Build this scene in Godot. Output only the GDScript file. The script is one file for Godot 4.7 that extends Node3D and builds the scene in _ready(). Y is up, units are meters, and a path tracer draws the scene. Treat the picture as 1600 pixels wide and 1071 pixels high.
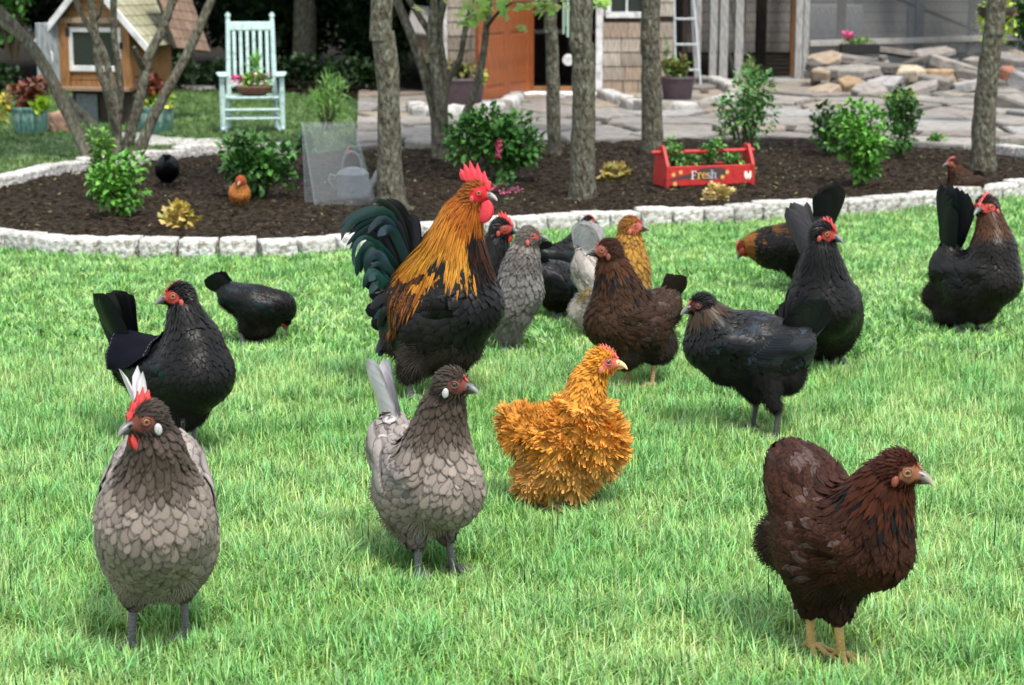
extends Node3D
# A flock of chickens on a lawn in front of a mulched garden bed, a flagstone patio and a shingled coop.

var rng := RandomNumberGenerator.new()
var M := {}
var FM := {}
var taken := {}
var wob := FastNoiseLite.new()

func _ready() -> void:
	var cam := Camera3D.new()
	cam.name = "camera"
	cam.position = Vector3(0, 1.26, 0)
	cam.rotation.x = -0.189531
	cam.keep_aspect = Camera3D.KEEP_HEIGHT
	cam.fov = 20.236
	cam.near = 0.05
	cam.far = 200.0
	var lens := CameraAttributesPhysical.new()
	lens.frustum_focal_length = 67.227
	lens.frustum_near = 0.05
	lens.frustum_far = 200.0
	lens.frustum_focus_distance = 4.4
	lens.exposure_aperture = 7.6
	lens.exposure_multiplier = 1.0
	cam.attributes = lens
	add_child(cam)
	cam.current = true
	var env := Environment.new()
	env.background_mode = Environment.BG_SKY
	var sky := ProceduralSkyMaterial.new()       # an even, bright overcast
	sky.sky_top_color = Color(0.92, 0.945, 0.985)
	sky.sky_horizon_color = Color(0.86, 0.88, 0.90)
	sky.sky_curve = 0.3
	sky.ground_horizon_color = Color(0.45, 0.47, 0.42)
	sky.ground_bottom_color = Color(0.25, 0.28, 0.2)
	sky.sun_angle_max = 1.0
	env.sky = Sky.new()
	env.sky.sky_material = sky
	env.tonemap_mode = Environment.TONE_MAPPER_LINEAR
	env.tonemap_exposure = 2.0
	env.sdfgi_enabled = true
	env.ssao_enabled = true
	env.ssil_enabled = true
	var we := WorldEnvironment.new()
	we.name = "world"
	we.environment = env
	add_child(we)
	var sun := DirectionalLight3D.new()
	sun.name = "sun"
	sun.light_energy = 0.8
	sun.light_color = Color(1.0, 0.97, 0.93)
	sun.light_angular_distance = 11.0
	sun.shadow_enabled = true
	sun.rotation_degrees = Vector3(-62, 28, 0)
	add_child(sun)
	make_materials()
	make_leaves()
	make_feathers()
	build_ground()
	build_patio()
	build_edging()
	build_house()
	build_run()
	build_woods()
	build_small_coop()
	build_trees()
	build_plants()
	build_pots()
	build_chair()
	build_tote()
	build_cloche()
	build_hens()
	build_grass()

class Geo:
	var v := PackedVector3Array()
	var n := PackedVector3Array()
	var u := PackedVector2Array()
	var c := PackedColorArray()
	var ix := PackedInt32Array()

	func vert(p: Vector3, nn: Vector3, uv := Vector2.ZERO, col := Color.WHITE) -> int:
		v.append(p); n.append(nn); u.append(uv); c.append(col)
		return v.size() - 1

	func flat(pts: Array, inside: Vector3, col := Color.WHITE) -> void:
		var nn: Vector3 = (pts[1] - pts[0]).cross(pts[2] - pts[0]).normalized()
		var mid := Vector3.ZERO
		for p in pts: mid += p
		mid /= pts.size()
		if nn.dot(mid - inside) < 0.0: nn = -nn
		var f := v.size()
		for p in pts: vert(p, nn, Vector2(p.x + p.z, p.y + p.z), col)
		for i in range(1, pts.size() - 1): ix.append_array([f, f + i, f + i + 1])

	func box(t: Transform3D, s: Vector3, b := 0.0, col := Color.WHITE) -> void:
		var h := s * 0.5
		var o := t.origin
		if b <= 0.0:
			for ax in 3:
				for sg in [-1.0, 1.0]:
					var a1 := (ax + 1) % 3
					var a2 := (ax + 2) % 3
					var pts := []
					for q in [[-1, -1], [1, -1], [1, 1], [-1, 1]]:
						var p := Vector3.ZERO
						p[ax] = h[ax] * sg; p[a1] = h[a1] * q[0]; p[a2] = h[a2] * q[1]
						pts.append(t * p)
					flat(pts, o, col)
			return
		for ax in 3:
			var a1 := (ax + 1) % 3
			var a2 := (ax + 2) % 3
			for sg in [-1.0, 1.0]:
				var pts := []
				for q in [[-1, -1], [1, -1], [1, 1], [-1, 1]]:
					var p := Vector3.ZERO
					p[ax] = h[ax] * sg; p[a1] = (h[a1] - b) * q[0]; p[a2] = (h[a2] - b) * q[1]
					pts.append(t * p)
				flat(pts, o, col)
			for s1 in [-1.0, 1.0]:
				for s2 in [-1.0, 1.0]:
					var pts := []
					for q in [[0, -1], [0, 1], [1, 1], [1, -1]]:
						var p := Vector3.ZERO
						p[ax] = (h[ax] - b) * q[1]
						p[a1] = (h[a1] - (b if q[0] == 1 else 0.0)) * s1
						p[a2] = (h[a2] - (b if q[0] == 0 else 0.0)) * s2
						pts.append(t * p)
					flat(pts, o, col)
		for sx in [-1.0, 1.0]:
			for sy in [-1.0, 1.0]:
				for sz in [-1.0, 1.0]:
					flat([t * Vector3(h.x * sx, (h.y - b) * sy, (h.z - b) * sz), t * Vector3((h.x - b) * sx, h.y * sy, (h.z - b) * sz), t * Vector3((h.x - b) * sx, (h.y - b) * sy, h.z * sz)], o, col)

	func rail(a: Vector3, b: Vector3, w: float, d: float, bev := 0.004, col := Color.WHITE, up := Vector3.UP) -> void:   # a squared bar from a to b
		var x := (b - a).normalized()
		var y := up - x * up.dot(x)
		if y.length() < 0.01: y = Vector3.BACK - x * x.z
		y = y.normalized()
		box(Transform3D(Basis(x, y, x.cross(y)), (a + b) * 0.5), Vector3((b - a).length(), w, d), bev, col)

	func tube(path: Array, radii: Array, seg := 10, col := Color.WHITE, col1 = null, noise: FastNoiseLite = null, amp := 0.0, caps := true) -> void:
		var k := path.size()
		var side := Vector3.ZERO
		var first := v.size()
		var run := 0.0
		for i in k:
			var d: Vector3 = (path[mini(i + 1, k - 1)] - path[maxi(i - 1, 0)]).normalized()
			if i == 0:
				side = d.cross(Vector3.UP if absf(d.y) < 0.9 else Vector3.RIGHT).normalized()
			else:
				side = (side - d * side.dot(d)).normalized()
				run += (path[i] - path[i - 1]).length()
			var other := d.cross(side)
			var cc := col if col1 == null else col.lerp(col1, float(i) / (k - 1))
			for j in seg + 1:
				var a := TAU * j / seg
				var nn := side * cos(a) + other * sin(a)
				var r: float = radii[i]
				if noise and j < seg: r *= 1.0 + amp * noise.get_noise_3dv(path[i] + nn * r)
				elif noise: r = (v[v.size() - seg] - path[i]).length()
				vert(path[i] + nn * r, nn, Vector2(float(j) / seg, run), cc)
		for i in k - 1:
			for j in seg:
				var a := first + i * (seg + 1) + j
				ix.append_array([a, a + 1, a + seg + 1, a + 1, a + seg + 2, a + seg + 1])
		if caps:
			for e in [0, k - 1]:
				var d: Vector3 = (path[e] - path[1 if e == 0 else k - 2]).normalized()
				var m := vert(path[e] + d * radii[e] * 0.25, d, Vector2.ZERO, c[first + e * (seg + 1)])
				for j in seg:
					ix.append_array([m, first + e * (seg + 1) + j, first + e * (seg + 1) + j + 1])

	func lathe(prof: Array, seg: int, t: Transform3D, col := Color.WHITE) -> void:   # profile of Vector2(radius, height)
		var first := v.size()
		for i in prof.size():
			var d: Vector2 = prof[mini(i + 1, prof.size() - 1)] - prof[maxi(i - 1, 0)]
			for j in seg + 1:
				var a := TAU * j / seg
				var nn := Vector3(cos(a) * d.y, -d.x, sin(a) * d.y).normalized()
				vert(t * Vector3(cos(a) * prof[i].x, prof[i].y, sin(a) * prof[i].x), t.basis * nn, Vector2(float(j) / seg, float(i) / prof.size()), col)
		for i in prof.size() - 1:
			for j in seg:
				var a := first + i * (seg + 1) + j
				ix.append_array([a, a + 1, a + seg + 1, a + 1, a + seg + 2, a + seg + 1])

	func ball(t: Transform3D, seg := 12, col := Color.WHITE, fn = null) -> void:   # unit sphere under t; fn(unit point) gives a colour
		var first := v.size()
		var inv := t.basis.inverse().transposed()
		for i in seg + 1:
			for j in seg * 2 + 1:
				var a := PI * i / seg
				var b := PI * j / seg
				var p := Vector3(cos(a), sin(a) * cos(b), sin(a) * sin(b))
				vert(t * p, (inv * p).normalized(), Vector2(float(j) / seg, float(i) / seg), col if fn == null else fn.call(p))
		for i in seg:
			for j in seg * 2:
				var a := first + i * (seg * 2 + 1) + j
				ix.append_array([a, a + 1, a + seg * 2 + 1, a + 1, a + seg * 2 + 2, a + seg * 2 + 1])

	func sheet(rows: Array, cols = null) -> void:   # rows of points; smooth normals from neighbours
		var first := v.size()
		var k: int = rows.size()
		var w: int = rows[0].size()
		for i in k:
			for j in w:
				var du: Vector3 = rows[i][mini(j + 1, w - 1)] - rows[i][maxi(j - 1, 0)]
				var dv: Vector3 = rows[mini(i + 1, k - 1)][j] - rows[maxi(i - 1, 0)][j]
				var nn := du.cross(dv).normalized()
				if nn == Vector3.ZERO: nn = Vector3.UP
				vert(rows[i][j], nn, Vector2(float(j) / (w - 1), float(i) / (k - 1)), Color.WHITE if cols == null else cols[i][j])
		for i in k - 1:
			for j in w - 1:
				var a := first + i * w + j
				ix.append_array([a, a + 1, a + w, a + 1, a + w + 1, a + w])

	func prism(poly: PackedVector2Array, y0: float, y1: float, bev: float, col := Color.WHITE, top: FastNoiseLite = null, amp := 0.0) -> void:   # flat stone: outline in x, z
		var k := poly.size()
		var mid := Vector2.ZERO
		for p in poly: mid += p
		mid /= k
		var ctr := Vector3(mid.x, (y0 + y1) * 0.5, mid.y)
		var up := []
		for i in k:
			var p := poly[i].move_toward(mid, bev)
			var y := y1 + (top.get_noise_2d(p.x, p.y) * amp if top else 0.0)
			up.append(Vector3(p.x, y, p.y))
		var cy := 0.0
		for p in up: cy += p.y
		for i in k:
			var j := (i + 1) % k
			flat([up[i], up[j], Vector3(mid.x, cy / k, mid.y)], ctr, col)
			flat([up[i], up[j], Vector3(poly[j].x, up[j].y - bev, poly[j].y), Vector3(poly[i].x, up[i].y - bev, poly[i].y)], ctr, col)
			flat([Vector3(poly[i].x, y0, poly[i].y), Vector3(poly[j].x, y0, poly[j].y), Vector3(poly[j].x, up[j].y - bev, poly[j].y), Vector3(poly[i].x, up[i].y - bev, poly[i].y)], ctr, col)

	func soften(inside: Vector3, first := 0) -> void:   # smooth normals over shared positions
		var acc := {}
		for i in range(0, ix.size(), 3):
			var a := v[ix[i]]
			var nn := (v[ix[i + 1]] - a).cross(v[ix[i + 2]] - a)
			if nn.dot(a - inside) < 0.0: nn = -nn
			for j in 3:
				var key := (v[ix[i + j]] * 5000.0).round()
				acc[key] = acc.get(key, Vector3.ZERO) + nn
		for i in range(first, v.size()):
			n[i] = acc.get((v[i] * 5000.0).round(), Vector3.UP).normalized()

	func mesh(m: Material) -> ArrayMesh:
		for i in range(0, ix.size(), 3):
			var a := ix[i]
			var b := ix[i + 1]
			var d := ix[i + 2]
			if (v[b] - v[a]).cross(v[d] - v[a]).dot(n[a] + n[b] + n[d]) > 0.0:
				ix[i + 1] = d
				ix[i + 2] = b
		var arr := []
		arr.resize(Mesh.ARRAY_MAX)
		arr[Mesh.ARRAY_VERTEX] = v; arr[Mesh.ARRAY_NORMAL] = n; arr[Mesh.ARRAY_TEX_UV] = u; arr[Mesh.ARRAY_COLOR] = c; arr[Mesh.ARRAY_INDEX] = ix
		var am := ArrayMesh.new()
		am.add_surface_from_arrays(Mesh.PRIMITIVE_TRIANGLES, arr)
		am.surface_set_material(0, m)
		return am

# ---------------------------------------------------------------- naming and tagging
func numbered(called: String) -> String:
	taken[called] = taken.get(called, -1) + 1
	return called if taken[called] == 0 else "%s_%03d" % [called, taken[called]]

func tag(o: Node3D, label: String, category: String, group := "") -> Node3D:
	o.set_meta("label", label); o.set_meta("category", category)
	if group: o.set_meta("group", group)
	return o

func thing(called: String, label: String, category: String, at := Vector3.ZERO, turn := 0.0, group := "") -> Node3D:
	var o := Node3D.new()
	o.name = numbered(called)
	add_child(o)
	o.position = at
	o.rotation.y = turn
	tag(o, label, category, group)
	return o

func part(parent: Node, called: String, mesh: Mesh, at := Transform3D()) -> MeshInstance3D:
	var o := MeshInstance3D.new()
	o.mesh = mesh
	o.name = called if parent != self else numbered(called)
	parent.add_child(o, true)
	o.transform = at
	return o

func struct(called: String, mesh: Mesh) -> MeshInstance3D:
	var o := part(self, called, mesh)
	o.set_meta("kind", "structure")
	return o

func many(parent: Node, called: String, mesh: Mesh, xf: Array, col: Array) -> MultiMeshInstance3D:
	var mm := MultiMesh.new()
	mm.transform_format = MultiMesh.TRANSFORM_3D
	mm.use_colors = true
	mm.mesh = mesh
	mm.instance_count = xf.size()
	for i in xf.size():
		mm.set_instance_transform(i, xf[i])
		mm.set_instance_color(i, col[i])
	var o := MultiMeshInstance3D.new()
	o.multimesh = mm
	o.name = called if parent != self else numbered(called)
	parent.add_child(o, true)
	o.set_meta("kind", "stuff")
	return o

# ---------------------------------------------------------------- materials
func lin(r: float, g: float, b: float, a := 1.0) -> Color:
	return Color(r, g, b, a).linear_to_srgb()

func noise_tex(scale: float, stops: Array, size := 256, octaves := 4, normal := false, bump := 4.0, sd := 1, kind := FastNoiseLite.TYPE_SIMPLEX_SMOOTH) -> NoiseTexture2D:
	var f := FastNoiseLite.new()
	f.seed = sd
	f.noise_type = kind
	f.frequency = scale
	f.fractal_octaves = octaves
	var t := NoiseTexture2D.new()
	t.width = size; t.height = size
	t.seamless = true
	t.noise = f
	if normal:
		t.as_normal_map = true
		t.bump_strength = bump
	elif stops.size():
		var g := Gradient.new()
		g.offsets = PackedFloat32Array(stops.map(func(s): return s[0]))
		g.colors = PackedColorArray(stops.map(func(s): return s[1]))
		t.color_ramp = g
	return t

func plain(col: Color, rough := 0.7, metal := 0.0, verts := false) -> StandardMaterial3D:
	var m := StandardMaterial3D.new()
	m.albedo_color = col
	m.roughness = rough
	m.metallic = metal
	m.vertex_color_use_as_albedo = verts
	return m

func worn(col: Color, tex: Texture2D, scale: Vector3, rough := 0.8, bump: Texture2D = null, depth := 0.3, verts := false) -> StandardMaterial3D:   # a triplanar stain, with relief
	var m := plain(col, rough, 0.0, verts)
	m.albedo_texture = tex
	m.uv1_triplanar = true
	m.uv1_world_triplanar = true
	m.uv1_scale = scale
	if bump:
		m.heightmap_enabled = true
		m.heightmap_texture = bump
		m.heightmap_scale = depth
		m.heightmap_deep_parallax = false
	return m

func g3(v: float) -> Color:
	return Color(v, v, v)

func make_materials() -> void:
	wob.seed = 5
	wob.frequency = 3.0
	var mottle := noise_tex(0.02, [[0.0, g3(0.62)], [0.45, g3(0.9)], [1.0, g3(1.0)]], 256, 5, false, 4.0, 3)
	var fine := noise_tex(0.05, [], 256, 4, false, 4.0, 8)
	var streak := noise_tex(0.03, [[0.0, g3(0.55)], [0.5, g3(0.88)], [1.0, g3(1.0)]], 256, 5, false, 4.0, 12)
	var bark_col := noise_tex(0.018, [[0.0, lin(.05, .043, .033)], [0.38, lin(.09, .083, .062)], [0.6, lin(.12, .115, .088)], [0.76, lin(.16, .17, .13)], [1.0, lin(.24, .26, .21)]], 512, 5, false, 4.0, 21)
	var fungus := noise_tex(0.02, [[0.0, lin(.34, .33, .3)], [0.5, lin(.5, .49, .46)], [1.0, lin(.6, .59, .57)]], 256, 4, false, 4.0, 31)
	M.bark = worn(Color.WHITE, bark_col, Vector3(3.2, 1.1, 3.2), 0.9, fine, 2.4, true)
	M.soil = worn(lin(.12, .17, .05), mottle, Vector3.ONE * 1.4, 1.0, fine, 1.0)
	M.mulch = worn(Color.WHITE, noise_tex(0.04, [[0.0, lin(.007, .0055, .004)], [0.45, lin(.020, .0152, .011)], [0.7, lin(.038, .029, .021)], [1.0, lin(.078, .06, .043)]], 512, 5, false, 4.0, 41), Vector3.ONE * 0.9, 1.0, fine, 3.0)
	M.litter = worn(Color.WHITE, noise_tex(0.03, [[0.0, lin(.006, .005, .003)], [0.6, lin(.014, .011, .007)], [1.0, lin(.03, .025, .015)]], 256, 5, false, 4.0, 43), Vector3.ONE * 0.7, 1.0, fine, 2.0)
	M.joint = worn(lin(.03, .025, .02), mottle, Vector3.ONE * 1.1, 1.0, fine, 1.0)
	M.block = worn(Color.WHITE, noise_tex(0.022, [[0.0, lin(.1, .08, .06)], [0.3, lin(.3, .28, .25)], [0.46, lin(.5, .5, .495)], [1.0, lin(.58, .585, .59)]], 512, 5, false, 4.0, 51), Vector3.ONE * 2.1, 0.9, fine, 1.0, true)
	M.flag = worn(Color.WHITE, noise_tex(0.02, [[0.0, g3(.68)], [0.5, g3(.9)], [1.0, g3(1.0)]], 256, 5, false, 4.0, 53), Vector3.ONE * 1.6, 0.85, fine, 0.8, true)
	M.shingle = worn(Color.WHITE, streak, Vector3(9, 0.9, 9), 0.9, fine, 0.6, true)
	M.grey_wood = worn(lin(.3, .285, .27), streak, Vector3(8, 0.8, 8), 0.85, fine, 0.5, true)
	M.pine = worn(lin(.36, .17, .055), streak, Vector3(7, 0.8, 7), 0.7, fine, 0.3, true)
	M.white = worn(lin(.72, .73, .74), mottle, Vector3.ONE * 1.5, 0.6, fine, 0.1, true)
	M.chair = worn(lin(.52, .71, .69), mottle, Vector3.ONE * 3.0, 0.6, fine, 0.15, true)
	M.door = worn(lin(.34, .095, .024), streak, Vector3(6, 0.8, 6), 0.5, fine, 0.15, true)
	M.red = worn(lin(.52, .02, .018), mottle, Vector3.ONE * 3.0, 0.55, fine, 0.15, true)
	M.dark = plain(lin(.012, .012, .012), 0.9)
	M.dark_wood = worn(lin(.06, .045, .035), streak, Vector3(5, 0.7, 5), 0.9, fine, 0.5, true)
	M.roof = worn(lin(.1, .09, .08), mottle, Vector3.ONE * 3.0, 0.95, fine, 1.0)
	M.tin = worn(lin(.15, .175, .195), mottle, Vector3.ONE * 4.0, 0.45, fine, 0.1, true)
	M.tin.metallic = 0.2
	M.alloy = plain(lin(.55, .58, .6), 0.4, 0.7)
	M.glaze = worn(Color.WHITE, noise_tex(0.012, [[0.0, lin(.03, .09, .09)], [0.5, lin(.08, .2, .18)], [0.75, lin(.25, .33, .27)], [1.0, lin(.42, .45, .38)]], 256, 4, false, 4.0, 61), Vector3(9, 2.5, 9), 0.25)
	M.purple = worn(lin(.07, .045, .055), mottle, Vector3.ONE * 3.0, 0.6, fine, 0.2)
	M.clay = worn(lin(.2, .085, .05), mottle, Vector3.ONE * 3.0, 0.8, fine, 0.2)
	M.peat = worn(lin(.03, .02, .014), mottle, Vector3.ONE * 5.0, 1.0, fine, 1.0)
	M.glass = plain(lin(.02, .025, .025), 0.08)
	M.mesh = plain(lin(.13, .14, .15), 0.9)
	M.mesh.transparency = BaseMaterial3D.TRANSPARENCY_ALPHA
	M.mesh.albedo_color.a = 0.36
	M.cloche = plain(lin(.36, .4, .42), 0.6)
	M.cloche.transparency = BaseMaterial3D.TRANSPARENCY_ALPHA
	M.cloche.albedo_color.a = 0.15
	M.paint = plain(Color.WHITE, 0.6, 0.0, true)
	M.chime = plain(lin(.34, .5, .4), 0.5)
	M.leaf = plain(Color.WHITE, 0.5, 0.0, true)
	M.leaf.backlight_enabled = true
	M.leaf.backlight = Color(0.5, 0.5, 0.4)
	M.waxy = plain(Color.WHITE, 0.45, 0.0, true)
	M.waxy.metallic_specular = 0.35
	M.waxy.backlight_enabled = true
	M.waxy.backlight = Color(0.3, 0.3, 0.25)
	M.petal = plain(Color.WHITE, 0.7, 0.0, true)
	M.petal.backlight_enabled = true
	M.petal.backlight = Color(0.5, 0.5, 0.5)
	M.grass = plain(Color.WHITE, 0.38, 0.0, true)
	M.grass.metallic_specular = 0.45
	M.grass.backlight_enabled = true
	M.grass.backlight = Color(0.7, 0.7, 0.7)
	M.chip = plain(Color.WHITE, 0.95, 0.0, true)
	for k in ["chip", "mulch", "litter", "bark", "joint", "peat"]: M[k].metallic_specular = 0.15
	M.cloth = worn(lin(.006, .0065, .012), noise_tex(0.35, [[0.0, g3(.7)], [1.0, g3(1.0)]], 256, 2, false, 4.0, 71), Vector3.ONE * 9.0, 0.9, fine, 0.1)
	M.cloth.metallic_specular = 0.15
	# bird materials
	M.skin = plain(Color.WHITE, 0.55, 0.0, true)
	M.skin.subsurf_scatter_enabled = true
	M.skin.subsurf_scatter_strength = 0.15
	M.skin.heightmap_enabled = true
	M.skin.heightmap_texture = noise_tex(0.12, [], 256, 3, false, 4.0, 81)
	M.skin.heightmap_scale = 0.2
	M.skin.uv1_triplanar = true
	M.skin.uv1_scale = Vector3.ONE * 14.0
	M.beak = plain(Color.WHITE, 0.35, 0.0, true)
	M.eye = plain(Color.WHITE, 0.06, 0.0, true)
	M.eye.clearcoat_enabled = true
	M.leg = plain(Color.WHITE, 0.6, 0.0, true)
	M.leg.heightmap_enabled = true
	M.leg.heightmap_texture = noise_tex(0.09, [], 128, 2, false, 4.0, 83, FastNoiseLite.TYPE_CELLULAR)
	M.leg.heightmap_scale = 0.3
	M.leg.uv1_triplanar = true
	M.leg.uv1_scale = Vector3(14, 20, 14)
	M.body = plain(Color.WHITE, 0.8, 0.0, true)
	M.body.vertex_color_is_srgb = true
	M.body.metallic_specular = 0.2
	for k in ["lace", "plain", "gloss", "streak", "down", "pencil"]:
		FM[k] = plain(Color.WHITE, 0.4 if k == "gloss" else 0.62, 0.0, true)
		FM[k].albedo_texture = feather_tex(k)
		FM[k].metallic_specular = 0.27 if k == "gloss" else 0.2
	FM.sheen = plain(Color.WHITE, 0.3, 0.2, true)
	FM.sheen.albedo_texture = FM.gloss.albedo_texture

func feather_tex(kind: String) -> ImageTexture:   # u across the vane, v from quill to tip
	var w := 48
	var h := 96
	var im := Image.create(w, h, false, Image.FORMAT_RGB8)
	var r := RandomNumberGenerator.new()
	r.seed = 77
	var rows := []
	for y in h + 60: rows.append(r.randf())
	for y in h:
		for x in w:
			var a := (x + 0.5) / w * 2.0 - 1.0
			var b := (y + 0.5) / h
			var k := y + int(absf(a) * 26.0)
			var barb: float = (rows[k] + rows[k + 1]) * 0.5
			var edge := maxf(absf(a), clampf((b - 0.55) / 0.43, 0, 1) * sqrt(maxf(0.0, 1.0 - 0.0 * a * a)))
			var f := 0.86 + 0.14 * barb
			match kind:
				"lace":
					f *= 1.0 - 0.46 * smoothstep(0.56, 0.86, edge)
					f += 0.10 * exp(-a * a * 500.0)
				"plain": f = 0.78 + 0.22 * barb - 0.22 * smoothstep(0.8, 1.0, edge)
				"gloss": f = 0.75 + 0.25 * barb + 0.1 * exp(-a * a * 300.0)
				"streak": f = (0.16 + 0.84 * smoothstep(0.1, 0.45, absf(a) + 0.1 * barb)) * (0.8 + 0.2 * barb)
				"down": f = 0.8 + 0.2 * barb
				"pencil": f = (0.8 + 0.2 * barb) * (1.0 - 0.5 * smoothstep(0.35, 0.55, edge) * (1.0 - smoothstep(0.6, 0.8, edge)))
			f = pow(clampf(f, 0.0, 1.0), 1.0 / 2.2)
			im.set_pixel(x, y, Color(f, f, f))
	return ImageTexture.create_from_image(im)

# ---------------------------------------------------------------- ground, bed, patio
var bed_poly := PackedVector2Array()
var patio_poly := PackedVector2Array()
var wood_poly := PackedVector2Array()

func flat_poly(pts: Array) -> PackedVector2Array:
	var o := PackedVector2Array()
	for p in pts: o.append(Vector2(p.x, p.z))
	return o

func smooth_path(pts: Array, step: float) -> Array:   # evenly spaced points along a curve through pts
	var cv := Curve3D.new()
	for i in pts.size():
		var tan: Vector3 = (pts[mini(i + 1, pts.size() - 1)] - pts[maxi(i - 1, 0)]) * 0.18
		cv.add_point(pts[i], -tan, tan)
	cv.bake_interval = 0.02
	var out := []
	var l := cv.get_baked_length()
	var n := int(l / step)
	for i in n + 1: out.append(cv.sample_baked(l * i / n, true))
	return out

func ground_mesh(poly: PackedVector2Array, y: float, amp: float, cell: float, m: Material) -> ArrayMesh:
	var g := Geo.new()
	var lo := Vector2.ONE * 1e9
	var hi := -lo
	for p in poly:
		lo = lo.min(p)
		hi = hi.max(p)
	var nx := int((hi.x - lo.x) / cell)
	var nz := int((hi.y - lo.y) / cell)
	var id := {}
	for k in nz:
		for i in nx:
			var c := lo + Vector2(i + 0.5, k + 0.5) * cell
			if not Geometry2D.is_point_in_polygon(c, poly): continue
			var q := []
			for o in [[0, 0], [1, 0], [1, 1], [0, 1]]:
				var key := Vector2i(i + o[0], k + o[1])
				if not id.has(key):
					var w := lo + Vector2(key) * cell
					id[key] = g.vert(Vector3(w.x, y + amp * wob.get_noise_2d(w.x * 1.2, w.y * 1.2), w.y), Vector3.UP)
				q.append(id[key])
			g.ix.append_array([q[0], q[1], q[2], q[0], q[2], q[3]])
	return g.mesh(m)

func rock_mesh(size: Vector3, sd: int, square: float, rough: float, col := Color.WHITE, n := 5) -> ArrayMesh:
	var g := Geo.new()
	var f := FastNoiseLite.new()
	f.seed = sd
	f.frequency = 1.1
	for ax in 3:
		for sg in [-1.0, 1.0]:
			var first := g.v.size()
			for i in n + 1:
				for j in n + 1:
					var p := Vector3.ZERO
					p[ax] = sg; p[(ax + 1) % 3] = i * 2.0 / n - 1.0; p[(ax + 2) % 3] = j * 2.0 / n - 1.0
					var q := p.normalized().lerp(p, square)
					q *= 1.0 + rough * f.get_noise_3dv(p * 0.9) + rough * 0.4 * f.get_noise_3dv(p * 2.4)
					g.vert(q * size * 0.5, Vector3.UP, Vector2.ZERO, col)
			for i in n:
				for j in n:
					var a := first + i * (n + 1) + j
					g.ix.append_array([a, a + 1, a + n + 1, a + 1, a + n + 2, a + n + 1])
	g.soften(Vector3.ZERO)
	return g.mesh(M.flag)

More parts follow.
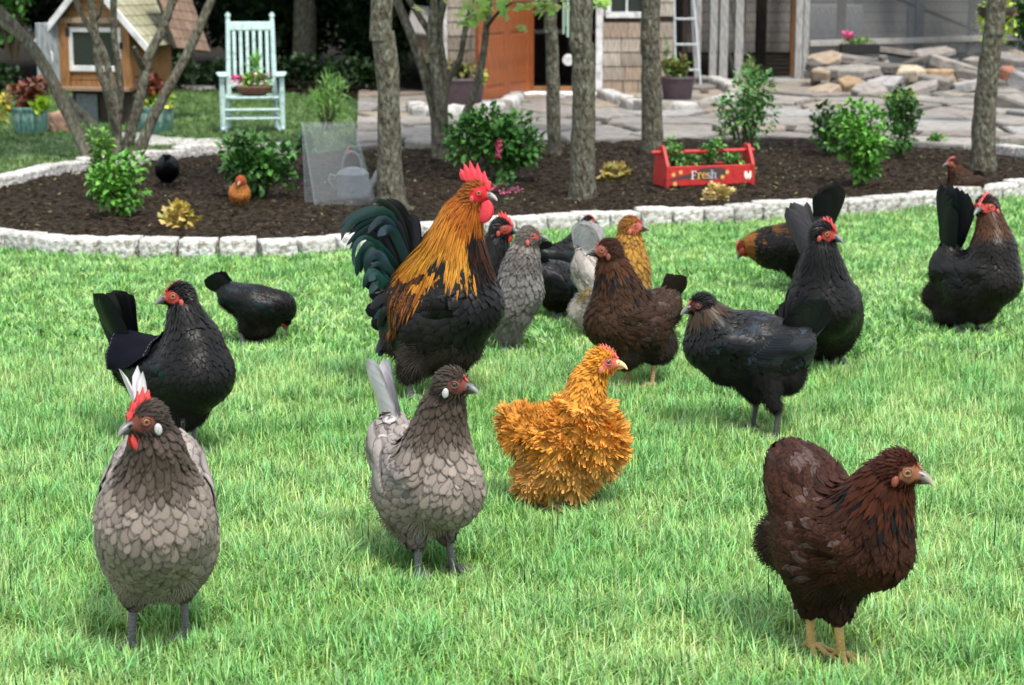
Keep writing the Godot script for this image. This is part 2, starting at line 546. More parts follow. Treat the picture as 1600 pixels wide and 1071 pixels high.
func build_ground() -> void:
	bed_poly = flat_poly([Vector3(-2.824, 0.000, -9.134), Vector3(-2.409, 0.000, -8.958), Vector3(-2.065, 0.000, -8.768), Vector3(-1.710, 0.000, -8.686), Vector3(-1.374, 0.000, -8.686), Vector3(-1.057, 0.000, -8.726), Vector3(-0.749, 0.000, -8.915), Vector3(-0.465, 0.000, -9.225), Vector3(0.160, 0.000, -9.556), Vector3(0.658, 0.000, -9.807), Vector3(1.000, 0.000, -9.938), Vector3(1.358, 0.000, -10.126), Vector3(1.838, 0.000, -10.350), Vector3(2.323, 0.000, -10.675), Vector3(3.019, 0.000, -11.285), Vector3(3.849, 0.000, -12.005),
		Vector3(4.078, 0.000, -12.735), Vector3(3.653, 0.000, -13.043), Vector3(3.409, 0.000, -13.461), Vector3(3.207, 0.000, -13.755), Vector3(2.430, 0.000, -14.603), Vector3(1.959, 0.000, -14.717), Vector3(0.968, 0.000, -14.547), Vector3(0.236, 0.000, -14.167), Vector3(-0.465, 0.000, -13.958), Vector3(-0.913, 0.000, -13.705), Vector3(-1.435, 0.000, -13.461), Vector3(-2.033, 0.000, -13.558), Vector3(-2.227, 0.000, -13.366), Vector3(-2.464, 0.000, -12.735), Vector3(-2.817, 0.000, -12.320), Vector3(-2.930, 0.000, -11.854), Vector3(-3.037, 0.000, -11.353), Vector3(-3.297, 0.000, -10.706)])
	patio_poly = flat_poly([Vector3(-1.126, 0.000, -13.856), Vector3(-0.465, 0.000, -13.958), Vector3(0.236, 0.000, -14.167), Vector3(0.968, 0.000, -14.547), Vector3(1.959, 0.000, -14.717), Vector3(2.430, 0.000, -14.603), Vector3(3.207, 0.000, -13.755), Vector3(3.611, 0.000, -14.273), Vector3(5.306, 0.000, -14.492), Vector3(8.932, 0.000, -24.563), Vector3(4.060, 0.000, -24.563), Vector3(2.860, 0.000, -23.367), Vector3(1.853, 0.000, -21.531), Vector3(1.671, 0.000, -20.170), Vector3(-0.735, 0.000, -20.170), Vector3(-1.140, 0.000, -21.531), Vector3(-1.621, 0.000, -20.385)])
	wood_poly = flat_poly([Vector3(-10.347, 0.000, -20.829), Vector3(-5.117, 0.000, -21.776), Vector3(-3.948, 0.000, -21.292), Vector3(-3.369, 0.000, -21.653), Vector3(-2.566, 0.000, -20.943), Vector3(-2.161, 0.000, -20.385), Vector3(-1.555, 0.000, -19.552), Vector3(-1.104, 0.000, -20.829), Vector3(-0.739, 0.000, -20.277), Vector3(-0.367, 0.000, -27.752), Vector3(-1.116, 0.000, -84.956), Vector3(-41.836, 0.000, -84.956)])
	var pl := PlaneMesh.new()
	pl.size = Vector2(120, 120)
	pl.material = M.soil
	struct("ground", pl).position = Vector3(0, 0, -20)
	struct("garden_bed", ground_mesh(bed_poly, 0.03, 0.035, 0.09, M.mulch))
	var wf := struct("woodland_floor", ground_mesh(wood_poly, 0.03, 0.05, 0.45, M.litter))
	# bark chips and fallen leaves over the mulch
	var cg := Geo.new()
	cg.box(Transform3D(), Vector3(1, 0.22, 0.4), 0.08)
	var xs := []
	var cs := []
	rng.seed = 3
	for i in 24000:
		var p := Vector2(rng.randf_range(-4.2, 4.2), rng.randf_range(-14.2, -8.4))
		if not Geometry2D.is_point_in_polygon(p, bed_poly): continue
		var s := rng.randf_range(0.008, 0.028)
		xs.append(Transform3D(Basis.from_euler(Vector3(rng.randfn(0, 0.25), rng.randf() * TAU, rng.randfn(0, 0.3))).scaled_local(Vector3(s, s, s)), Vector3(p.x, 0.034 + 0.035 * wob.get_noise_2d(p.x * 1.2, p.y * 1.2), p.y)))
		var k := rng.randf()
		cs.append(Color(.018, .0135, .0098) * rng.randf_range(0.5, 1.9) if k < 0.78 else (Color(.062, .047, .032) * rng.randf_range(.6, 1.4)))
	many(self, "bark_chips", cg.mesh(M.chip), xs, cs)
	tag(get_child(get_child_count() - 1), "dark bark chips strewn over the mulched bed", "mulch")
	xs = []
	cs = []
	for i in 2200:
		var p := Vector2(rng.randf_range(-4.2, 4.2), rng.randf_range(-14.2, -8.4))
		if not Geometry2D.is_point_in_polygon(p, bed_poly): continue
		if wob.get_noise_2d(p.x * 0.4 + 9.0, p.y * 0.4) < -0.15: continue
		var s := rng.randf_range(0.01, 0.032)
		xs.append(Transform3D(Basis.from_euler(Vector3(rng.randfn(0, 0.3), rng.randf() * TAU, rng.randfn(0, 0.3))).scaled_local(Vector3(s, s, s * 0.7)), Vector3(p.x, 0.052 + 0.035 * wob.get_noise_2d(p.x * 1.2, p.y * 1.2), p.y)))
		cs.append([Color(.2, .22, .05), Color(.12, .16, .04), Color(.26, .2, .08), Color(.3, .3, .14)][rng.randi() % 4] * rng.randf_range(.25, .9))
	many(self, "fallen_leaves", shapes.leaf, xs, cs).material_override = M.leaf
	tag(get_child(get_child_count() - 1), "yellow-green fallen leaves and seedlings scattered on the mulch", "leaves")

func block_row(label: String, pts: Array, ln: float, sd: int) -> void:
	var t := thing("stone_edging", label, "edging")
	rng.seed = sd
	var kinds := []
	for i in 6: 
		var g: float = [1.0, 0.9, 1.04, 0.8, 0.96, 0.86][i]
		var rm := rock_mesh(Vector3(1, 1, 1), sd + i, 0.88, 0.055, Color(g, g * 0.99, g * 0.97), 7)
		rm.surface_set_material(0, M.block)
		kinds.append(rm)
	var run := smooth_path(pts, ln * 0.5)
	var i := 0
	while i + 2 < run.size():
		var a: Vector3 = run[i]
		var b: Vector3 = run[i + 2]
		var d := (b - a)
		var mid := (a + b) * 0.5
		var yaw := atan2(-d.z, d.x) + rng.randfn(0, 0.03)
		var h := rng.randf_range(0.098, 0.118)
		part(t, "block", kinds[rng.randi() % 6], Transform3D(Basis(Vector3.UP, yaw) * Basis(Vector3.BACK, rng.randfn(0, 0.015)) * Basis.from_scale(Vector3(d.length() - 0.012, h, 0.13)), Vector3(mid.x, h * 0.5 - 0.012, mid.z)))
		i += 2

func voronoi(poly: PackedVector2Array, cell: Vector2, sd: int) -> Array:
	rng.seed = sd
	var lo := Vector2.ONE * 1e9
	var hi := -lo
	for p in poly:
		lo = lo.min(p)
		hi = hi.max(p)
	var nx := int((hi.x - lo.x) / cell.x) + 3
	var nz := int((hi.y - lo.y) / cell.y) + 3
	var seeds := {}
	for k in nz:
		for i in nx:
			seeds[Vector2i(i, k)] = lo + Vector2((i - 1 + 0.5 + rng.randf_range(-0.42, 0.42) + 0.5 * (k % 2)) * cell.x, (k - 1 + 0.5 + rng.randf_range(-0.42, 0.42)) * cell.y)
	var out := []
	for k in nz:
		for i in nx:
			var s: Vector2 = seeds[Vector2i(i, k)]
			var c := PackedVector2Array([s + Vector2(-2, -2), s + Vector2(2, -2), s + Vector2(2, 2), s + Vector2(-2, 2)])
			for dz in range(-2, 3):
				for dx in range(-2, 3):
					var o = seeds.get(Vector2i(i + dx, k + dz))
					if o == null or (dx == 0 and dz == 0): continue
					var mid: Vector2 = (s + o) * 0.5
					var nn: Vector2 = (o - s).normalized()
					var q := PackedVector2Array()
					for e in c.size():
						var a := c[e]
						var b := c[(e + 1) % c.size()]
						var da := (a - mid).dot(nn) + 0.04
						var db := (b - mid).dot(nn) + 0.04
						if da <= 0.0: q.append(a)
						if da * db < 0.0: q.append(a.lerp(b, da / (da - db)))
					c = q
					if c.size() < 3: break
				if c.size() < 3: break
			if c.size() < 3: continue
			for piece in Geometry2D.intersect_polygons(c, poly):
				if piece.size() >= 3: out.append(piece)
	return out

func stone_tone() -> Color:
	var k := rng.randf()
	var c := Color(.40, .375, .345) if k < 0.6 else (Color(.33, .30, .27) if k < 0.8 else (Color(.46, .39, .31) if k < 0.93 else Color(.45, .45, .44)))
	return c * rng.randf_range(0.8, 1.12)

func build_patio() -> void:
	var pat := struct("patio", ground_mesh(patio_poly, 0.006, 0.0, 0.1, M.joint))
	var f := FastNoiseLite.new()
	f.frequency = 2.0
	for piece in voronoi(patio_poly, Vector2(0.6, 0.72), 17):
		var ctr := Vector2.ZERO
		for p in piece: ctr += p
		ctr /= piece.size()
		if ctr.x > 6.2 or ctr.y < -23.5: continue
		var g := Geo.new()
		g.prism(piece, 0.004, rng.randf_range(0.03, 0.068), 0.014, stone_tone() * Color(.68, .67, .655), f, 0.012)
		part(pat, "flagstone", g.mesh(M.flag))
	# stepping stones over the back lawn
	rng.seed = 23
	var path := struct("stepping_path", null)
	for q in [[Vector3(-2.307, 0.000, -14.382), .5, .30], [Vector3(-2.595, 0.000, -14.492), .46, .30], [Vector3(-2.811, 0.000, -14.717), .34, .24], [Vector3(-2.982, 0.000, -15.067), .3, .2], [Vector3(-3.498, 0.000, -21.653), .62, .28], [Vector3(-3.842, 0.000, -21.411), .5, .25], [Vector3(-3.021, 0.000, -13.958), .35, .16]]:
		var poly := PackedVector2Array()
		for i in 9:
			var a := TAU * i / 9.0
			poly.append(Vector2(q[0].x + cos(a) * q[1] * 0.5 * rng.randf_range(.85, 1.1) , q[0].z + sin(a) * q[2] * 0.5 * rng.randf_range(.85, 1.1) * 2.2))
		var g := Geo.new()
		g.prism(poly, 0.0, 0.03, 0.012, Color(.5, .48, .45) * rng.randf_range(.9, 1.1), f, 0.008)
		part(path, "stepping_stone", g.mesh(M.flag))

func build_edging() -> void:
	block_row("white cobblestone edging along the front of the mulched bed", [Vector3(-2.784, 0.000, -9.001), Vector3(-2.376, 0.000, -8.830), Vector3(-2.032, 0.000, -8.625), Vector3(-1.679, 0.000, -8.526), Vector3(-1.349, 0.000, -8.526), Vector3(-1.038, 0.000, -8.565), Vector3(-0.736, 0.000, -8.747), Vector3(-0.456, 0.000, -9.045), Vector3(0.158, 0.000, -9.411), Vector3(0.646, 0.000, -9.630), Vector3(0.982, 0.000, -9.756), Vector3(1.333, 0.000, -9.938), Vector3(1.804, 0.000, -10.154), Vector3(2.279, 0.000, -10.466), Vector3(2.958, 0.000, -11.053), Vector3(3.778, 0.000, -11.780)], 0.175, 100)
	block_row("white cobblestone edging behind the bed along the back lawn at left", [Vector3(-3.297, 0.000, -10.706), Vector3(-3.028, 0.000, -11.319), Vector3(-2.921, 0.000, -11.817), Vector3(-2.808, 0.000, -12.279), Vector3(-2.464, 0.000, -12.735), Vector3(-2.220, 0.000, -13.319), Vector3(-2.033, 0.000, -13.558), Vector3(-1.435, 0.000, -13.461)], 0.24, 140)
	block_row("low cobblestone edging beside the right-hand tree trunk on the lawn side", [Vector3(3.406, 0.000, -13.414), Vector3(3.629, 0.000, -12.954), Vector3(4.025, 0.000, -12.566)], 0.22, 160)

# ---------------------------------------------------------------- grass
func tuft(sd: int, n: int, h: float, w: float, dark: bool) -> ArrayMesh:
	var r := RandomNumberGenerator.new()
	r.seed = sd
	var g := Geo.new()
	for b in n:
		var a := r.randf() * TAU
		var base := Vector3(r.randfn(0, 0.016), 0, r.randfn(0, 0.016))
		var hh := h * r.randf_range(0.55, 1.15)
		var out := Vector3(cos(a), 0, sin(a))
		var lean := r.randf_range(0.1, 1.15) if not dark else r.randf_range(0.0, 0.3)
		var yaw := a + PI / 2 + r.randfn(0, 0.5)
		var sd2 := Vector3(cos(yaw), 0, sin(yaw))
		var tone := Color(1, 1, 1) * r.randf_range(0.5, 1.6)
		tone = Color(tone.r * r.randf_range(0.7, 1.3), tone.g, tone.b * r.randf_range(0.7, 1.7))
		if r.randf() < 0.05 and not dark: tone = Color(3.6, 1.75, 3.0) * r.randf_range(0.7, 1.0)
		var rows := []
		var cc := []
		for i in 5:
			var t := i / 4.0
			var p := base + Vector3(0, hh * t * (1.0 - 0.34 * lean * t), 0) + out * lean * hh * t * t * 0.9
			var ww := w * r.randf_range(0.95, 1.05) * (1.0 - 0.9 * pow(t, 2.2)) * 0.5
			rows.append([p - sd2 * ww, p + sd2 * ww])
			var c := tone * 0.5
			if t < 0.2: c = Color(c.r * 1.3, c.g * 1.0, c.b)
			cc.append([c, c])
		g.sheet(rows, cc)
	for i in g.n.size():
		g.n[i] = (g.n[i] * (1.0 if g.n[i].y >= 0 else -1.0) + Vector3.UP * 0.25).normalized()
	return g.mesh(M.grass)

func build_grass() -> void:
	var kinds := []
	for i in 5: kinds.append(tuft(60 + i, 13, 0.060, 0.0033, false))
	var wide := []
	for i in 3: wide.append(tuft(80 + i, 11, 0.045, 0.006, false))
	var stems := tuft(90, 3, 0.09, 0.0024, true)
	rng.seed = 9
	var f := FastNoiseLite.new()
	f.seed = 4
	f.frequency = 0.9
	f.fractal_octaves = 3
	var lists := []
	for i in 10: lists.append([[], []])
	var standing := []      # the grass is trodden down where birds stand
	for b in birds:
		for ft in birds[b].feet: standing.append(Vector2((b.transform * ft).x, (b.transform * ft).z))
	var bands := [[-2.6, -4.2, 3200.0], [-4.2, -6.2, 2500.0], [-6.2, -9.6, 1500.0], [-9.6, -12.5, 700.0], [-12.5, -21.0, 360.0]]
	for b in bands:
		var z0: float = b[0]
		var z1: float = b[1]
		var w := -z1 * 0.34 + 0.8
		var n := int(2.0 * w * (z0 - z1) * b[2])
		for i in n:
			var p := Vector2(rng.randf_range(-w, w), rng.randf_range(z1, z0))
			if absf(p.x) > -p.y * 0.34 + 0.8: continue
			if p.y < -8.0:
				if Geometry2D.is_point_in_polygon(p, bed_poly): continue
				if p.y < -11.0 and (Geometry2D.is_point_in_polygon(p, patio_poly) or Geometry2D.is_point_in_polygon(p, wood_poly)): continue
				if p.y < -15.0 and p.x > 1.0: continue
			var near := p.y > -6.2
			var trod := 1.0
			for ft in standing:
				var e := p.distance_squared_to(ft)
				if e < 0.012: trod = minf(trod, 0.38 + 0.55 * e / 0.012)
			var q := f.get_noise_2d(p.x, p.y)
			var q2 := f.get_noise_2d(p.x * 4.0 + 30.0, p.y * 4.0)
			var sc := rng.randf_range(0.75, 1.2) * (1.0 + 0.35 * q2) * trod
			var k := rng.randi() % 5 if near else 5 + rng.randi() % 3
			if near and rng.randf() < 0.012: k = 8
			var dry := 0.006 + 0.26 * exp(-p.distance_squared_to(Vector2(.36, -3.35)) / .02) + 0.2 * exp(-p.distance_squared_to(Vector2(.62, -3.38)) / .015)
			if near and rng.randf() < dry + 0.02 * clampf(q2 * 2.0, 0, 1): k = 9
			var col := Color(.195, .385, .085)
			col = col.lerp(Color(.295, .465, .13), clampf(0.5 + 1.4 * q, 0, 1))
			col = col.lerp(Color(.13, .32, .075), clampf(0.35 + 2.0 * q2, 0, 1) * 0.7)
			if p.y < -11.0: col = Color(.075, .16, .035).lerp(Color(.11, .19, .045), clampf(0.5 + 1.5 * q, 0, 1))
			if k == 9: col = Color(.36, .27, .13) * rng.randf_range(.8, 1.5)
			elif k == 8: col = Color(.03, .07, .018)
			else: col = col * 2.0
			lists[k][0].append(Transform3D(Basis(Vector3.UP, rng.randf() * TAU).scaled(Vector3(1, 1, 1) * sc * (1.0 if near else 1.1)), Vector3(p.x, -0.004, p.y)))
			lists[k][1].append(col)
	var all := kinds + wide + [stems, tuft(97, 9, 0.034, 0.0026, false)]
	var lawn := thing("lawn_grass", "green grass of the lawn under and around the chickens", "grass")
	lawn.set_meta("kind", "stuff")
	for i in 10: many(lawn, "blades", all[i], lists[i][0], lists[i][1])

# ---------------------------------------------------------------- plants and trees
func make_leaves() -> void:
	shapes.leaf = vane(4, 2, func(x): return 0.55 * pow(sin(clampf(x * 0.96 + 0.02, 0, 1) * PI), 0.8) + 0.02, func(x): return Vector2(x, 0.16 * x - 0.26 * x * x), -0.2)
	shapes.needle = vane(3, 1, func(x): return 0.16 * (1.0 - 0.8 * x), func(x): return Vector2(x, 0.2 * x - 0.2 * x * x), 0.0)
	var g := Geo.new()
	var out := []
	for i in 20:     # a five-lobed leaf
		var a := TAU * i / 20.0
		var r := 0.27 + 0.25 * pow(absf(cos(a * 2.5)), 0.8) * (0.72 + 0.28 * cos(a))
		out.append(Vector3(cos(a) * r + 0.4, 0.03 * sin(a * 5.0) - 0.1 * absf(sin(a)), sin(a) * r))
	for i in 20: g.flat([Vector3(0.36, 0.04, 0), out[i], out[(i + 1) % 20]], Vector3(0.4, -1, 0))
	shapes.maple = g.mesh(M.leaf)

func foliage(parent: Node, called: String, ctr: Vector3, size: Vector3, count: int, leaf: float, cols: Array, sd: int, shape := "leaf", mat: Material = null, clumps := 9, clump_r := 0.42, up := 0.35) -> Array:
	var r := RandomNumberGenerator.new()
	r.seed = sd
	var at := []
	for i in clumps:
		var d := Vector3(r.randfn(), r.randfn(), r.randfn()).normalized() * pow(r.randf(), 0.4) * 0.62
		at.append(d)
	var xs := []
	var cs := []
	var tone := []
	for i in clumps: tone.append(r.randf_range(0.8, 1.2))
	for i in count:
		var k := r.randi() % clumps
		var d := Vector3(r.randfn(), r.randfn(), r.randfn()).normalized()
		var p: Vector3 = at[k] + d * clump_r * pow(r.randf(), 0.35)
		if p.y < -0.95: p.y = -0.95 + r.randf() * 0.3
		var dir := (d + Vector3(r.randfn(), r.randfn() + up, r.randfn()) * 0.6).normalized()
		var side := dir.cross(Vector3.UP + Vector3(r.randfn(), 0, r.randfn()) * 0.35).normalized()
		var s := leaf * r.randf_range(0.7, 1.25)
		xs.append(Transform3D(Basis(dir, side.cross(dir), side).scaled_local(Vector3.ONE * s), ctr + p * size * 0.5))
		var c: Color = cols[r.randi() % cols.size()]
		var j: float = r.randf_range(0.78, 1.22) * tone[k]
		cs.append(Color(c.r * j, c.g * j, c.b * j))
	var o := many(parent, called, shapes[shape], xs, cs)
	o.material_override = mat if mat else M.leaf
	return at.map(func(d): return ctr + d * size * 0.5)

func shrub(called: String, label: String, cat: String, at: Vector3, size: Vector3, count: int, leaf: float, cols: Array, sd: int, shape := "leaf", clumps := 9, clump_r := 0.42, group := "", stem_col := Color(.07, .05, .03), up := 0.35) -> Node3D:
	var t := thing(called, label, cat, at, 0.0, group)
	var tips := foliage(t, "foliage", Vector3(0, size.y * 0.52, 0), size, count, leaf, cols, sd, shape, M.waxy if cat == "shrub" else M.leaf, clumps, clump_r, up)
	var g := Geo.new()
	for i in mini(tips.size(), 8):
		var b := Vector3(tips[i].x * 0.15, -0.02, tips[i].z * 0.15)
		g.tube([b, b.lerp(tips[i], 0.5) + Vector3(0, size.y * 0.06, 0), tips[i]], [size.y * 0.018 + 0.002, size.y * 0.012 + 0.002, 0.002], 5, stem_col)
	part(t, "stem", g.mesh(M.leaf))
	return t

func limb(parent: Node, called: String, pts: Array, rad: Array, sd: int, seg := 12) -> void:   # a smooth tapering stem through pts
	var cv := Curve3D.new()
	for i in pts.size():
		var tan: Vector3 = (pts[mini(i + 1, pts.size() - 1)] - pts[maxi(i - 1, 0)]) * 0.2
		cv.add_point(pts[i], -tan, tan)
	var path := []
	var rr := []
	var n := (pts.size() - 1) * 6
	for i in n + 1:
		var s := float(i) / n * (pts.size() - 1)
		var k := mini(int(s), pts.size() - 2)
		path.append(cv.sample(k, s - k))
		rr.append(lerpf(rad[k], rad[k + 1], s - k))
	var f := FastNoiseLite.new()
	f.seed = sd
	f.frequency = 7.0
	var g := Geo.new()
	g.tube(path, rr, seg, Color.WHITE, null, f, 0.16)
	part(parent, called, g.mesh(M.bark))

func trunk_tree(label: String, pts: Array, rad: Array, sd: int, crown: Vector3) -> void:
	var base: Vector3 = pts[0]
	var t := thing("tree", label, "tree", Vector3(base.x, 0, base.z))
	var q := []
	for p in pts: q.append(p - Vector3(base.x, 0, base.z))
	var top: Vector3 = q[-1] + Vector3(0.1, 1.9, -0.1)
	q.append(top)
	var rr := rad + [rad[-1] * 0.75]
	q.push_front(Vector3(q[0].x, -0.06, q[0].z))
	rr.push_front(rr[0] * 1.12)
	limb(t, "trunk", q, rr, sd, 16)
	rng.seed = sd
	for i in 4:
		var a := TAU * (i + rng.randf() * 0.5) / 4.0
		var e := top + Vector3(cos(a) * crown.x * 0.35, rng.randf_range(0.3, 1.0), sin(a) * crown.z * 0.35)
		limb(t, "branch", [q[-2].lerp(top, 0.5 + 0.12 * i), q[-2].lerp(top, 0.7 + 0.1 * i).lerp(e, 0.5), e], [rad[-1] * 0.5, rad[-1] * 0.35, 0.012], sd + i, 7)
	foliage(t, "crown", top + Vector3(0, 0.9, 0), crown, 1300, 0.13, [Color(.06, .15, .025), Color(.08, .18, .03), Color(.05, .12, .02)], sd, "maple", M.leaf, 12, 0.4)

func build_trees() -> void:
	trunk_tree("thick grey tree trunk bulging to one side, just right of the mesh cloche", [Vector3(-0.625, 0.000, -10.126), Vector3(-0.637, 0.055, -10.126), Vector3(-0.646, 0.197, -10.126), Vector3(-0.646, 0.467, -10.126), Vector3(-0.650, 0.734, -10.126), Vector3(-0.673, 0.965, -10.126), Vector3(-0.675, 1.129, -10.126)], [.115, .085, .07, .062, .06, .06, .058], 201, Vector3(1.8, 1.4, 1.8))
	trunk_tree("thin grey tree trunk in front of the open doorway", [Vector3(0.301, 0.000, -13.272), Vector3(0.296, 0.062, -13.272), Vector3(0.286, 0.264, -13.272), Vector3(0.281, 0.570, -13.272), Vector3(0.271, 0.874, -13.272), Vector3(0.266, 1.089, -13.272)], [.064, .05, .046, .046, .044, .042], 202, Vector3(1.5, 1.2, 1.5))
	trunk_tree("stout straight tree trunk with flared base at the middle of the bed", [Vector3(0.395, 0.000, -10.736), Vector3(0.398, 0.061, -10.736), Vector3(0.397, 0.241, -10.736), Vector3(0.399, 0.526, -10.736), Vector3(0.393, 0.843, -10.736), Vector3(0.388, 1.122, -10.736)], [.095, .078, .07, .064, .064, .062], 203, Vector3(1.8, 1.4, 1.8))
	trunk_tree("straight tree trunk in front of the shingled wall, behind the red tote", [Vector3(0.991, 0.000, -13.461), Vector3(0.986, 0.094, -13.461), Vector3(0.978, 0.295, -13.461), Vector3(0.969, 0.649, -13.461), Vector3(0.963, 1.086, -13.461)], [.10, .082, .074, .068, .065], 204, Vector3(1.7, 1.3, 1.7))
	trunk_tree("tree trunk with a torn bark scar at the right edge of the bed", [Vector3(3.027, 0.000, -12.320), Vector3(3.026, 0.090, -12.320), Vector3(3.021, 0.295, -12.320), Vector3(3.028, 0.580, -12.320), Vector3(3.050, 0.902, -12.320), Vector3(3.065, 1.101, -12.320)], [.098, .084, .077, .068, .062, .06], 205, Vector3(1.8, 1.4, 1.8))
	# the many-stemmed tree at left
	var b := Vector3(-2.706, 0.000, -13.089)
	var t := thing("many_stemmed_tree", "many-stemmed tree fanning out in front of the little coop", "tree", b)
	var stems := [
		[[Vector3(-2.836, -0.026, -12.999), Vector3(-2.947, 0.132, -13.180), Vector3(-3.080, 0.374, -13.272), Vector3(-3.256, 0.688, -13.366), Vector3(-3.454, 0.921, -13.461), Vector3(-3.656, 1.108, -13.510), Vector3(-3.885, 1.390, -13.510)], [.052, .046, .044, .04, .036, .034, .03]],
		[[Vector3(-2.750, -0.017, -13.089), Vector3(-2.980, 0.174, -13.755), Vector3(-3.157, 0.314, -13.958), Vector3(-3.296, 0.437, -14.062)], [.04, .032, .03, .026]],
		[[Vector3(-3.256, 0.688, -13.366), Vector3(-3.402, 0.835, -13.414), Vector3(-3.563, 0.947, -13.461), Vector3(-3.799, 1.086, -13.461)], [.03, .026, .024, .02]],
		[[Vector3(-2.679, -0.009, -12.999), Vector3(-2.684, 0.195, -13.043), Vector3(-2.701, 0.451, -13.089), Vector3(-2.772, 0.758, -13.134), Vector3(-2.879, 0.928, -13.180), Vector3(-2.950, 1.090, -13.180), Vector3(-3.036, 1.387, -13.180)], [.04, .032, .026, .023, .02, .02, .018]],
		[[Vector3(-2.685, 0.174, -13.043), Vector3(-2.702, 0.483, -12.910), Vector3(-2.751, 0.632, -12.910), Vector3(-2.764, 0.842, -12.910), Vector3(-2.789, 1.052, -12.910), Vector3(-2.820, 1.343, -12.910)], [.028, .03, .028, .026, .025, .022]],
		[[Vector3(-2.759, 0.968, -12.910), Vector3(-2.717, 1.032, -12.866), Vector3(-2.675, 1.219, -12.822)], [.014, .012, .01]],
		[[Vector3(-2.712, -0.026, -13.180), Vector3(-2.700, 0.271, -13.180), Vector3(-2.673, 0.532, -13.180), Vector3(-2.700, 0.834, -13.180), Vector3(-2.695, 1.090, -13.180), Vector3(-2.694, 1.429, -13.180)], [.036, .03, .026, .024, .024, .022]],
		[[Vector3(-2.645, -0.017, -13.089), Vector3(-2.589, 0.213, -13.089), Vector3(-2.514, 0.460, -13.089), Vector3(-2.471, 0.685, -13.134), Vector3(-2.377, 0.885, -13.180), Vector3(-2.300, 1.089, -13.226), Vector3(-2.168, 1.388, -13.272)], [.046, .038, .034, .034, .032, .03, .026]],
		[[Vector3(-2.491, 0.621, -13.134), Vector3(-2.505, 0.704, -12.999), Vector3(-2.515, 0.783, -12.910)], [.024, .02, .016]],
		[[Vector3(-2.545, -0.022, -12.954), Vector3(-2.473, 0.181, -12.954), Vector3(-2.353, 0.425, -12.954), Vector3(-2.210, 0.678, -12.999), Vector3(-2.122, 0.859, -13.043), Vector3(-2.019, 1.091, -13.089), Vector3(-1.866, 1.428, -13.134)], [.046, .038, .034, .032, .03, .03, .027]],
	]
	for s in stems:
		var loc := []
		for p in s[0]: loc.append(p - b)
		limb(t, "trunk", loc, s[1], stems.find(s) + 300, 11)
	foliage(t, "crown", Vector3(-0.2, 2.9, 0), Vector3(3.4, 1.5, 2.4), 2200, 0.13, [Color(.06, .15, .025), Color(.08, .18, .03), Color(.05, .12, .02)], 311, "maple", M.leaf, 16, 0.36)
	# the many-stemmed maple in the middle, its lowest leaves in view
	b = Vector3(-0.492, 0.000, -13.180)
	t = thing("many_stemmed_maple", "many-stemmed maple with bright green leaves in front of the orange door", "tree", b)
	stems = [
		[[Vector3(-0.510, -0.026, -13.180), Vector3(-0.521, 0.284, -13.180), Vector3(-0.576, 0.528, -13.180), Vector3(-0.665, 0.804, -13.180), Vector3(-0.779, 1.090, -13.180), Vector3(-0.896, 1.387, -13.180)], [.05, .038, .034, .032, .03, .026]],
		[[Vector3(-0.534, 0.825, -13.180), Vector3(-0.585, 0.915, -13.180), Vector3(-0.696, 1.090, -13.180), Vector3(-0.841, 1.324, -13.180)], [.026, .022, .02, .018]],
		[[Vector3(-0.493, -0.017, -13.089), Vector3(-0.486, 0.373, -13.089), Vector3(-0.519, 0.614, -13.089), Vector3(-0.539, 0.854, -13.089), Vector3(-0.524, 1.091, -13.089), Vector3(-0.513, 1.428, -13.089)], [.052, .038, .034, .032, .03, .026]],
		[[Vector3(-0.478, -0.035, -13.272), Vector3(-0.475, 0.361, -13.272), Vector3(-0.469, 0.605, -13.272), Vector3(-0.498, 0.882, -13.272), Vector3(-0.466, 1.089, -13.272), Vector3(-0.433, 1.430, -13.272)], [.05, .036, .03, .026, .026, .022]],
		[[Vector3(-0.475, 0.361, -13.272), Vector3(-0.443, 0.540, -13.272), Vector3(-0.358, 0.690, -13.226), Vector3(-0.317, 0.885, -13.180), Vector3(-0.260, 1.090, -13.180), Vector3(-0.172, 1.387, -13.180)], [.03, .026, .022, .02, .02, .018]],
		[[Vector3(-0.468, 0.026, -12.999), Vector3(-0.389, 0.156, -12.999), Vector3(-0.314, 0.335, -12.954), Vector3(-0.257, 0.472, -12.954), Vector3(-0.201, 0.685, -12.954), Vector3(-0.171, 0.904, -12.954), Vector3(-0.154, 1.046, -12.999), Vector3(-0.119, 1.302, -12.999)], [.036, .03, .027, .027, .025, .023, .022, .02]],
		[[Vector3(-0.166, 0.917, -12.954), Vector3(-0.092, 1.013, -12.735), Vector3(0.000, 1.083, -12.483)], [.012, .01, .007]],
	]
	for s in stems:
		var loc := []
		for p in s[0]: loc.append(p - b)
		limb(t, "trunk", loc, s[1], stems.find(s) + 320, 11)
	foliage(t, "crown", Vector3(0.2, 2.9, 0.2), Vector3(3.0, 1.5, 2.4), 2000, 0.13, [Color(.06, .15, .025), Color(.08, .18, .03), Color(.05, .12, .02)], 331, "maple", M.leaf, 16, 0.36)
	rng.seed = 77
	var spots := []
	for i in 46: spots.append(Vector3(-0.084, 1.046, -12.735) + Vector3(rng.randfn(0, 0.17), rng.randfn(0.03, 0.055), rng.randfn(0, 0.12)))
	for i in 14: spots.append(Vector3(-0.329, 0.970, -12.822) + Vector3(rng.randfn(0, 0.045), rng.randfn(0, 0.02), rng.randfn(0, 0.05)))
	for i in 10: spots.append(Vector3(0.481, 1.071, -12.735) + Vector3(rng.randfn(0, 0.05), rng.randfn(0, 0.022), rng.randfn(0, 0.03)))
	for i in 10: spots.append(Vector3(0.209, 1.063, -12.735) + Vector3(rng.randfn(0, 0.05), rng.randfn(0, 0.03), rng.randfn(0, 0.05)))
	var tints := []
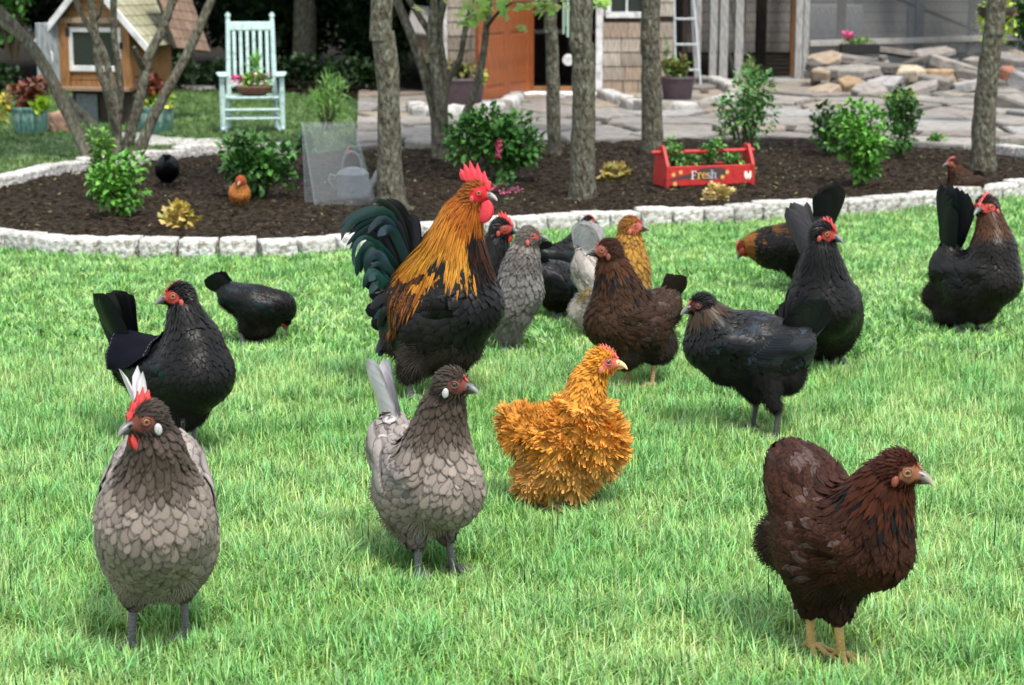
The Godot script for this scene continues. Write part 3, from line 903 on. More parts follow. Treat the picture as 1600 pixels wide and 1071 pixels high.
	for i in 4:
		var m := plain(lin(.11 + .025 * i, .30 + .03 * i, .035), 0.5)
		m.backlight_enabled = true
		m.backlight = Color(.7, .7, .5)
		tints.append(m)
	for p in spots:
		var o := part(t, "leaf", shapes.maple, Transform3D(Basis.from_euler(Vector3(rng.randfn(0.5, 0.4), rng.randf() * TAU, rng.randfn(0, 0.4))).scaled(Vector3.ONE * rng.randf_range(.085, .125)), p - b))
		o.material_override = tints[rng.randi() % 4]
	var g := Geo.new()
	for e in [[Vector3(0.000, 1.083, -12.483), Vector3(0.208, 1.089, -12.650), Vector3(0.485, 1.088, -12.735)], [Vector3(-0.153, 1.009, -12.954), Vector3(-0.233, 1.003, -12.866), Vector3(-0.337, 0.987, -12.822)]]:
		g.tube(e.map(func(p): return p - b), [.007, .005, .003], 6, Color.WHITE)
	part(t, "twig", g.mesh(M.bark))

func build_plants() -> void:
	var bright := [Color(.09, .27, .035), Color(.13, .33, .045), Color(.07, .21, .03)]
	var mid := [Color(.045, .15, .025), Color(.06, .19, .03), Color(.035, .11, .02)]
	var deep := [Color(.025, .085, .018), Color(.04, .13, .025), Color(.055, .16, .03)]
	var gold := [Color(.42, .33, .06), Color(.5, .36, .1), Color(.36, .33, .08)]
	shrub("leafy_shrub", "bright green leafy shrub at the foot of the many-stemmed tree", "shrub", Vector3(-2.055, 0.000, -9.885), Vector3(.46, .42, .36), 900, .042, bright, 401, "leaf", 18, .34)
	shrub("feathery_sapling", "tall feathery yellow-green sapling rising behind the bright shrub at left", "plant", Vector3(-2.239, 0.000, -10.496), Vector3(.17, .6, .15), 380, .04, [Color(.16, .32, .06), Color(.12, .27, .05)], 402, "leaf", 7, .3)
	shrub("rhododendron", "dark glossy rhododendron behind the orange-breasted hen", "shrub", Vector3(-1.426, 0.000, -10.706), Vector3(.56, .42, .45), 1150, .055, [Color(.03, .085, .022), Color(.05, .14, .03), Color(.07, .19, .04)], 403, "leaf", 18, .3)
	shrub("coral_bells", "golden-leaved coral bells near the front edging below the left tree", "plant", Vector3(-1.646, 0.000, -9.411), Vector3(.2, .14, .16), 110, .05, gold, 404, "maple", 8, .4)
	shrub("coral_bells", "golden-leaved coral bells between the two straight trunks", "plant", Vector3(0.610, 0.000, -11.634), Vector3(.19, .16, .16), 110, .05, [Color(.3, .24, .06), Color(.2, .18, .05), Color(.36, .27, .08)], 405, "maple", 8, .4)
	shrub("coral_bells", "pale golden coral bells right in front of the red tote", "plant", Vector3(1.141, 0.000, -10.585), Vector3(.26, .11, .14), 120, .048, [Color(.5, .38, .13), Color(.42, .33, .1), Color(.55, .42, .2)], 406, "maple", 9, .4)
	shrub("azalea", "rounded green azalea under the orange door", "shrub", Vector3(-0.086, 0.000, -11.634), Vector3(.72, .52, .5), 1900, .048, mid, 407, "leaf", 26, .32)
	var pk := shrub("astilbe", "pink astilbe plumes in front of the azalea", "flower", Vector3(-0.063, 0.000, -11.020), Vector3(.22, .13, .12), 60, .04, deep, 408, "leaf", 6, .4)
	foliage(pk, "plume", Vector3(.03, .05, .03), Vector3(.26, .08, .1), 160, .02, [Color(.5, .12, .22), Color(.42, .16, .24)], 409, "leaf", M.petal, 9, .25)
	foliage(pk, "plume", Vector3(-.02, .28, -.05), Vector3(.05, .15, .05), 70, .02, [Color(.5, .06, .14), Color(.4, .05, .12)], 410, "leaf", M.petal, 5, .3)
	shrub("ferny_plant", "tall ferny green plant on the back lawn beside the cloche", "plant", Vector3(-1.490, 0.000, -15.561), Vector3(.42, .55, .4), 520, .08, [Color(.12, .28, .05), Color(.09, .22, .04), Color(.16, .32, .06)], 411, "needle", 16, .36, "", Color(.07, .05, .03), 1.0)
	shrub("bushy_perennial", "tall loose green perennial behind the right end of the red tote", "plant", Vector3(1.516, 0.000, -12.483), Vector3(.5, .8, .42), 900, .04, [Color(.055, .17, .04), Color(.08, .22, .05), Color(.11, .25, .06)], 412, "leaf", 16, .3)
	shrub("seedling_spike", "thin pale green spike of leaves standing behind the perennial near the doorway", "plant", Vector3(2.169, 0.000, -17.572), Vector3(.2, .62, .2), 170, .07, [Color(.14, .24, .07), Color(.2, .3, .09)], 413, "needle", 8, .3, "", Color(.1, .12, .05), 1.2)
	shrub("boxwood", "dark green shrub behind the bright bush at right", "shrub", Vector3(2.221, 0.000, -13.272), Vector3(.44, .46, .4), 900, .042, deep, 414, "leaf", 14, .34)
	shrub("leafy_bush", "bright green leafy bush at the right side of the bed", "shrub", Vector3(2.063, 0.000, -11.388), Vector3(.52, .56, .44), 1500, .042, bright, 415, "leaf", 26, .32)
	shrub("slender_shrub", "slender green shrub just right of the bright bush", "shrub", Vector3(2.636, 0.000, -13.089), Vector3(.36, .56, .32), 640, .045, mid, 416, "leaf", 12, .32)
	shrub("weedy_sprig", "yellow-green sprig growing at the foot of the stone heap", "plant", Vector3(3.631, 0.000, -18.245), Vector3(.55, .24, .3), 260, .05, [Color(.18, .28, .05), Color(.24, .32, .07)], 417, "leaf", 12, .28)
	shrub("low_sprig", "small green sprig at the edge of the patio left of the scarred trunk", "plant", Vector3(3.137, 0.000, -14.167), Vector3(.2, .1, .14), 60, .045, bright, 418, "leaf", 6, .4)
	shrub("lettuce_clump", "low green clump between the cloche and the left rhododendron", "plant", Vector3(-1.444, 0.000, -13.461), Vector3(.2, .22, .2), 160, .05, deep, 419, "leaf", 8, .4)

func pot(label: String, at: Vector3, prof: Array, m: Material, called := "flower_pot") -> Node3D:
	var t := thing(called, label, "flower pot", at)
	var g := Geo.new()
	g.lathe(prof, 28, Transform3D())
	part(t, "pot", g.mesh(m))
	var s := Geo.new()
	var r: float = prof[-1].x * 0.97
	s.lathe([Vector2(0.001, prof[-1].y - 0.01), Vector2(r * 0.6, prof[-1].y - 0.006), Vector2(r, prof[-1].y - 0.02)], 20, Transform3D())
	part(t, "soil", s.mesh(M.peat))
	return t

func build_pots() -> void:
	var glazed := [Vector2(.001, 0), Vector2(.105, 0), Vector2(.125, .02), Vector2(.142, .1), Vector2(.145, .16), Vector2(.14, .19), Vector2(.152, .205), Vector2(.152, .225), Vector2(.135, .228), Vector2(.13, .2)]
	var t := pot("green glazed pot of coleus and yellow flowers left of the little coop", Vector3(-3.844, 0.000, -15.372), glazed, M.glaze)
	foliage(t, "foliage", Vector3(.0, .34, 0), Vector3(.42, .32, .34), 320, .07, [Color(.13, .035, .018), Color(.22, .07, .02), Color(.09, .03, .015)], 501, "leaf", M.leaf, 10, .4)
	foliage(t, "foliage", Vector3(.09, .25, .1), Vector3(.17, .15, .14), 90, .06, [Color(.3, .5, .04), Color(.36, .55, .05)], 502, "leaf", M.leaf, 5, .4)
	foliage(t, "flower", Vector3(-.21, .2, .06), Vector3(.2, .34, .18), 120, .045, [Color(.75, .55, .03), Color(.8, .6, .08), Color(.12, .25, .04)], 503, "leaf", M.petal, 9, .35)
	t = pot("green glazed pot of red coleus and yellow flowers right of the little coop", Vector3(-2.858, 0.000, -15.435), glazed, M.glaze)
	foliage(t, "foliage", Vector3(-.02, .38, 0), Vector3(.24, .3, .22), 180, .065, [Color(.13, .025, .018), Color(.2, .05, .025), Color(.08, .02, .015)], 504, "leaf", M.leaf, 8, .4)
	foliage(t, "flower", Vector3(0, .26, .04), Vector3(.5, .2, .28), 170, .045, [Color(.75, .52, .03), Color(.15, .32, .04), Color(.22, .4, .05)], 505, "leaf", M.petal, 9, .35)
	var tub := [Vector2(.001, 0), Vector2(.12, 0), Vector2(.135, .02), Vector2(.165, .24), Vector2(.175, .25), Vector2(.175, .27), Vector2(.155, .272), Vector2(.15, .24)]
	t = pot("plum-coloured tub of green perennials beside the ladder", Vector3(1.631, 0.000, -19.064), tub, M.purple)
	foliage(t, "foliage", Vector3(-.02, .36, 0), Vector3(.38, .24, .3), 300, .06, [Color(.13, .19, .03), Color(.17, .13, .03), Color(.08, .16, .03)], 506, "leaf", M.leaf, 10, .4)
	foliage(t, "foliage", Vector3(-.12, .52, 0), Vector3(.1, .4, .1), 70, .07, [Color(.06, .17, .03)], 507, "needle", M.leaf, 5, .3, 1.3)
	t = pot("wide dark tub of golden-green foliage in front of the orange door", Vector3(-0.508, 0.000, -18.245), [Vector2(.001, 0), Vector2(.2, 0), Vector2(.22, .03), Vector2(.245, .27), Vector2(.255, .28), Vector2(.255, .3), Vector2(.23, .302), Vector2(.22, .27)], M.purple)
	foliage(t, "foliage", Vector3(.02, .38, 0), Vector3(.34, .22, .3), 320, .05, [Color(.12, .14, .025), Color(.2, .16, .03), Color(.09, .1, .02)], 508, "leaf", M.leaf, 10, .4)
	foliage(t, "foliage", Vector3(.22, .32, .05), Vector3(.1, .2, .1), 60, .05, [Color(.3, .36, .04)], 509, "leaf", M.leaf, 5, .4)
	foliage(t, "foliage", Vector3(-.2, .5, 0), Vector3(.14, .36, .14), 60, .1, [Color(.05, .14, .03)], 510, "needle", M.leaf, 5, .3, 1.3)
	# window box by the screened run
	t = thing("window_box", "black window box of pink flowers on the stone heap", "planter", Vector3(3.945, 0.375, -22.026))
	var g := Geo.new()
	g.box(Transform3D(Basis(), Vector3(0, .055, 0)), Vector3(.44, .11, .16), .008)
	part(t, "box", g.mesh(M.dark))
	foliage(t, "foliage", Vector3(0, .13, 0), Vector3(.42, .09, .14), 130, .05, [Color(.12, .3, .05), Color(.2, .36, .06)], 511, "leaf", M.leaf, 8, .35)
	foliage(t, "flower", Vector3(-.12, .2, 0), Vector3(.16, .13, .1), 46, .05, [Color(.75, .05, .22), Color(.7, .08, .28)], 512, "leaf", M.petal, 3, .25)
	# hanging basket by the right trunk
	t = thing("hanging_basket", "hanging basket of lime-green trailing leaves behind the right-hand trunk", "planter", Vector3(4.001, 0.729, -16.088))
	g = Geo.new()
	g.lathe([Vector2(.001, .12), Vector2(.1, .14), Vector2(.15, .22), Vector2(.16, .27), Vector2(.14, .27)], 20, Transform3D())
	part(t, "basket", g.mesh(M.dark_wood))
	g = Geo.new()
	for a in 3: g.tube([Vector3(cos(a * 2.1) * .15, .27, sin(a * 2.1) * .15), Vector3(0, .9, 0)], [.003, .003], 5)
	g.tube([Vector3(0, .9, 0), Vector3(0, 2.2, 0)], [.003, .003], 5)
	part(t, "wire", g.mesh(M.dark))
	foliage(t, "foliage", Vector3(0, .17, 0), Vector3(.46, .44, .36), 330, .065, [Color(.36, .5, .04), Color(.28, .45, .04), Color(.42, .55, .07)], 513, "leaf", M.leaf, 12, .36, 0.0)
	foliage(t, "flower", Vector3(.05, .24, .1), Vector3(.3, .2, .2), 14, .045, [Color(.6, .05, .35)], 514, "leaf", M.petal, 5, .3)

# ---------------------------------------------------------------- garden things
func build_chair() -> void:
	var t := thing("rocking_chair", "pale blue-green wooden rocking chair with slatted back on the back lawn", "rocking chair", Vector3(-2.095, 0.000, -15.561), deg_to_rad(8))
	var w := .205
	var bar := func(called: String, a: Vector3, b: Vector3, r0: float, r1: float):
		var g := Geo.new()
		var d := (b - a)
		g.tube([a, a + d * .25, a + d * .5, a + d * .75, b], [r0 * .9, r0, (r0 + r1) * .52, r1, r1 * .9], 12)
		part(t, called, g.mesh(M.chair))
	for s in [-1.0, 1.0]:
		var g := Geo.new()
		var foot := Vector3(s * .19, .03, -.14)
		var seat := Vector3(s * .185, .30, -.155)
		var top := Vector3(s * .178, .90, -.30)
		g.tube([foot, seat, seat.lerp(top, .5), top, top + Vector3(0, .012, -.003), top + Vector3(0, .02, -.004), top + Vector3(0, .04, -.008), top + Vector3(0, .056, -.012)], [.018, .02, .02, .019, .012, .02, .024, .008], 12)
		part(t, "back_post", g.mesh(M.chair))
		g = Geo.new()
		g.tube([Vector3(s * .235, .03, .2), Vector3(s * .235, .06, .2), Vector3(s * .235, .26, .2), Vector3(s * .235, .3, .2), Vector3(s * .235, .46, .2)], [.018, .022, .022, .024, .017], 12)
		part(t, "front_leg", g.mesh(M.chair))
		g = Geo.new()
		g.box(Transform3D(Basis(Vector3.UP, s * -.06), Vector3(s * .23, .47, .02)), Vector3(.085, .022, .47), .008)
		part(t, "arm", g.mesh(M.chair))
		g = Geo.new()
		var path := []
		var rr := []
		for i in 9:
			var a := (i - 4) / 4.0
			path.append(Vector3(s * lerpf(.195, .235, (a + 1) * .5), .014 + .05 * a * a, .03 + a * .37))
			rr.append(.016)
		g.tube(path, rr, 8)
		part(t, "rocker", g.mesh(M.chair))
		bar.call("side_rung", Vector3(s * .19, .14, -.15), Vector3(s * .235, .14, .2), .01, .01)
	bar.call("rung", Vector3(-.235, .13, .2), Vector3(.235, .13, .2), .011, .011)
	bar.call("rung", Vector3(-.235, .2, .2), Vector3(.235, .2, .2), .012, .012)
	bar.call("rung", Vector3(-.19, .12, -.15), Vector3(.19, .12, -.15), .01, .01)
	var g := Geo.new()
	for k in 11: g.box(Transform3D(Basis(), Vector3(0, .292 + .003 * sin(k * 2.0), -.15 + k * .034)), Vector3(.42 + .005 * k, .02, .03), .005)
	part(t, "seat", g.mesh(M.chair))
	for q in [[.385, .06], [.845, .075]]:
		g = Geo.new()
		g.box(Transform3D(Basis(Vector3.RIGHT, -.235), Vector3(0, q[0], -.155 - (q[0] - .3) * .242)), Vector3(.35, q[1], .026), .008)
		part(t, "back_rail", g.mesh(M.chair))
	for k in 6:
		g = Geo.new()
		var x := (k - 2.5) * .053
		g.rail(Vector3(x, .41, -.182), Vector3(x, .82, -.281), .028, .013, .004, Color.WHITE, Vector3.RIGHT)
		part(t, "slat", g.mesh(M.chair))
	var p := pot("shallow clay bowl of pink and pale flowers on the rocking chair's seat", Vector3(-2.095, 0.000, -15.561) + Vector3(.02, .305, .03), [Vector2(.001, 0), Vector2(.09, 0), Vector2(.15, .06), Vector2(.16, .075), Vector2(.14, .078), Vector2(.13, .06)], M.clay, "flower_bowl")
	foliage(p, "foliage", Vector3(0, .11, 0), Vector3(.34, .12, .26), 190, .045, [Color(.16, .34, .05), Color(.28, .42, .07), Color(.1, .22, .04)], 521, "leaf", M.leaf, 9, .35)
	foliage(p, "flower", Vector3(-.13, .14, .05), Vector3(.12, .1, .1), 30, .04, [Color(.75, .06, .3), Color(.7, .1, .34)], 522, "leaf", M.petal, 3, .3)
	foliage(p, "flower", Vector3(.08, .15, .02), Vector3(.24, .12, .16), 46, .03, [Color(.6, .45, .55), Color(.7, .2, .4), Color(.7, .66, .62)], 523, "leaf", M.petal, 8, .25)
	foliage(p, "foliage", Vector3(.02, .25, 0), Vector3(.12, .28, .1), 36, .11, [Color(.12, .3, .05)], 524, "needle", M.leaf, 3, .2, 1.6)

func build_tote() -> void:
	var t := thing("wooden_tote", "red wooden tool tote lettered Fresh and planted with herbs", "planter", Vector3(1.142, 0.000, -11.388) + Vector3(0, .035, 0), deg_to_rad(17))
	var L := .575
	var g := Geo.new()
	g.box(Transform3D(Basis(), Vector3(0, .008, 0)), Vector3(L - .04, .014, .17), .002)
	part(t, "bottom", g.mesh(M.red))
	for s in [-1.0, 1.0]:
		g = Geo.new()
		g.box(Transform3D(Basis(), Vector3(0, .062, s * .092)), Vector3(L - .035, .115, .014), .003)
		part(t, "front_board" if s > 0 else "back_board", g.mesh(M.red))
		g = Geo.new()
		var out := [Vector2(-.105, 0), Vector2(.105, 0), Vector2(.105, .12), Vector2(.03, .235), Vector2(-.03, .235), Vector2(-.105, .12)]
		var x0: float = s * (L * .5 - .0165)
		var mid := Vector3(x0, .1, 0)
		var a := []
		var b := []
		for q in out:
			a.append(Vector3(x0 - .009, q.y, q.x))
			b.append(Vector3(x0 + .009, q.y, q.x))
		g.flat(a, mid)
		g.flat(b, mid)
		for i in 6: g.flat([a[i], a[(i + 1) % 6], b[(i + 1) % 6], b[i]], mid)
		part(t, "end_board", g.mesh(M.red))
	g = Geo.new()
	g.tube([Vector3(-L * .5 - .045, .195, 0), Vector3(-L * .2, .195, 0), Vector3(L * .2, .195, 0), Vector3(L * .5 + .03, .195, 0)], [.0125, .0125, .0125, .0125], 14)
	part(t, "handle", g.mesh(M.red))
	g = Geo.new()
	g.box(Transform3D(Basis(), Vector3(0, .05, 0)), Vector3(L - .06, .07, .165), 0)
	part(t, "soil", g.mesh(M.peat))
	# painted decoration on the front board
	var zf := .0995
	var shape := func(called: String, pts: Array, z: float, col: Color):
		var q := Geo.new()
		var a := []
		for p in pts: a.append(Vector3(p.x, p.y, z))
		var c := Vector3.ZERO
		for p in a: c += p
		c /= a.size()
		for i in a.size(): q.flat([a[i], a[(i + 1) % a.size()], c], c - Vector3(0, 0, 1), col)
		part(t, called, q.mesh(M.paint))
	var brown := Color(.06, .035, .028)
	shape.call("painted_band", [Vector2(-.262, .048), Vector2(-.2, .06), Vector2(-.12, .078), Vector2(-.06, .105), Vector2(.02, .108), Vector2(.09, .1), Vector2(.11, .07), Vector2(.06, .045), Vector2(-.02, .03), Vector2(-.1, .042), Vector2(-.19, .044), Vector2(-.262, .034)], zf, brown)
	for q in [[-.225, .018], [-.235, .072], [-.19, .085], [.105, .078], [.075, .05]]:
		var pts := []
		for i in 12: pts.append(Vector2(q[0], q[1]) + Vector2.from_angle(TAU * i / 12.0) * (.017 if i % 2 == 0 else .008))
		shape.call("painted_flower", pts, zf + .0006, Color(.62, .42, .12))
	shape.call("painted_butterfly", [Vector2(.215, .05), Vector2(.232, .03), Vector2(.24, .045), Vector2(.248, .03), Vector2(.266, .05), Vector2(.264, .078), Vector2(.252, .082), Vector2(.24, .062), Vector2(.228, .082), Vector2(.216, .078)], zf + .0006, Color(.75, .73, .62))
	var cols := [Color(.75, .7, .66), Color(.72, .45, .1), Color(.72, .36, .06), Color(.5, .42, .4), Color(.42, .48, .55)]
	var px := -.128
	for i in 5:
		var tm := TextMesh.new()
		tm.text = "Fresh"[i]
		tm.font = SystemFont.new()
		tm.font.font_names = PackedStringArray(["Droid Serif"])
		tm.font_size = 64
		tm.pixel_size = .066 / 64.0
		tm.depth = .0012
		tm.material = plain(cols[i].linear_to_srgb(), .6)
		var wide: float = [.04, .03, .032, .027, .036][i]
		part(t, "letter", tm, Transform3D(Basis(), Vector3(px + wide * .5, .066, zf + .002)))
		px += wide
	var greens := [Color(.06, .2, .035), Color(.09, .26, .045), Color(.13, .3, .07)]
	var k := 0
	for q in [[-.2, .17, .15, .2, "leafy herb growing at the left end of the red tote"], [.03, .15, .16, .2, "bushy herb spilling over the front of the red tote"], [-.1, .12, .13, .1, "short seedlings growing in the red tote between its two taller herbs"], [.16, .12, .14, .11, "low herb at the right end of the red tote"]]:
		var h := shrub("herb", q[4], "plant", t.transform * Vector3(q[0], .085, .0), Vector3(q[2] * 1.25, q[3], q[2]), 190 if q[3] > .15 else 100, .034, greens, 530 + k, "leaf", 8, .4)
		k += 1

func build_cloche() -> void:
	var at: Vector3 = Vector3(-0.896, 0.000, -10.322)
	var t := thing("garden_cloche", "see-through mesh cloche standing over the watering can", "cloche", at + Vector3(0, .02, 0), deg_to_rad(6))
	var top := .44
	var lo := [Vector3(-.165, 0, .0), Vector3(.165, 0, .0), Vector3(.15, 0, -.3), Vector3(-.22, 0, -.3)]
	var hi := [Vector3(-.225, top, -.12), Vector3(.055, top, -.12), Vector3(.05, top, -.26), Vector3(-.23, top, -.26)]
	for i in 4:
		var j := (i + 1) % 4
		var g := Geo.new()
		var ctr := Vector3(-.05, .2, -.15)
		var a: Vector3 = lo[i]; var b: Vector3 = lo[j]; var c: Vector3 = hi[j]; var d: Vector3 = hi[i]
		g.flat([a, b, c, d], ctr)
		part(t, "panel", g.mesh(M.cloche))
		g = Geo.new()
		g.tube([a, d], [.004, .004], 6)
		g.tube([d, c], [.004, .004], 6)
		g.tube([a, b], [.004, .004], 6)
		part(t, "frame", g.mesh(M.cloche))
	t = thing("watering_can", "galvanised watering can inside the mesh cloche", "watering can", Vector3(-0.889, 0.000, -10.706) + Vector3(0, .03, 0), deg_to_rad(8))
	var g := Geo.new()
	g.lathe([Vector2(.001, 0), Vector2(.088, 0), Vector2(.092, .01), Vector2(.09, .02), Vector2(.088, .13), Vector2(.092, .135), Vector2(.088, .14), Vector2(.06, .165), Vector2(.03, .172), Vector2(.001, .173)], 28, Transform3D())
	part(t, "body", g.mesh(M.tin))
	g = Geo.new()
	g.tube([Vector3(.07, .03, 0), Vector3(.12, .1, 0), Vector3(.17, .2, 0)], [.03, .02, .013], 12)
	g.lathe([Vector2(.013, 0), Vector2(.04, .035), Vector2(.038, .045), Vector2(.001, .05)], 16, Transform3D(Basis(Vector3.BACK, -.5), Vector3(.168, .196, 0)))
	part(t, "spout", g.mesh(M.tin))
	var arc := []
	var rr := []
	for i in 13:
		var a := PI * i / 12.0
		arc.append(Vector3(cos(a) * .055 - .005, .16 + sin(a) * .1, 0))
		rr.append(.006)
	g = Geo.new()
	g.tube(arc, rr, 8)
	part(t, "top_handle", g.mesh(M.tin))
	g = Geo.new()
	g.tube([Vector3(-.085, .12, 0), Vector3(-.125, .135, 0), Vector3(-.135, .1, 0), Vector3(-.11, .06, 0), Vector3(-.088, .05, 0)], [.006, .006, .006, .006, .006], 8)
	part(t, "side_handle", g.mesh(M.tin))

func build_small_coop() -> void:
	var t := thing("little_coop", "little wooden coop with gabled roof, white trim and a framed window", "coop", Vector3(-3.523, 0.000, -16.365) + Vector3(0, 0, -.05), deg_to_rad(-16))
	var W := .66     # front width
	var D := .75
	var y0 := .30
	var y1 := .86
	var ya := 1.22
	var wall := func(called: String, parts: Array, m: Material):
		var g := Geo.new()
		for q in parts: g.box(Transform3D(Basis(), q[0]), q[1], .005)
		return part(t, called, g.mesh(m))
	# base with its dark mesh run
	wall.call("base", [[Vector3(0, .14, -D * .5), Vector3(W * .86, .28, D * .8)]], M.dark_wood)
	wall.call("base_panel", [[Vector3(-.13, .14, -.055), Vector3(.2, .24, .02)]], M.tin)
	wall.call("ledge", [[Vector3(.0, .305, .0), Vector3(W * .96, .035, .14)]], worn(lin(.36, .24, .16), M.grey_wood.albedo_texture, Vector3(6, 2, 6)))
	wall.call("corner_post", [[Vector3(-W * .5 + .04, (y0 + y1) * .5 + .02, 0), Vector3(.085, y1 - y0 + .02, .06)]], M.pine)
	wall.call("corner_post", [[Vector3(W * .5 - .04, (y0 + y1) * .5 + .02, 0), Vector3(.085, y1 - y0 + .02, .06)]], M.pine)
	wall.call("header", [[Vector3(0, y1 + .02, .012), Vector3(W + .02, .05, .05)]], worn(lin(.42, .3, .2), M.grey_wood.albedo_texture, Vector3(6, 2, 6)))
	var fw := wall.call("front_wall", [[Vector3(0, .58, -.035), Vector3(W - .16, .56, .02)]], M.pine)
	for k in 3: wall.call("clapboard", [[Vector3(0, .345 + k * .055, -.016), Vector3(W - .165, .05, .016)]], M.pine)
	wall.call("back_wall", [[Vector3(0, .6, -D), Vector3(W, .6, .03)]], M.pine)
	wall.call("side_wall", [[Vector3(W * .5 - .015, .58, -D * .5 - .015), Vector3(.03, .56, D - .06)]], M.pine)
	wall.call("side_wall", [[Vector3(-W * .5 + .015, .58, -D * .5 - .015), Vector3(.03, .56, D - .06)]], M.pine)
	# gable end of boards
	var n := 5
	for k in n:
		var ya0 := y1 + .048 + k * (ya - y1 - .05) / n
		var ya1 := y1 + .044 + (k + 1) * (ya - y1 - .05) / n
		var hw0 := (W * .5 + .0) * (ya - ya0) / (ya - y1)
		var hw1 := (W * .5 + .0) * (ya - ya1) / (ya - y1)
		var g := Geo.new()
		var ctr := Vector3(0, (ya0 + ya1) * .5, -.02)
		var f := [Vector3(-hw0, ya0, .012), Vector3(hw0, ya0, .012), Vector3(hw1, ya1, .004), Vector3(-hw1, ya1, .004)]
		var bk := f.map(func(p): return p - Vector3(0, 0, .03))
		g.flat(f, ctr)
		g.flat(bk, ctr)
		for i in 4: g.flat([f[i], f[(i + 1) % 4], bk[(i + 1) % 4], bk[i]], ctr)
		part(t, "gable_board", g.mesh(M.pine))
	# window
	var win := wall.call("window", [[Vector3(-.005, .80, -.006), Vector3(.50, .04, .035)], [Vector3(-.005, .475, -.006), Vector3(.50, .05, .035)], [Vector3(-.235, .637, -.006), Vector3(.04, .285, .035)], [Vector3(.215, .637, -.006), Vector3(.055, .285, .035)]], M.white)
	var g2 := Geo.new()
	g2.box(Transform3D(Basis(), Vector3(-.01, .637, -.012)), Vector3(.43, .285, .01))
	part(win, "pane", g2.mesh(M.glass))
	g2 = Geo.new()
	for k in 5: g2.ball(Transform3D(Basis.from_scale(Vector3(.045, .035, .014)), Vector3(.25, .5 + k * .07, .004)), 8)
	part(win, "scalloped_trim", g2.mesh(M.white))
	g2 = Geo.new()
	g2.box(Transform3D(Basis(), Vector3(.255, .67, .022)), Vector3(.04, .06, .02), .004)
	g2.box(Transform3D(Basis(), Vector3(-.25, .78, .022)), Vector3(.035, .07, .02), .004)
	part(win, "hinge", g2.mesh(M.dark))
	g2 = Geo.new()
	g2.box(Transform3D(Basis(), Vector3(.0, .86, -.018)), Vector3(W - .18, .05, .02), .003)
	part(t, "lintel", g2.mesh(M.grey_wood))
	# open shutter door on the left
	g2 = Geo.new()
	g2.box(Transform3D(Basis(Vector3.UP, deg_to_rad(62)), Vector3(-W * .5 - .055, .58, .1)), Vector3(.24, .56, .025), .006)
	var dr := part(t, "open_door", g2.mesh(worn(lin(.33, .37, .4), M.grey_wood.albedo_texture, Vector3(5, 1, 5))))
	g2 = Geo.new()
	g2.tube([Vector3(-W * .5 - .02, .62, .13), Vector3(-W * .5 + .0, .6, .145), Vector3(-W * .5 - .0, .54, .15), Vector3(-W * .5 - .02, .52, .135)], [.009, .01, .01, .009], 8)
	part(dr, "handle", g2.mesh(M.white))
	# roof: two slopes of wooden shingles with a white barge board along the front
	var eave := W * .5 + .2
	var rise := (ya - y1) / (W * .5)
	for s in [-1.0, 1.0]:
		var a := Vector3(0, ya + .03, .1)
		var b := Vector3(s * eave, ya + .03 - eave * rise, .1)
		var dn := (b - a)
		var nn := Vector3(-dn.y * s, absf(dn.x), 0).normalized()
		var rf := Geo.new()
		var bs := Basis(dn.normalized(), nn, dn.normalized().cross(nn))
		rf.box(Transform3D(bs, (a + b) * .5 + Vector3(0, 0, -.1 - D * .5) - nn * .012), Vector3(dn.length(), .018, D + .22))
		var r := part(t, "roof", rf.mesh(M.dark_wood))
		rng.seed = 61
		for k in 7:
			for j in 8:
				var q := Geo.new()
				var c := a + dn * ((k + .5) / 7.0) + Vector3(0, 0, -(j + .5) * (D + .2) / 8.0) + nn * .008
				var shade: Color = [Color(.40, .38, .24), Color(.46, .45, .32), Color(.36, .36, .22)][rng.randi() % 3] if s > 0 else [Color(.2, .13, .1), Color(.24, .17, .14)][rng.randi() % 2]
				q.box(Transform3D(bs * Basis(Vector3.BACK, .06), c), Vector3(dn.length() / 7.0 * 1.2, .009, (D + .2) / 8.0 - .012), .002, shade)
				part(r, "shingle", q.mesh(M.shingle))
		var bg := Geo.new()
		bg.rail(a + Vector3(0, -.015, .008), b + Vector3(0, -.015, .008) + dn.normalized() * .02, .055, .02, .004)
		part(t, "barge_board", bg.mesh(M.white))
	# the lower side roof at right with brown shingles
	var rs := Geo.new()
	var p0 := Vector3(W * .5 + .08, 1.2, -.28)
	var p1 := Vector3(W * .5 + .32, .62, -.22)
	var dn2 := p1 - p0
	var nn2 := Vector3(-dn2.y, dn2.x, 0).normalized()
	var bs2 := Basis(dn2.normalized(), nn2, dn2.normalized().cross(nn2))
	var cc := (p0 + p1) * .5 + Vector3(0, 0, -.28)
	rs.box(Transform3D(bs2, cc), Vector3(dn2.length(), .02, .62))
	var sr := part(t, "side_roof", rs.mesh(M.dark_wood))
	rng.seed = 62
	for k in 7:
		for j in 6:
			var q := Geo.new()
			q.box(Transform3D(bs2 * Basis(Vector3.BACK, .05), cc + bs2 * Vector3((k - 3.0) * dn2.length() / 7.0, .02, (j - 2.5) * .103)), Vector3(dn2.length() / 7.0 * 1.15, .01, .096), .002, [Color(.26, .17, .115), Color(.3, .2, .14), Color(.22, .145, .1)][rng.randi() % 3])
			part(sr, "shingle", q.mesh(M.shingle))
	var rk := rock_mesh(Vector3(.17, .2, .15), 66, .45, .3, Color(.42, .26, .19))
	tag(part(self, "boulder", rk, Transform3D(Basis(), Vector3(-3.658, 0.000, -15.561) + Vector3(0, .08, 0))), "pinkish upright boulder between the left pot and the little coop", "boulder")

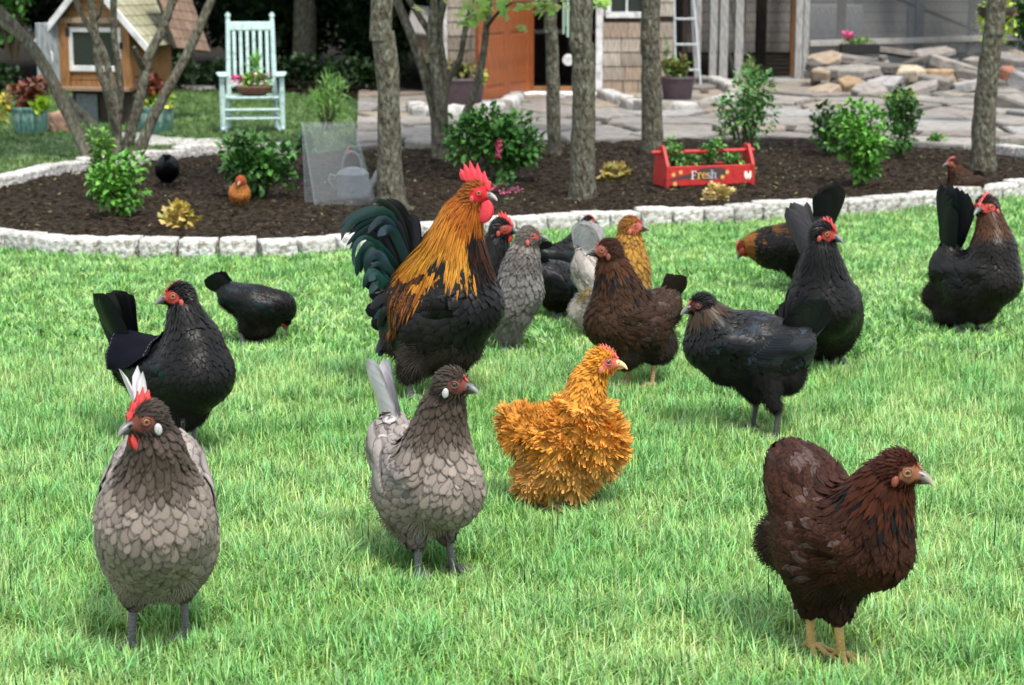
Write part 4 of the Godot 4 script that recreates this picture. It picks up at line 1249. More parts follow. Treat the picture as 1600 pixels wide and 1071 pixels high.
# ---------------------------------------------------------------- the shingled house and the screened run
func shingled(wall: Node, x0: float, x1: float, y0: float, y1: float, z: float, sd: int) -> void:
	rng.seed = sd
	var rows := int((y1 - y0) / .145)
	for k in rows:
		var x := x0
		while x < x1 - .02:
			var w := minf(rng.randf_range(.12, .26), x1 - x)
			if x1 - (x + w) < .06: w = x1 - x
			var g := Geo.new()
			var tone := [Color(.44, .385, .32), Color(.37, .32, .265), Color(.5, .45, .385), Color(.42, .33, .25)][rng.randi() % 4] as Color
			g.box(Transform3D(Basis(Vector3.RIGHT, -.07), Vector3(x + w * .5, y0 + (k + .5) * .145, z + .014)), Vector3(w - .006, .158, .014), .003, tone * rng.randf_range(.9, 1.1))
			part(wall, "shingle", g.mesh(M.shingle))
			x += w

func build_house() -> void:
	var zw := Vector3(0.000, 0.000, -20.170).z
	var xl := Vector3(-0.722, 0.000, -20.170).x
	var xd0 := Vector3(-0.267, 0.000, -20.170).x
	var xd1 := Vector3(0.882, 0.000, -20.170).x
	var xr := Vector3(1.677, 0.000, -20.170).x
	var t := thing("shingled_house", "cedar-shingled coop house with white trim and an open orange door", "house", Vector3(0, 0, zw))
	var D := 2.6
	var solid := func(called: String, parts: Array, m: Material, parent: Node = t):
		var g := Geo.new()
		for q in parts: g.box(Transform3D(Basis(), q[0]), q[1], q[2] if q.size() > 2 else 0.0)
		return part(parent, called, g.mesh(m))
	var hgt := 2.3
	var span := func(a: float, b: float, y0: float, y1: float, z0: float, z1: float): return [Vector3((a + b) * .5, (y0 + y1) * .5, (z0 + z1) * .5), Vector3(b - a, y1 - y0, z1 - z0)]
	var wl = solid.call("wall", [span.call(xl, xd0, 0.0, hgt, -.1, 0.0)], M.dark_wood)
	shingled(wl, xl + .05, xd0, .06, 1.25, 0.0, 701)
	var wx0 := Vector3(1.014, 0.869, -20.170).x
	var wx1 := Vector3(1.365, 0.869, -20.170).x
	var wy := Vector3(1.193, 0.869, -20.170).y
	var wr = solid.call("wall", [span.call(xd1, xr, 0.0, wy, -.1, 0.0), span.call(xd1, wx0, wy, hgt, -.1, 0.0), span.call(wx1, xr, wy, hgt, -.1, 0.0), span.call(wx0, wx1, wy + .6, hgt, -.1, 0.0)], M.dark_wood)
	shingled(wr, xd1 + .06, xr - .0, .04, wy - .04, 0.0, 702)
	shingled(wr, xd1 + .06, wx0 - .05, wy - .03, wy + .42, 0.0, 703)
	shingled(wr, wx1 + .05, xr, wy - .03, wy + .42, 0.0, 704)
	solid.call("wall", [span.call(xd0, xd1, 2.0, hgt, -.1, 0.0)], M.dark_wood)
	solid.call("side_wall", [span.call(xl, xl + .1, 0.0, hgt, -D, -.1)], M.grey_wood)
	solid.call("side_wall", [span.call(xr - .1, xr, 0.0, hgt, -D, -.1)], M.grey_wood)
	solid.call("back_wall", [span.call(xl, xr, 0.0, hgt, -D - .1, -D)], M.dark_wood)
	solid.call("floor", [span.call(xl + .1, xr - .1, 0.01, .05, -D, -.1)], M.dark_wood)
	solid.call("shelf", [span.call(xd0 + .1, xd1 + .4, .62, .66, -1.6, -1.2)], M.grey_wood)
	solid.call("roof", [span.call(xl - .2, xr + .2, hgt, hgt + .08, -D - .3, .35)], M.roof)
	solid.call("corner_board", [span.call(xl - .02, xl + .05, .02, hgt, -.08, .03)], M.white)
	solid.call("door_casing", [span.call(xd1 - .01, xd1 + .06, .02, 2.1, -.1, .035)], M.white)
	solid.call("threshold", [span.call(xd0, xd1 - .01, .07, .11, -.12, .03)], M.pine)
	solid.call("doorstep", [span.call(Vector3(-0.200, 0.000, -20.170).x, xd1 + .0, .0, .068, .04, .34) + [.015]], M.flag)
	var win = solid.call("window", [span.call(wx0 - .045, wx1 + .045, wy - .05, wy + .01, -.06, .04), span.call(wx0 - .045, wx0 + .01, wy, wy + .65, -.06, .038), span.call(wx1 - .01, wx1 + .045, wy, wy + .65, -.06, .038), span.call(wx0 - .045, wx1 + .045, wy + .6, wy + .66, -.06, .042), span.call((wx0 + wx1) * .5 - .01, (wx0 + wx1) * .5 + .01, wy, wy + .6, -.05, .0)], M.white)
	solid.call("pane", [span.call(wx0, wx1, wy, wy + .6, -.045, -.037)], M.glass, win)
	# the nest box on the left corner
	var nx0 := Vector3(-0.986, 0.344, -20.170).x
	var nb = solid.call("nest_box", [span.call(nx0, xl - .022, Vector3(-0.932, 0.357, -20.170).y, Vector3(-0.929, 0.699, -20.170).y, -.5, .02)], worn(lin(.33, .25, .19), M.grey_wood.albedo_texture, Vector3(5, 1, 5)))
	var g := Geo.new()
	g.box(Transform3D(Basis(Vector3.BACK, -.12) * Basis(Vector3.RIGHT, .35), Vector3((nx0 + xl) * .5 - .03, Vector3(-0.929, 0.778, -20.170).y, -.15)), Vector3(xl - nx0 + .12, .035, .75), .006)
	part(nb, "roof", g.mesh(M.grey_wood))
	# the open door, hinged at the right jamb and swung out over the step
	var A := Vector3(0.207, 0.040, -20.170)
	var B := Vector3(-0.334, 0.050, -18.680)
	A.y = .055
	B.y = .055
	var dw := (B - A).length()
	var dt := Transform3D(Basis((A - B).normalized(), Vector3.UP, (A - B).normalized().cross(Vector3.UP)), Vector3(B.x, B.y, B.z - zw))
	var dp := func(called: String, x0: float, x1: float, y0: float, y1: float, th: float, par: Node, m: Material = M.door):
		var q := Geo.new()
		q.box(dt * Transform3D(Basis(), Vector3((x0 + x1) * .5, (y0 + y1) * .5, 0)), Vector3(x1 - x0, y1 - y0, th), .006)
		return part(par, called, q.mesh(m))
	var door = dp.call("door", .0, dw, .0, 1.92, .03, t)
	var st := dw * .13
	for q in [[0.0, st], [dw * .44, dw * .56], [dw - st, dw]]: dp.call("stile", q[0], q[1], .0, 1.92, .05, door)
	for q in [[.0, .095], [.64, .86], [1.8, 1.92]]:
		dp.call("cross_rail", st, dw * .44, q[0], q[1], .048, door)
		dp.call("cross_rail", dw * .56, dw - st, q[0], q[1], .048, door)
	for q in [[st + .022, dw * .44 - .022], [dw * .56 + .022, dw - st - .022]]:
		dp.call("panel", q[0], q[1], .13, .61, .042, door)
		dp.call("panel", q[0], q[1], .9, 1.76, .042, door)
	# wind chime under the eave
	var c := thing("wind_chime", "green wind chime with a round clapper hanging in the open doorway", "wind chime", Vector3(0.571, 0.368, -19.652))
	var q := Geo.new()
	for i in 5:
		var a := TAU * i / 5.0 + .5
		var b := Vector3(cos(a) * .05, [.34, .27, .3, .38, .32][i], sin(a) * .05)
		q.tube([b, b + Vector3(0, .5, 0)], [.013, .013], 10)
	part(c, "tubes", q.mesh(M.chime))
	q = Geo.new()
	q.tube([Vector3(0, .04, 0), Vector3(0, 2.05, 0)], [.002, .002], 5)
	part(c, "cord", q.mesh(M.dark))
	q = Geo.new()
	q.lathe([Vector2(.001, -.006), Vector2(.055, -.006), Vector2(.06, 0), Vector2(.055, .006), Vector2(.001, .006)], 24, Transform3D(Basis(Vector3.RIGHT, PI / 2), Vector3(0, .04, 0)))
	part(c, "clapper", q.mesh(M.white))
	# stepladder against the corner
	var ld := thing("stepladder", "aluminium stepladder standing at the right corner of the shingled house", "ladder", Vector3(1.953, 0.000, -21.531))
	var y1 := 1.5
	for s in [-1.0, 1.0]:
		q = Geo.new()
		q.rail(Vector3(s * .14 + .0, 0, .14), Vector3(s * .09 - .08, y1, -.1), .05, .022, .003, Color.WHITE, Vector3.BACK)
		part(ld, "rail", q.mesh(M.alloy))
		q = Geo.new()
		q.rail(Vector3(s * .13, 0, -.42), Vector3(s * .09 - .08, y1, -.14), .03, .018, .003, Color.WHITE, Vector3.BACK)
		part(ld, "brace", q.mesh(M.alloy))
	for k in 5:
		var f := (k + .8) / 5.4
		q = Geo.new()
		q.box(Transform3D(Basis(), Vector3(-.08 * f, y1 * f, lerpf(.14, -.1, f))), Vector3(lerpf(.27, .19, f), .022, .075), .003)
		part(ld, "step", q.mesh(M.alloy))

func build_run() -> void:
	var t := thing("screened_run", "grey-framed chicken run with dark screening beyond the stone heap", "chicken run", Vector3.ZERO)
	var post := func(px: Vector3, w: float, h: float, m: Material, called := "post"):
		var g := Geo.new()
		g.box(Transform3D(Basis(), px + Vector3(0, h * .5, 0)), Vector3(w, h, w), .006)
		return part(t, called, g.mesh(m))
	var pale := worn(lin(.42, .42, .41), M.grey_wood.albedo_texture, Vector3(6, .8, 6), .8, null, .3, true)
	for p in [[Vector3(2.131, 0.000, -22.282), .07], [Vector3(2.348, 0.000, -22.677), .09], [Vector3(2.483, 0.000, -22.812), .10], [Vector3(2.680, 0.000, -22.948), .10], [Vector3(3.386, 0.000, -22.948), .085], [Vector3(3.490, 0.000, -23.086), .07]]:
		post.call(p[0], p[1], 2.2, pale)
	var g := Geo.new()
	g.rail(Vector3(2.666, 0.000, -23.226) + Vector3(0, 0, .16), Vector3(2.505, 0.712, -23.226) + Vector3(0, 0, .1), .085, .03, .004, Color.WHITE, Vector3.BACK)
	part(t, "leaning_board", g.mesh(pale))
	g = Geo.new()
	g.rail(Vector3(2.689, 0.000, -23.226) + Vector3(0, .5, .08), Vector3(2.592, 0.961, -23.226) + Vector3(-.02, .1, .08), .06, .03, .004, Color.WHITE, Vector3.BACK)
	part(t, "brace", g.mesh(pale))
	post.call(Vector3(3.426, 0.000, -23.655), .075, 2.2, M.pine, "inner_post")
	post.call(Vector3(4.055, 0.000, -23.950) , .1, 2.2, worn(lin(.3, .2, .15), M.grey_wood.albedo_texture, Vector3(6, .8, 6)), "inner_post")
	post.call(Vector3(3.457, 0.000, -26.974), .14, 2.2, M.dark_wood, "inner_post")
	# screened front, running back to the right
	var a := Vector3(3.528, 0.000, -23.086)
	var b := Vector3(6.921, 0.000, -25.542)
	var wall := func(called: String, y0: float, y1: float, th: float, m: Material, off := 0.0):
		var q := Geo.new()
		var d := (b - a)
		q.box(Transform3D(Basis(d.normalized(), Vector3.UP, d.normalized().cross(Vector3.UP)), (a + b) * .5 + Vector3(0, (y0 + y1) * .5, off)), Vector3(d.length(), y1 - y0, th), .003)
		return part(t, called, q.mesh(m))
	wall.call("screen", .04, 2.1, .004, M.mesh)
	wall.call("bottom_rail", .42, .49, .05, worn(lin(.4, .38, .36), M.grey_wood.albedo_texture, Vector3(6, .8, 6)), .03)
	wall.call("sill", .0, .06, .08, pale)
	g = Geo.new()
	g.box(Transform3D(Basis(), Vector3(5.132, 0.000, -24.407) + Vector3(0, 1.1, -.1)), Vector3(.11, 2.2, .09), .005)
	part(t, "post", g.mesh(worn(lin(.3, .31, .32), M.grey_wood.albedo_texture, Vector3(6, .8, 6))))
	g = Geo.new()
	g.rail(Vector3(5.122, 0.964, -26.239), Vector3(6.305, 0.497, -26.239), .07, .04, .004, Color.WHITE, Vector3.BACK)
	part(t, "diagonal_brace", g.mesh(M.dark_wood))
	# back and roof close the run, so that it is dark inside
	var far := Vector3(2.690, 0.000, -31.364).z
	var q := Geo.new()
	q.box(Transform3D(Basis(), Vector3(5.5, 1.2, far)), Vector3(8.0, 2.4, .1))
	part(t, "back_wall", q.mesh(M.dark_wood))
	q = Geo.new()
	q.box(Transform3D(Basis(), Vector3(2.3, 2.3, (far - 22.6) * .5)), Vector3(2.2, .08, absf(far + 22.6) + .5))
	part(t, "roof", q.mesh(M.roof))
	for k in 7:
		q = Geo.new()
		q.box(Transform3D(Basis(), Vector3(6.5, 2.26, lerpf(-23.4, far + .3, k / 6.0))), Vector3(6.0, .14, .7))
		part(t, "roof_board", q.mesh(M.roof))
	for k in 6:
		q = Geo.new()
		q.box(Transform3D(Basis(), Vector3(3.6 + k * .9, 1.1, far + .9 - .3 * (k % 2))), Vector3(.1, 2.2, .1))
		part(t, "inner_post", q.mesh(pale if k % 2 else M.grey_wood))
	for k in 14:
		q = Geo.new()
		q.box(Transform3D(Basis(), Vector3(5.5, .1 + k * .16, far + .07)), Vector3(8.0, .15, .03), .004)
		part(t, "board", q.mesh(M.grey_wood))
	q = Geo.new()
	q.box(Transform3D(Basis(), Vector3(4.9, .55, far + 1.4)), Vector3(.9, .5, .5), .01)
	part(t, "nest_crate", q.mesh(pale))
	q = Geo.new()
	q.box(Transform3D(Basis(), Vector3(5.4, .006, (far - 23.3) * .5)), Vector3(7.9, .012, absf(far + 23.3)))
	part(t, "floor", q.mesh(M.joint))
	q = Geo.new()
	q.box(Transform3D(Basis(), Vector3(2.05, 1.15, (far - 23.0) * .5)), Vector3(.06, 2.3, absf(far + 23.0)))
	part(t, "side_wall", q.mesh(M.dark_wood))
	# stones heaped below the screen, and the ring edgings by the house
	var h := thing("stone_heap", "heap of loose flat fieldstones below the screened run", "stone heap", Vector3.ZERO)
	rng.seed = 81
	var grey := Color(.33, .3, .27)
	var list := [   # centre, width, height, tone
		[Vector3(3.522, 0.328, -21.776), 0.421, 0.080, 1], [Vector3(3.867, 0.337, -21.900), 0.482, 0.073, 0], [Vector3(4.424, 0.379, -22.282), 0.490, 0.089, 0], [Vector3(4.837, 0.365, -22.282), 0.490, 0.082, 0], [Vector3(4.852, 0.279, -21.292), 0.525, 0.156, 2], [Vector3(3.676, 0.233, -20.829), 0.528, 0.125, 2], [Vector3(3.325, 0.205, -20.829), 0.208, 0.153, 1], [Vector3(3.504, 0.126, -20.170), 0.282, 0.161, 3], [Vector3(3.219, 0.066, -19.960), 0.306, 0.133, 1], [Vector3(3.714, 0.072, -19.960), 0.452, 0.120, 0], [Vector3(4.275, 0.212, -20.829), 0.292, 0.181, 4], [Vector3(4.610, 0.213, -20.943), 0.321, 0.105, 3], [Vector3(3.945, 0.134, -20.385), 0.367, 0.095, 5], [Vector3(4.273, 0.100, -20.170), 0.417, 0.094, 0], [Vector3(4.464, 0.147, -20.385), 0.313, 0.149, 0], [Vector3(4.770, 0.101, -20.385), 0.313, 0.136, 5], [Vector3(4.393, 0.026, -19.354), 0.400, 0.084, 6], [Vector3(4.109, -0.013, -19.064), 0.203, 0.070, 0], [Vector3(4.937, 0.192, -20.829), 0.278, 0.139, 0], [Vector3(3.301, 0.271, -21.174), 0.184, 0.127, 6], [Vector3(4.102, 0.253, -21.411), 0.328, 0.114, 6], [Vector3(3.910, 0.282, -21.531), 0.287, 0.100, 6], [Vector3(4.479, 0.297, -21.531), 0.316, 0.100, 6], [Vector3(4.499, 0.019, -19.256), 0.231, 0.090, 6], [Vector3(4.167, 0.032, -19.652), 0.262, 0.092, 6], [Vector3(3.926, 0.052, -19.754), 0.198, 0.079, 1], [Vector3(5.543, 0.339, -21.531), 0.330, 0.100, 0], [Vector3(5.749, 0.343, -21.776), 0.290, 0.102, 1], [Vector3(5.335, 0.212, -20.829), 0.181, 0.181, 7], [Vector3(4.689, 0.065, -17.902), 0.370, 0.203, 0], [Vector3(5.154, 0.191, -19.354), 0.297, 0.219, 5], [Vector3(4.714, 0.061, -18.421), 0.184, 0.086, 6], [Vector3(5.433, 0.180, -19.552), 0.326, 0.261, 0], [Vector3(5.218, 0.305, -21.653), 0.289, 0.101, 0]]
	var tones := [grey, Color(.42, .33, .24), Color(.40, .37, .33), Color(.47, .32, .18), Color(.6, .51, .37), Color(.47, .46, .45), Color(.16, .145, .13), Color(.36, .16, .1)]
	for s in list:
		var at: Vector3 = s[0]
		var size := Vector3(s[1] * 1.1, s[2] * .7, s[1] * rng.randf_range(.6, .85))
		var m := slab(size, tones[s[3]] * rng.randf_range(.6, .92))
		part(h, "stone", m, Transform3D(Basis.from_euler(Vector3(rng.randfn(.16, .16), rng.randfn(0, .5), rng.randfn(0, .2) - (.22 if s[3] == 2 else 0.0))), Vector3(at.x, maxf(at.y, size.y * .4), at.z)))
	for k in 110:    # smaller stones that fill the heap from behind
		var back := rng.randf()
		var sz := rng.randf_range(.1, .24)
		part(h, "stone", slab(Vector3(sz, sz * .4, sz * .75), tones[[0, 6, 6, 1, 0][k % 5]] * rng.randf_range(.6, 1.0)), Transform3D(Basis.from_euler(Vector3(rng.randfn(0, .3), rng.randf() * TAU, rng.randfn(0, .3))), Vector3(rng.randf_range(3.25, 5.2), lerpf(.05, .34, back) * rng.randf_range(.3, 1.0), lerpf(-20.3, -21.8, back))))
	ring("ring of white stones round the wide dark tub by the orange door", [Vector3(-0.895, 0.000, -17.736), Vector3(-0.820, 0.000, -17.023), Vector3(-0.708, 0.000, -16.651), Vector3(-0.555, 0.000, -16.724), Vector3(-0.396, 0.000, -17.023), Vector3(-0.202, 0.000, -17.412), Vector3(-0.030, 0.000, -18.072), Vector3(0.050, 0.000, -18.970)], 910)
	ring("curved row of grey and white stones round the plum tub by the ladder", [Vector3(0.940, 0.000, -19.552), Vector3(1.023, 0.000, -18.691), Vector3(1.134, 0.000, -17.987), Vector3(1.254, 0.000, -17.572), Vector3(1.416, 0.000, -17.412), Vector3(1.633, 0.000, -17.572), Vector3(1.841, 0.000, -17.902), Vector3(2.066, 0.000, -18.600), Vector3(2.255, 0.000, -19.552), Vector3(2.333, 0.000, -20.716), Vector3(2.281, 0.000, -21.531), Vector3(2.175, 0.000, -21.900)], 920)

func slab(size: Vector3, col: Color) -> ArrayMesh:   # an angular broken fieldstone
	var poly := PackedVector2Array()
	var n := rng.randi_range(5, 7)
	for i in n:
		var a := TAU * (i + rng.randf_range(-.28, .28)) / n
		poly.append(Vector2(cos(a) * size.x, sin(a) * size.z) * .55 * rng.randf_range(.85, 1.1))
	var f := FastNoiseLite.new()
	f.seed = rng.randi() % 999
	f.frequency = 4.0
	var g := Geo.new()
	g.prism(poly, -size.y * .5, size.y * .5, size.y * .16, col, f, size.y * .25)
	return g.mesh(M.flag)

func ring(label: String, pts: Array, sd: int) -> void:
	var t := thing("stone_ring", label, "edging")
	rng.seed = sd
	var run := smooth_path(pts, .24)
	for i in run.size():
		var d: Vector3 = run[mini(i + 1, run.size() - 1)] - run[maxi(i - 1, 0)]
		var k := rng.randf()
		var m := rock_mesh(Vector3(.25, rng.randf_range(.12, .17), .16), sd + i, .6, .22, Color(.5, .49, .47) if k < .55 else Color(.3, .28, .25), 4)
		part(t, "stone", m, Transform3D(Basis(Vector3.UP, atan2(-d.z, d.x)) * Basis(Vector3.BACK, rng.randfn(0, .05)), run[i] + Vector3(0, .06, 0)))

func build_woods() -> void:
	rng.seed = 55
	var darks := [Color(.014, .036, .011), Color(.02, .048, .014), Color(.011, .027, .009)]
	var k := 0
	for q in [[-6.2, -21.5, 1.9, 1.5], [-4.4, -22.4, 2.0, 1.5], [-2.9, -23.4, 2.1, 1.4], [-1.4, -22.9, 1.8, 1.5], [-5.2, -24.5, 2.2, 1.8], [-3.4, -25.5, 2.4, 1.8], [-1.9, -25.0, 2.2, 1.8], [-0.6, -25.5, 2.0, 1.8], [-7.0, -24.0, 2.2, 1.8]]:
		var place: String = ["behind the left pot of coleus at the wood's edge", "behind the little coop", "behind the rocking chair", "between the thick trunk and the shingled house", "deep in the wood behind the little coop", "deep in the wood behind the rocking chair", "deep in the wood left of the nest box", "behind the shingled house", "at the far left of the wood"][k]
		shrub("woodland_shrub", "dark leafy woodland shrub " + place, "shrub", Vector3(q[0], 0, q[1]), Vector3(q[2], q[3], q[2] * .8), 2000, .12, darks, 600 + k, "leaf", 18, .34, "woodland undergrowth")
		k += 1
	shrub("woodland_shrub", "mid-green shrub catching light at the upper left edge behind the coop", "shrub", Vector3(-4.982, 0.445, -19.354), Vector3(.9, 1.3, .7), 900, .08, [Color(.05, .15, .03), Color(.07, .2, .035), Color(.03, .09, .02)], 640, "leaf", 14, .34, "woodland undergrowth")
	shrub("woodland_shrub", "dark green shrub rising behind the hanging basket at the right edge", "shrub", Vector3(6.300, 0.000, -23.086), Vector3(1.2, 1.7, 1.0), 1100, .1, [Color(.03, .085, .02), Color(.04, .11, .025)], 641, "leaf", 14, .34, "woodland undergrowth")
	k = 0
	for q in [[-5.6, -20.6], [-4.5, -20.9], [-3.7, -21.2], [-3.0, -20.8], [-2.3, -21.3], [-1.6, -20.7], [-7.6, -26.5], [-6.2, -27.5], [-4.8, -28.0], [-3.2, -28.5], [-1.8, -28.5], [-0.2, -28.5]]:
		var low := k < 6
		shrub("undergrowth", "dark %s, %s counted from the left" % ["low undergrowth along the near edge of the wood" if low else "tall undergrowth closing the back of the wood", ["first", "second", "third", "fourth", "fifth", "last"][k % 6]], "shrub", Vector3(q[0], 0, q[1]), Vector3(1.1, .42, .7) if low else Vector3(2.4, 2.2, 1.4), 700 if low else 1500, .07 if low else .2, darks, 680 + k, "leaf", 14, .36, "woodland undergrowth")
		k += 1
	k = 0
	for q in [[-6.5, -22.0], [-4.4, -22.4], [-2.4, -22.3], [-0.9, -24.2], [-5.6, -25.0], [-3.4, -25.4], [-1.6, -27.0], [-8.0, -24.5]]:
		var t := thing("forest_tree", "dark forest tree in the wood " + ["at far left", "behind the little coop's roof", "behind the rocking chair", "left of the shingled house", "in the back row at left", "in the back row behind the chair", "in the back row near the house", "beyond the left edge"][k], "tree", Vector3(q[0], 0, q[1]), 0, "trees of the dark wood")
		limb(t, "trunk", [Vector3(0, -.05, 0), Vector3(.03, 1.2, 0), Vector3(.0, 2.6, .05), Vector3(.06, 4.0, 0)], [.16, .12, .1, .07], 650 + k, 10)
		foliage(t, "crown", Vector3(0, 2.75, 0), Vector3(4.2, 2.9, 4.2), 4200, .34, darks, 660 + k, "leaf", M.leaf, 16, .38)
		k += 1

# ---------------------------------------------------------------- birds
class Bird:      # a skeleton of tapered capsules and the smooth surface round them
	var A := PackedVector3Array()
	var B := PackedVector3Array()
	var inv := PackedFloat32Array()
	var ra := PackedFloat32Array()
	var rb := PackedFloat32Array()
	var region := PackedInt32Array()
	var flow := PackedVector3Array()
	var ks := PackedFloat32Array()
	var ta := PackedFloat32Array()
	var tb := PackedFloat32Array()
	var k := 0.028
	var feet := []

	func bone(a: Vector3, b: Vector3, r0: float, r1: float, reg: int, dir: Vector3, kk := 1.0, t0 := 0.0, t1 := 1.0) -> void:
		ta.append(t0); tb.append(t1)
		A.append(a); B.append(b - a)
		inv.append(1.0 / maxf((b - a).length_squared(), 1e-8))
		ra.append(r0); rb.append(r1 - r0); region.append(reg); flow.append(dir.normalized()); ks.append(k * kk)

	func f(p: Vector3) -> float:
		var d := 10.0
		for i in A.size():
			var pa := p - A[i]
			var t := clampf(pa.dot(B[i]) * inv[i], 0.0, 1.0)
			var e := (pa - B[i] * t).length() - ra[i] - rb[i] * t
			var kk := ks[i]
			var h := maxf(kk - absf(d - e), 0.0)
			d = minf(d, e) - h * h / (4.0 * kk)
		return d

	func grad(p: Vector3) -> Vector3:
		var e := 0.002
		return Vector3(f(p + Vector3(e, 0, 0)) - f(p - Vector3(e, 0, 0)), f(p + Vector3(0, e, 0)) - f(p - Vector3(0, e, 0)), f(p + Vector3(0, 0, e)) - f(p - Vector3(0, 0, e))).normalized()

	func where(p: Vector3) -> Array:   # [region, t along its bone, flow there]
		var best := 10.0
		var out := [0, 0.0, Vector3.ZERO]
		var dir := Vector3.ZERO
		var ds := PackedFloat32Array()
		for i in A.size():
			var pa := p - A[i]
			var t := clampf(pa.dot(B[i]) * inv[i], 0.0, 1.0)
			var e := (pa - B[i] * t).length() - ra[i] - rb[i] * t
			ds.append(e)
			if e < best:
				best = e
				out[0] = region[i]; out[1] = lerpf(ta[i], tb[i], t)
		for i in A.size():
			dir += flow[i] * exp((best - ds[i]) / 0.010)
		out[2] = dir
		return out

	func nets(lo: Vector3, hi: Vector3, cell: float) -> Array:   # surface nets: [points, normals, quads]
		var n := Vector3i(((hi - lo) / cell).ceil()) + Vector3i.ONE
		var sx := 1
		var sy := n.x
		var sz := n.x * n.y
		var val := PackedFloat32Array()
		val.resize(n.x * n.y * n.z)
		var st := 4
		for bz in range(0, n.z, st):
			for by in range(0, n.y, st):
				for bx in range(0, n.x, st):
					var mid := f(lo + Vector3(bx + 1.5, by + 1.5, bz + 1.5) * cell)
					var far := absf(mid) > cell * 4.4
					for z in range(bz, mini(bz + st, n.z)):
						for y in range(by, mini(by + st, n.y)):
							for x in range(bx, mini(bx + st, n.x)):
								val[x + y * sy + z * sz] = mid if far else f(lo + Vector3(x, y, z) * cell)
		var idx := {}
		var pts := PackedVector3Array()
		var nor := PackedVector3Array()
		var offs := [0, sx, sy, sx + sy, sz, sx + sz, sy + sz, sx + sy + sz]
		var cpos := [Vector3(0, 0, 0), Vector3(1, 0, 0), Vector3(0, 1, 0), Vector3(1, 1, 0), Vector3(0, 0, 1), Vector3(1, 0, 1), Vector3(0, 1, 1), Vector3(1, 1, 1)]
		var edges := [[0, 1], [2, 3], [4, 5], [6, 7], [0, 2], [1, 3], [4, 6], [5, 7], [0, 4], [1, 5], [2, 6], [3, 7]]
		for z in n.z - 1:
			for y in n.y - 1:
				var row := y * sy + z * sz
				for x in n.x - 1:
					var o := row + x
					var s0 := val[o] < 0.0
					if s0 == (val[o + 1] < 0.0) and s0 == (val[o + sy] < 0.0) and s0 == (val[o + sz] < 0.0) and s0 == (val[o + 1 + sy] < 0.0) and s0 == (val[o + 1 + sz] < 0.0) and s0 == (val[o + sy + sz] < 0.0) and s0 == (val[o + 1 + sy + sz] < 0.0):
						continue
					var sum := Vector3.ZERO
					var cnt := 0
					for e in edges:
						var a := val[o + offs[e[0]]]
						var b := val[o + offs[e[1]]]
						if (a < 0.0) != (b < 0.0):
							sum += cpos[e[0]].lerp(cpos[e[1]], a / (a - b))
							cnt += 1
					var p := lo + (Vector3(x, y, z) + sum / cnt) * cell
					var g := grad(p)
					p -= g * f(p)
					idx[o] = pts.size()
					pts.append(p)
					nor.append(g)
		var tris := PackedInt32Array()
		for o in idx:
			var x: int = o % sy
			var y: int = (o / sy) % n.y
			var z: int = o / sz
			for ax in [[sx, sy, sz, y, z], [sy, sz, sx, z, x], [sz, sx, sy, x, y]]:
				if ax[3] == 0 or ax[4] == 0: continue
				if (val[o] < 0.0) != (val[o + ax[0]] < 0.0):
					var q0 = idx.get(o); var q1 = idx.get(o - ax[1]); var q2 = idx.get(o - ax[1] - ax[2]); var q3 = idx.get(o - ax[2])
					if q0 == null or q1 == null or q2 == null or q3 == null: continue
					tris.append_array([q0, q1, q2, q0, q2, q3])
		return [pts, nor, tris]

var shapes := {}

func vane(rows: int, cols: int, width: Callable, bend: Callable, cup := 0.07) -> ArrayMesh:   # one contour feather, quill at the origin, along +x, face up
	var g := Geo.new()
	var rr := []
	for i in rows + 1:
		var x := float(i) / rows
		var w: float = width.call(x)
		var q: Vector2 = bend.call(x)
		var r := []
		for j in cols + 1:
			var a := float(j) / cols * 2.0 - 1.0
			var tipin := 0.07 * a * a * smoothstep(0.5, 1.0, x)
			r.append(Vector3(q.x - tipin, q.y - cup * a * a * w, a * 0.5 * w))
		rr.append(r)
	g.sheet(rr)
	for i in g.u.size(): g.u[i] = Vector2(g.u[i].x, g.u[i].y)
	for i in g.n.size():
		if g.n[i].y < 0.0: g.n[i] = -g.n[i]
	return g.mesh(null)

func tuft_of_down(sd: int, strands: int, spread: float, curl: float, thick: float) -> ArrayMesh:
	var r := RandomNumberGenerator.new()
	r.seed = sd
	var g := Geo.new()
	for s in strands:
		var a := (float(s) / (strands - 1) - 0.5) * 2.0
		var ang := a * spread + r.randf_range(-0.12, 0.12)
		var ln := r.randf_range(0.7, 1.0) * (1.0 - 0.25 * a * a)
		var cu := curl * r.randf_range(0.6, 1.3)
		var lift := r.randf_range(0.0, 0.12)
		var rr := []
		var p := Vector3(0, 0, a * 0.12)
		for i in 5:
			var t := i / 4.0
			var el := lift + cu * t
			var d := Vector3(cos(el) * cos(ang), sin(el), cos(el) * sin(ang))
			var w := thick * (1.0 - 0.75 * t)
			var sd2 := Vector3(-sin(ang), 0, cos(ang)) * w
			rr.append([p - sd2, p + sd2])
			p += d * ln / 4.0
		g.sheet(rr)
	for i in g.n.size():
		if g.n[i].y < 0.0: g.n[i] = -g.n[i]
		g.u[i] = Vector2(g.u[i].x, g.u[i].y)
	return g.mesh(null)

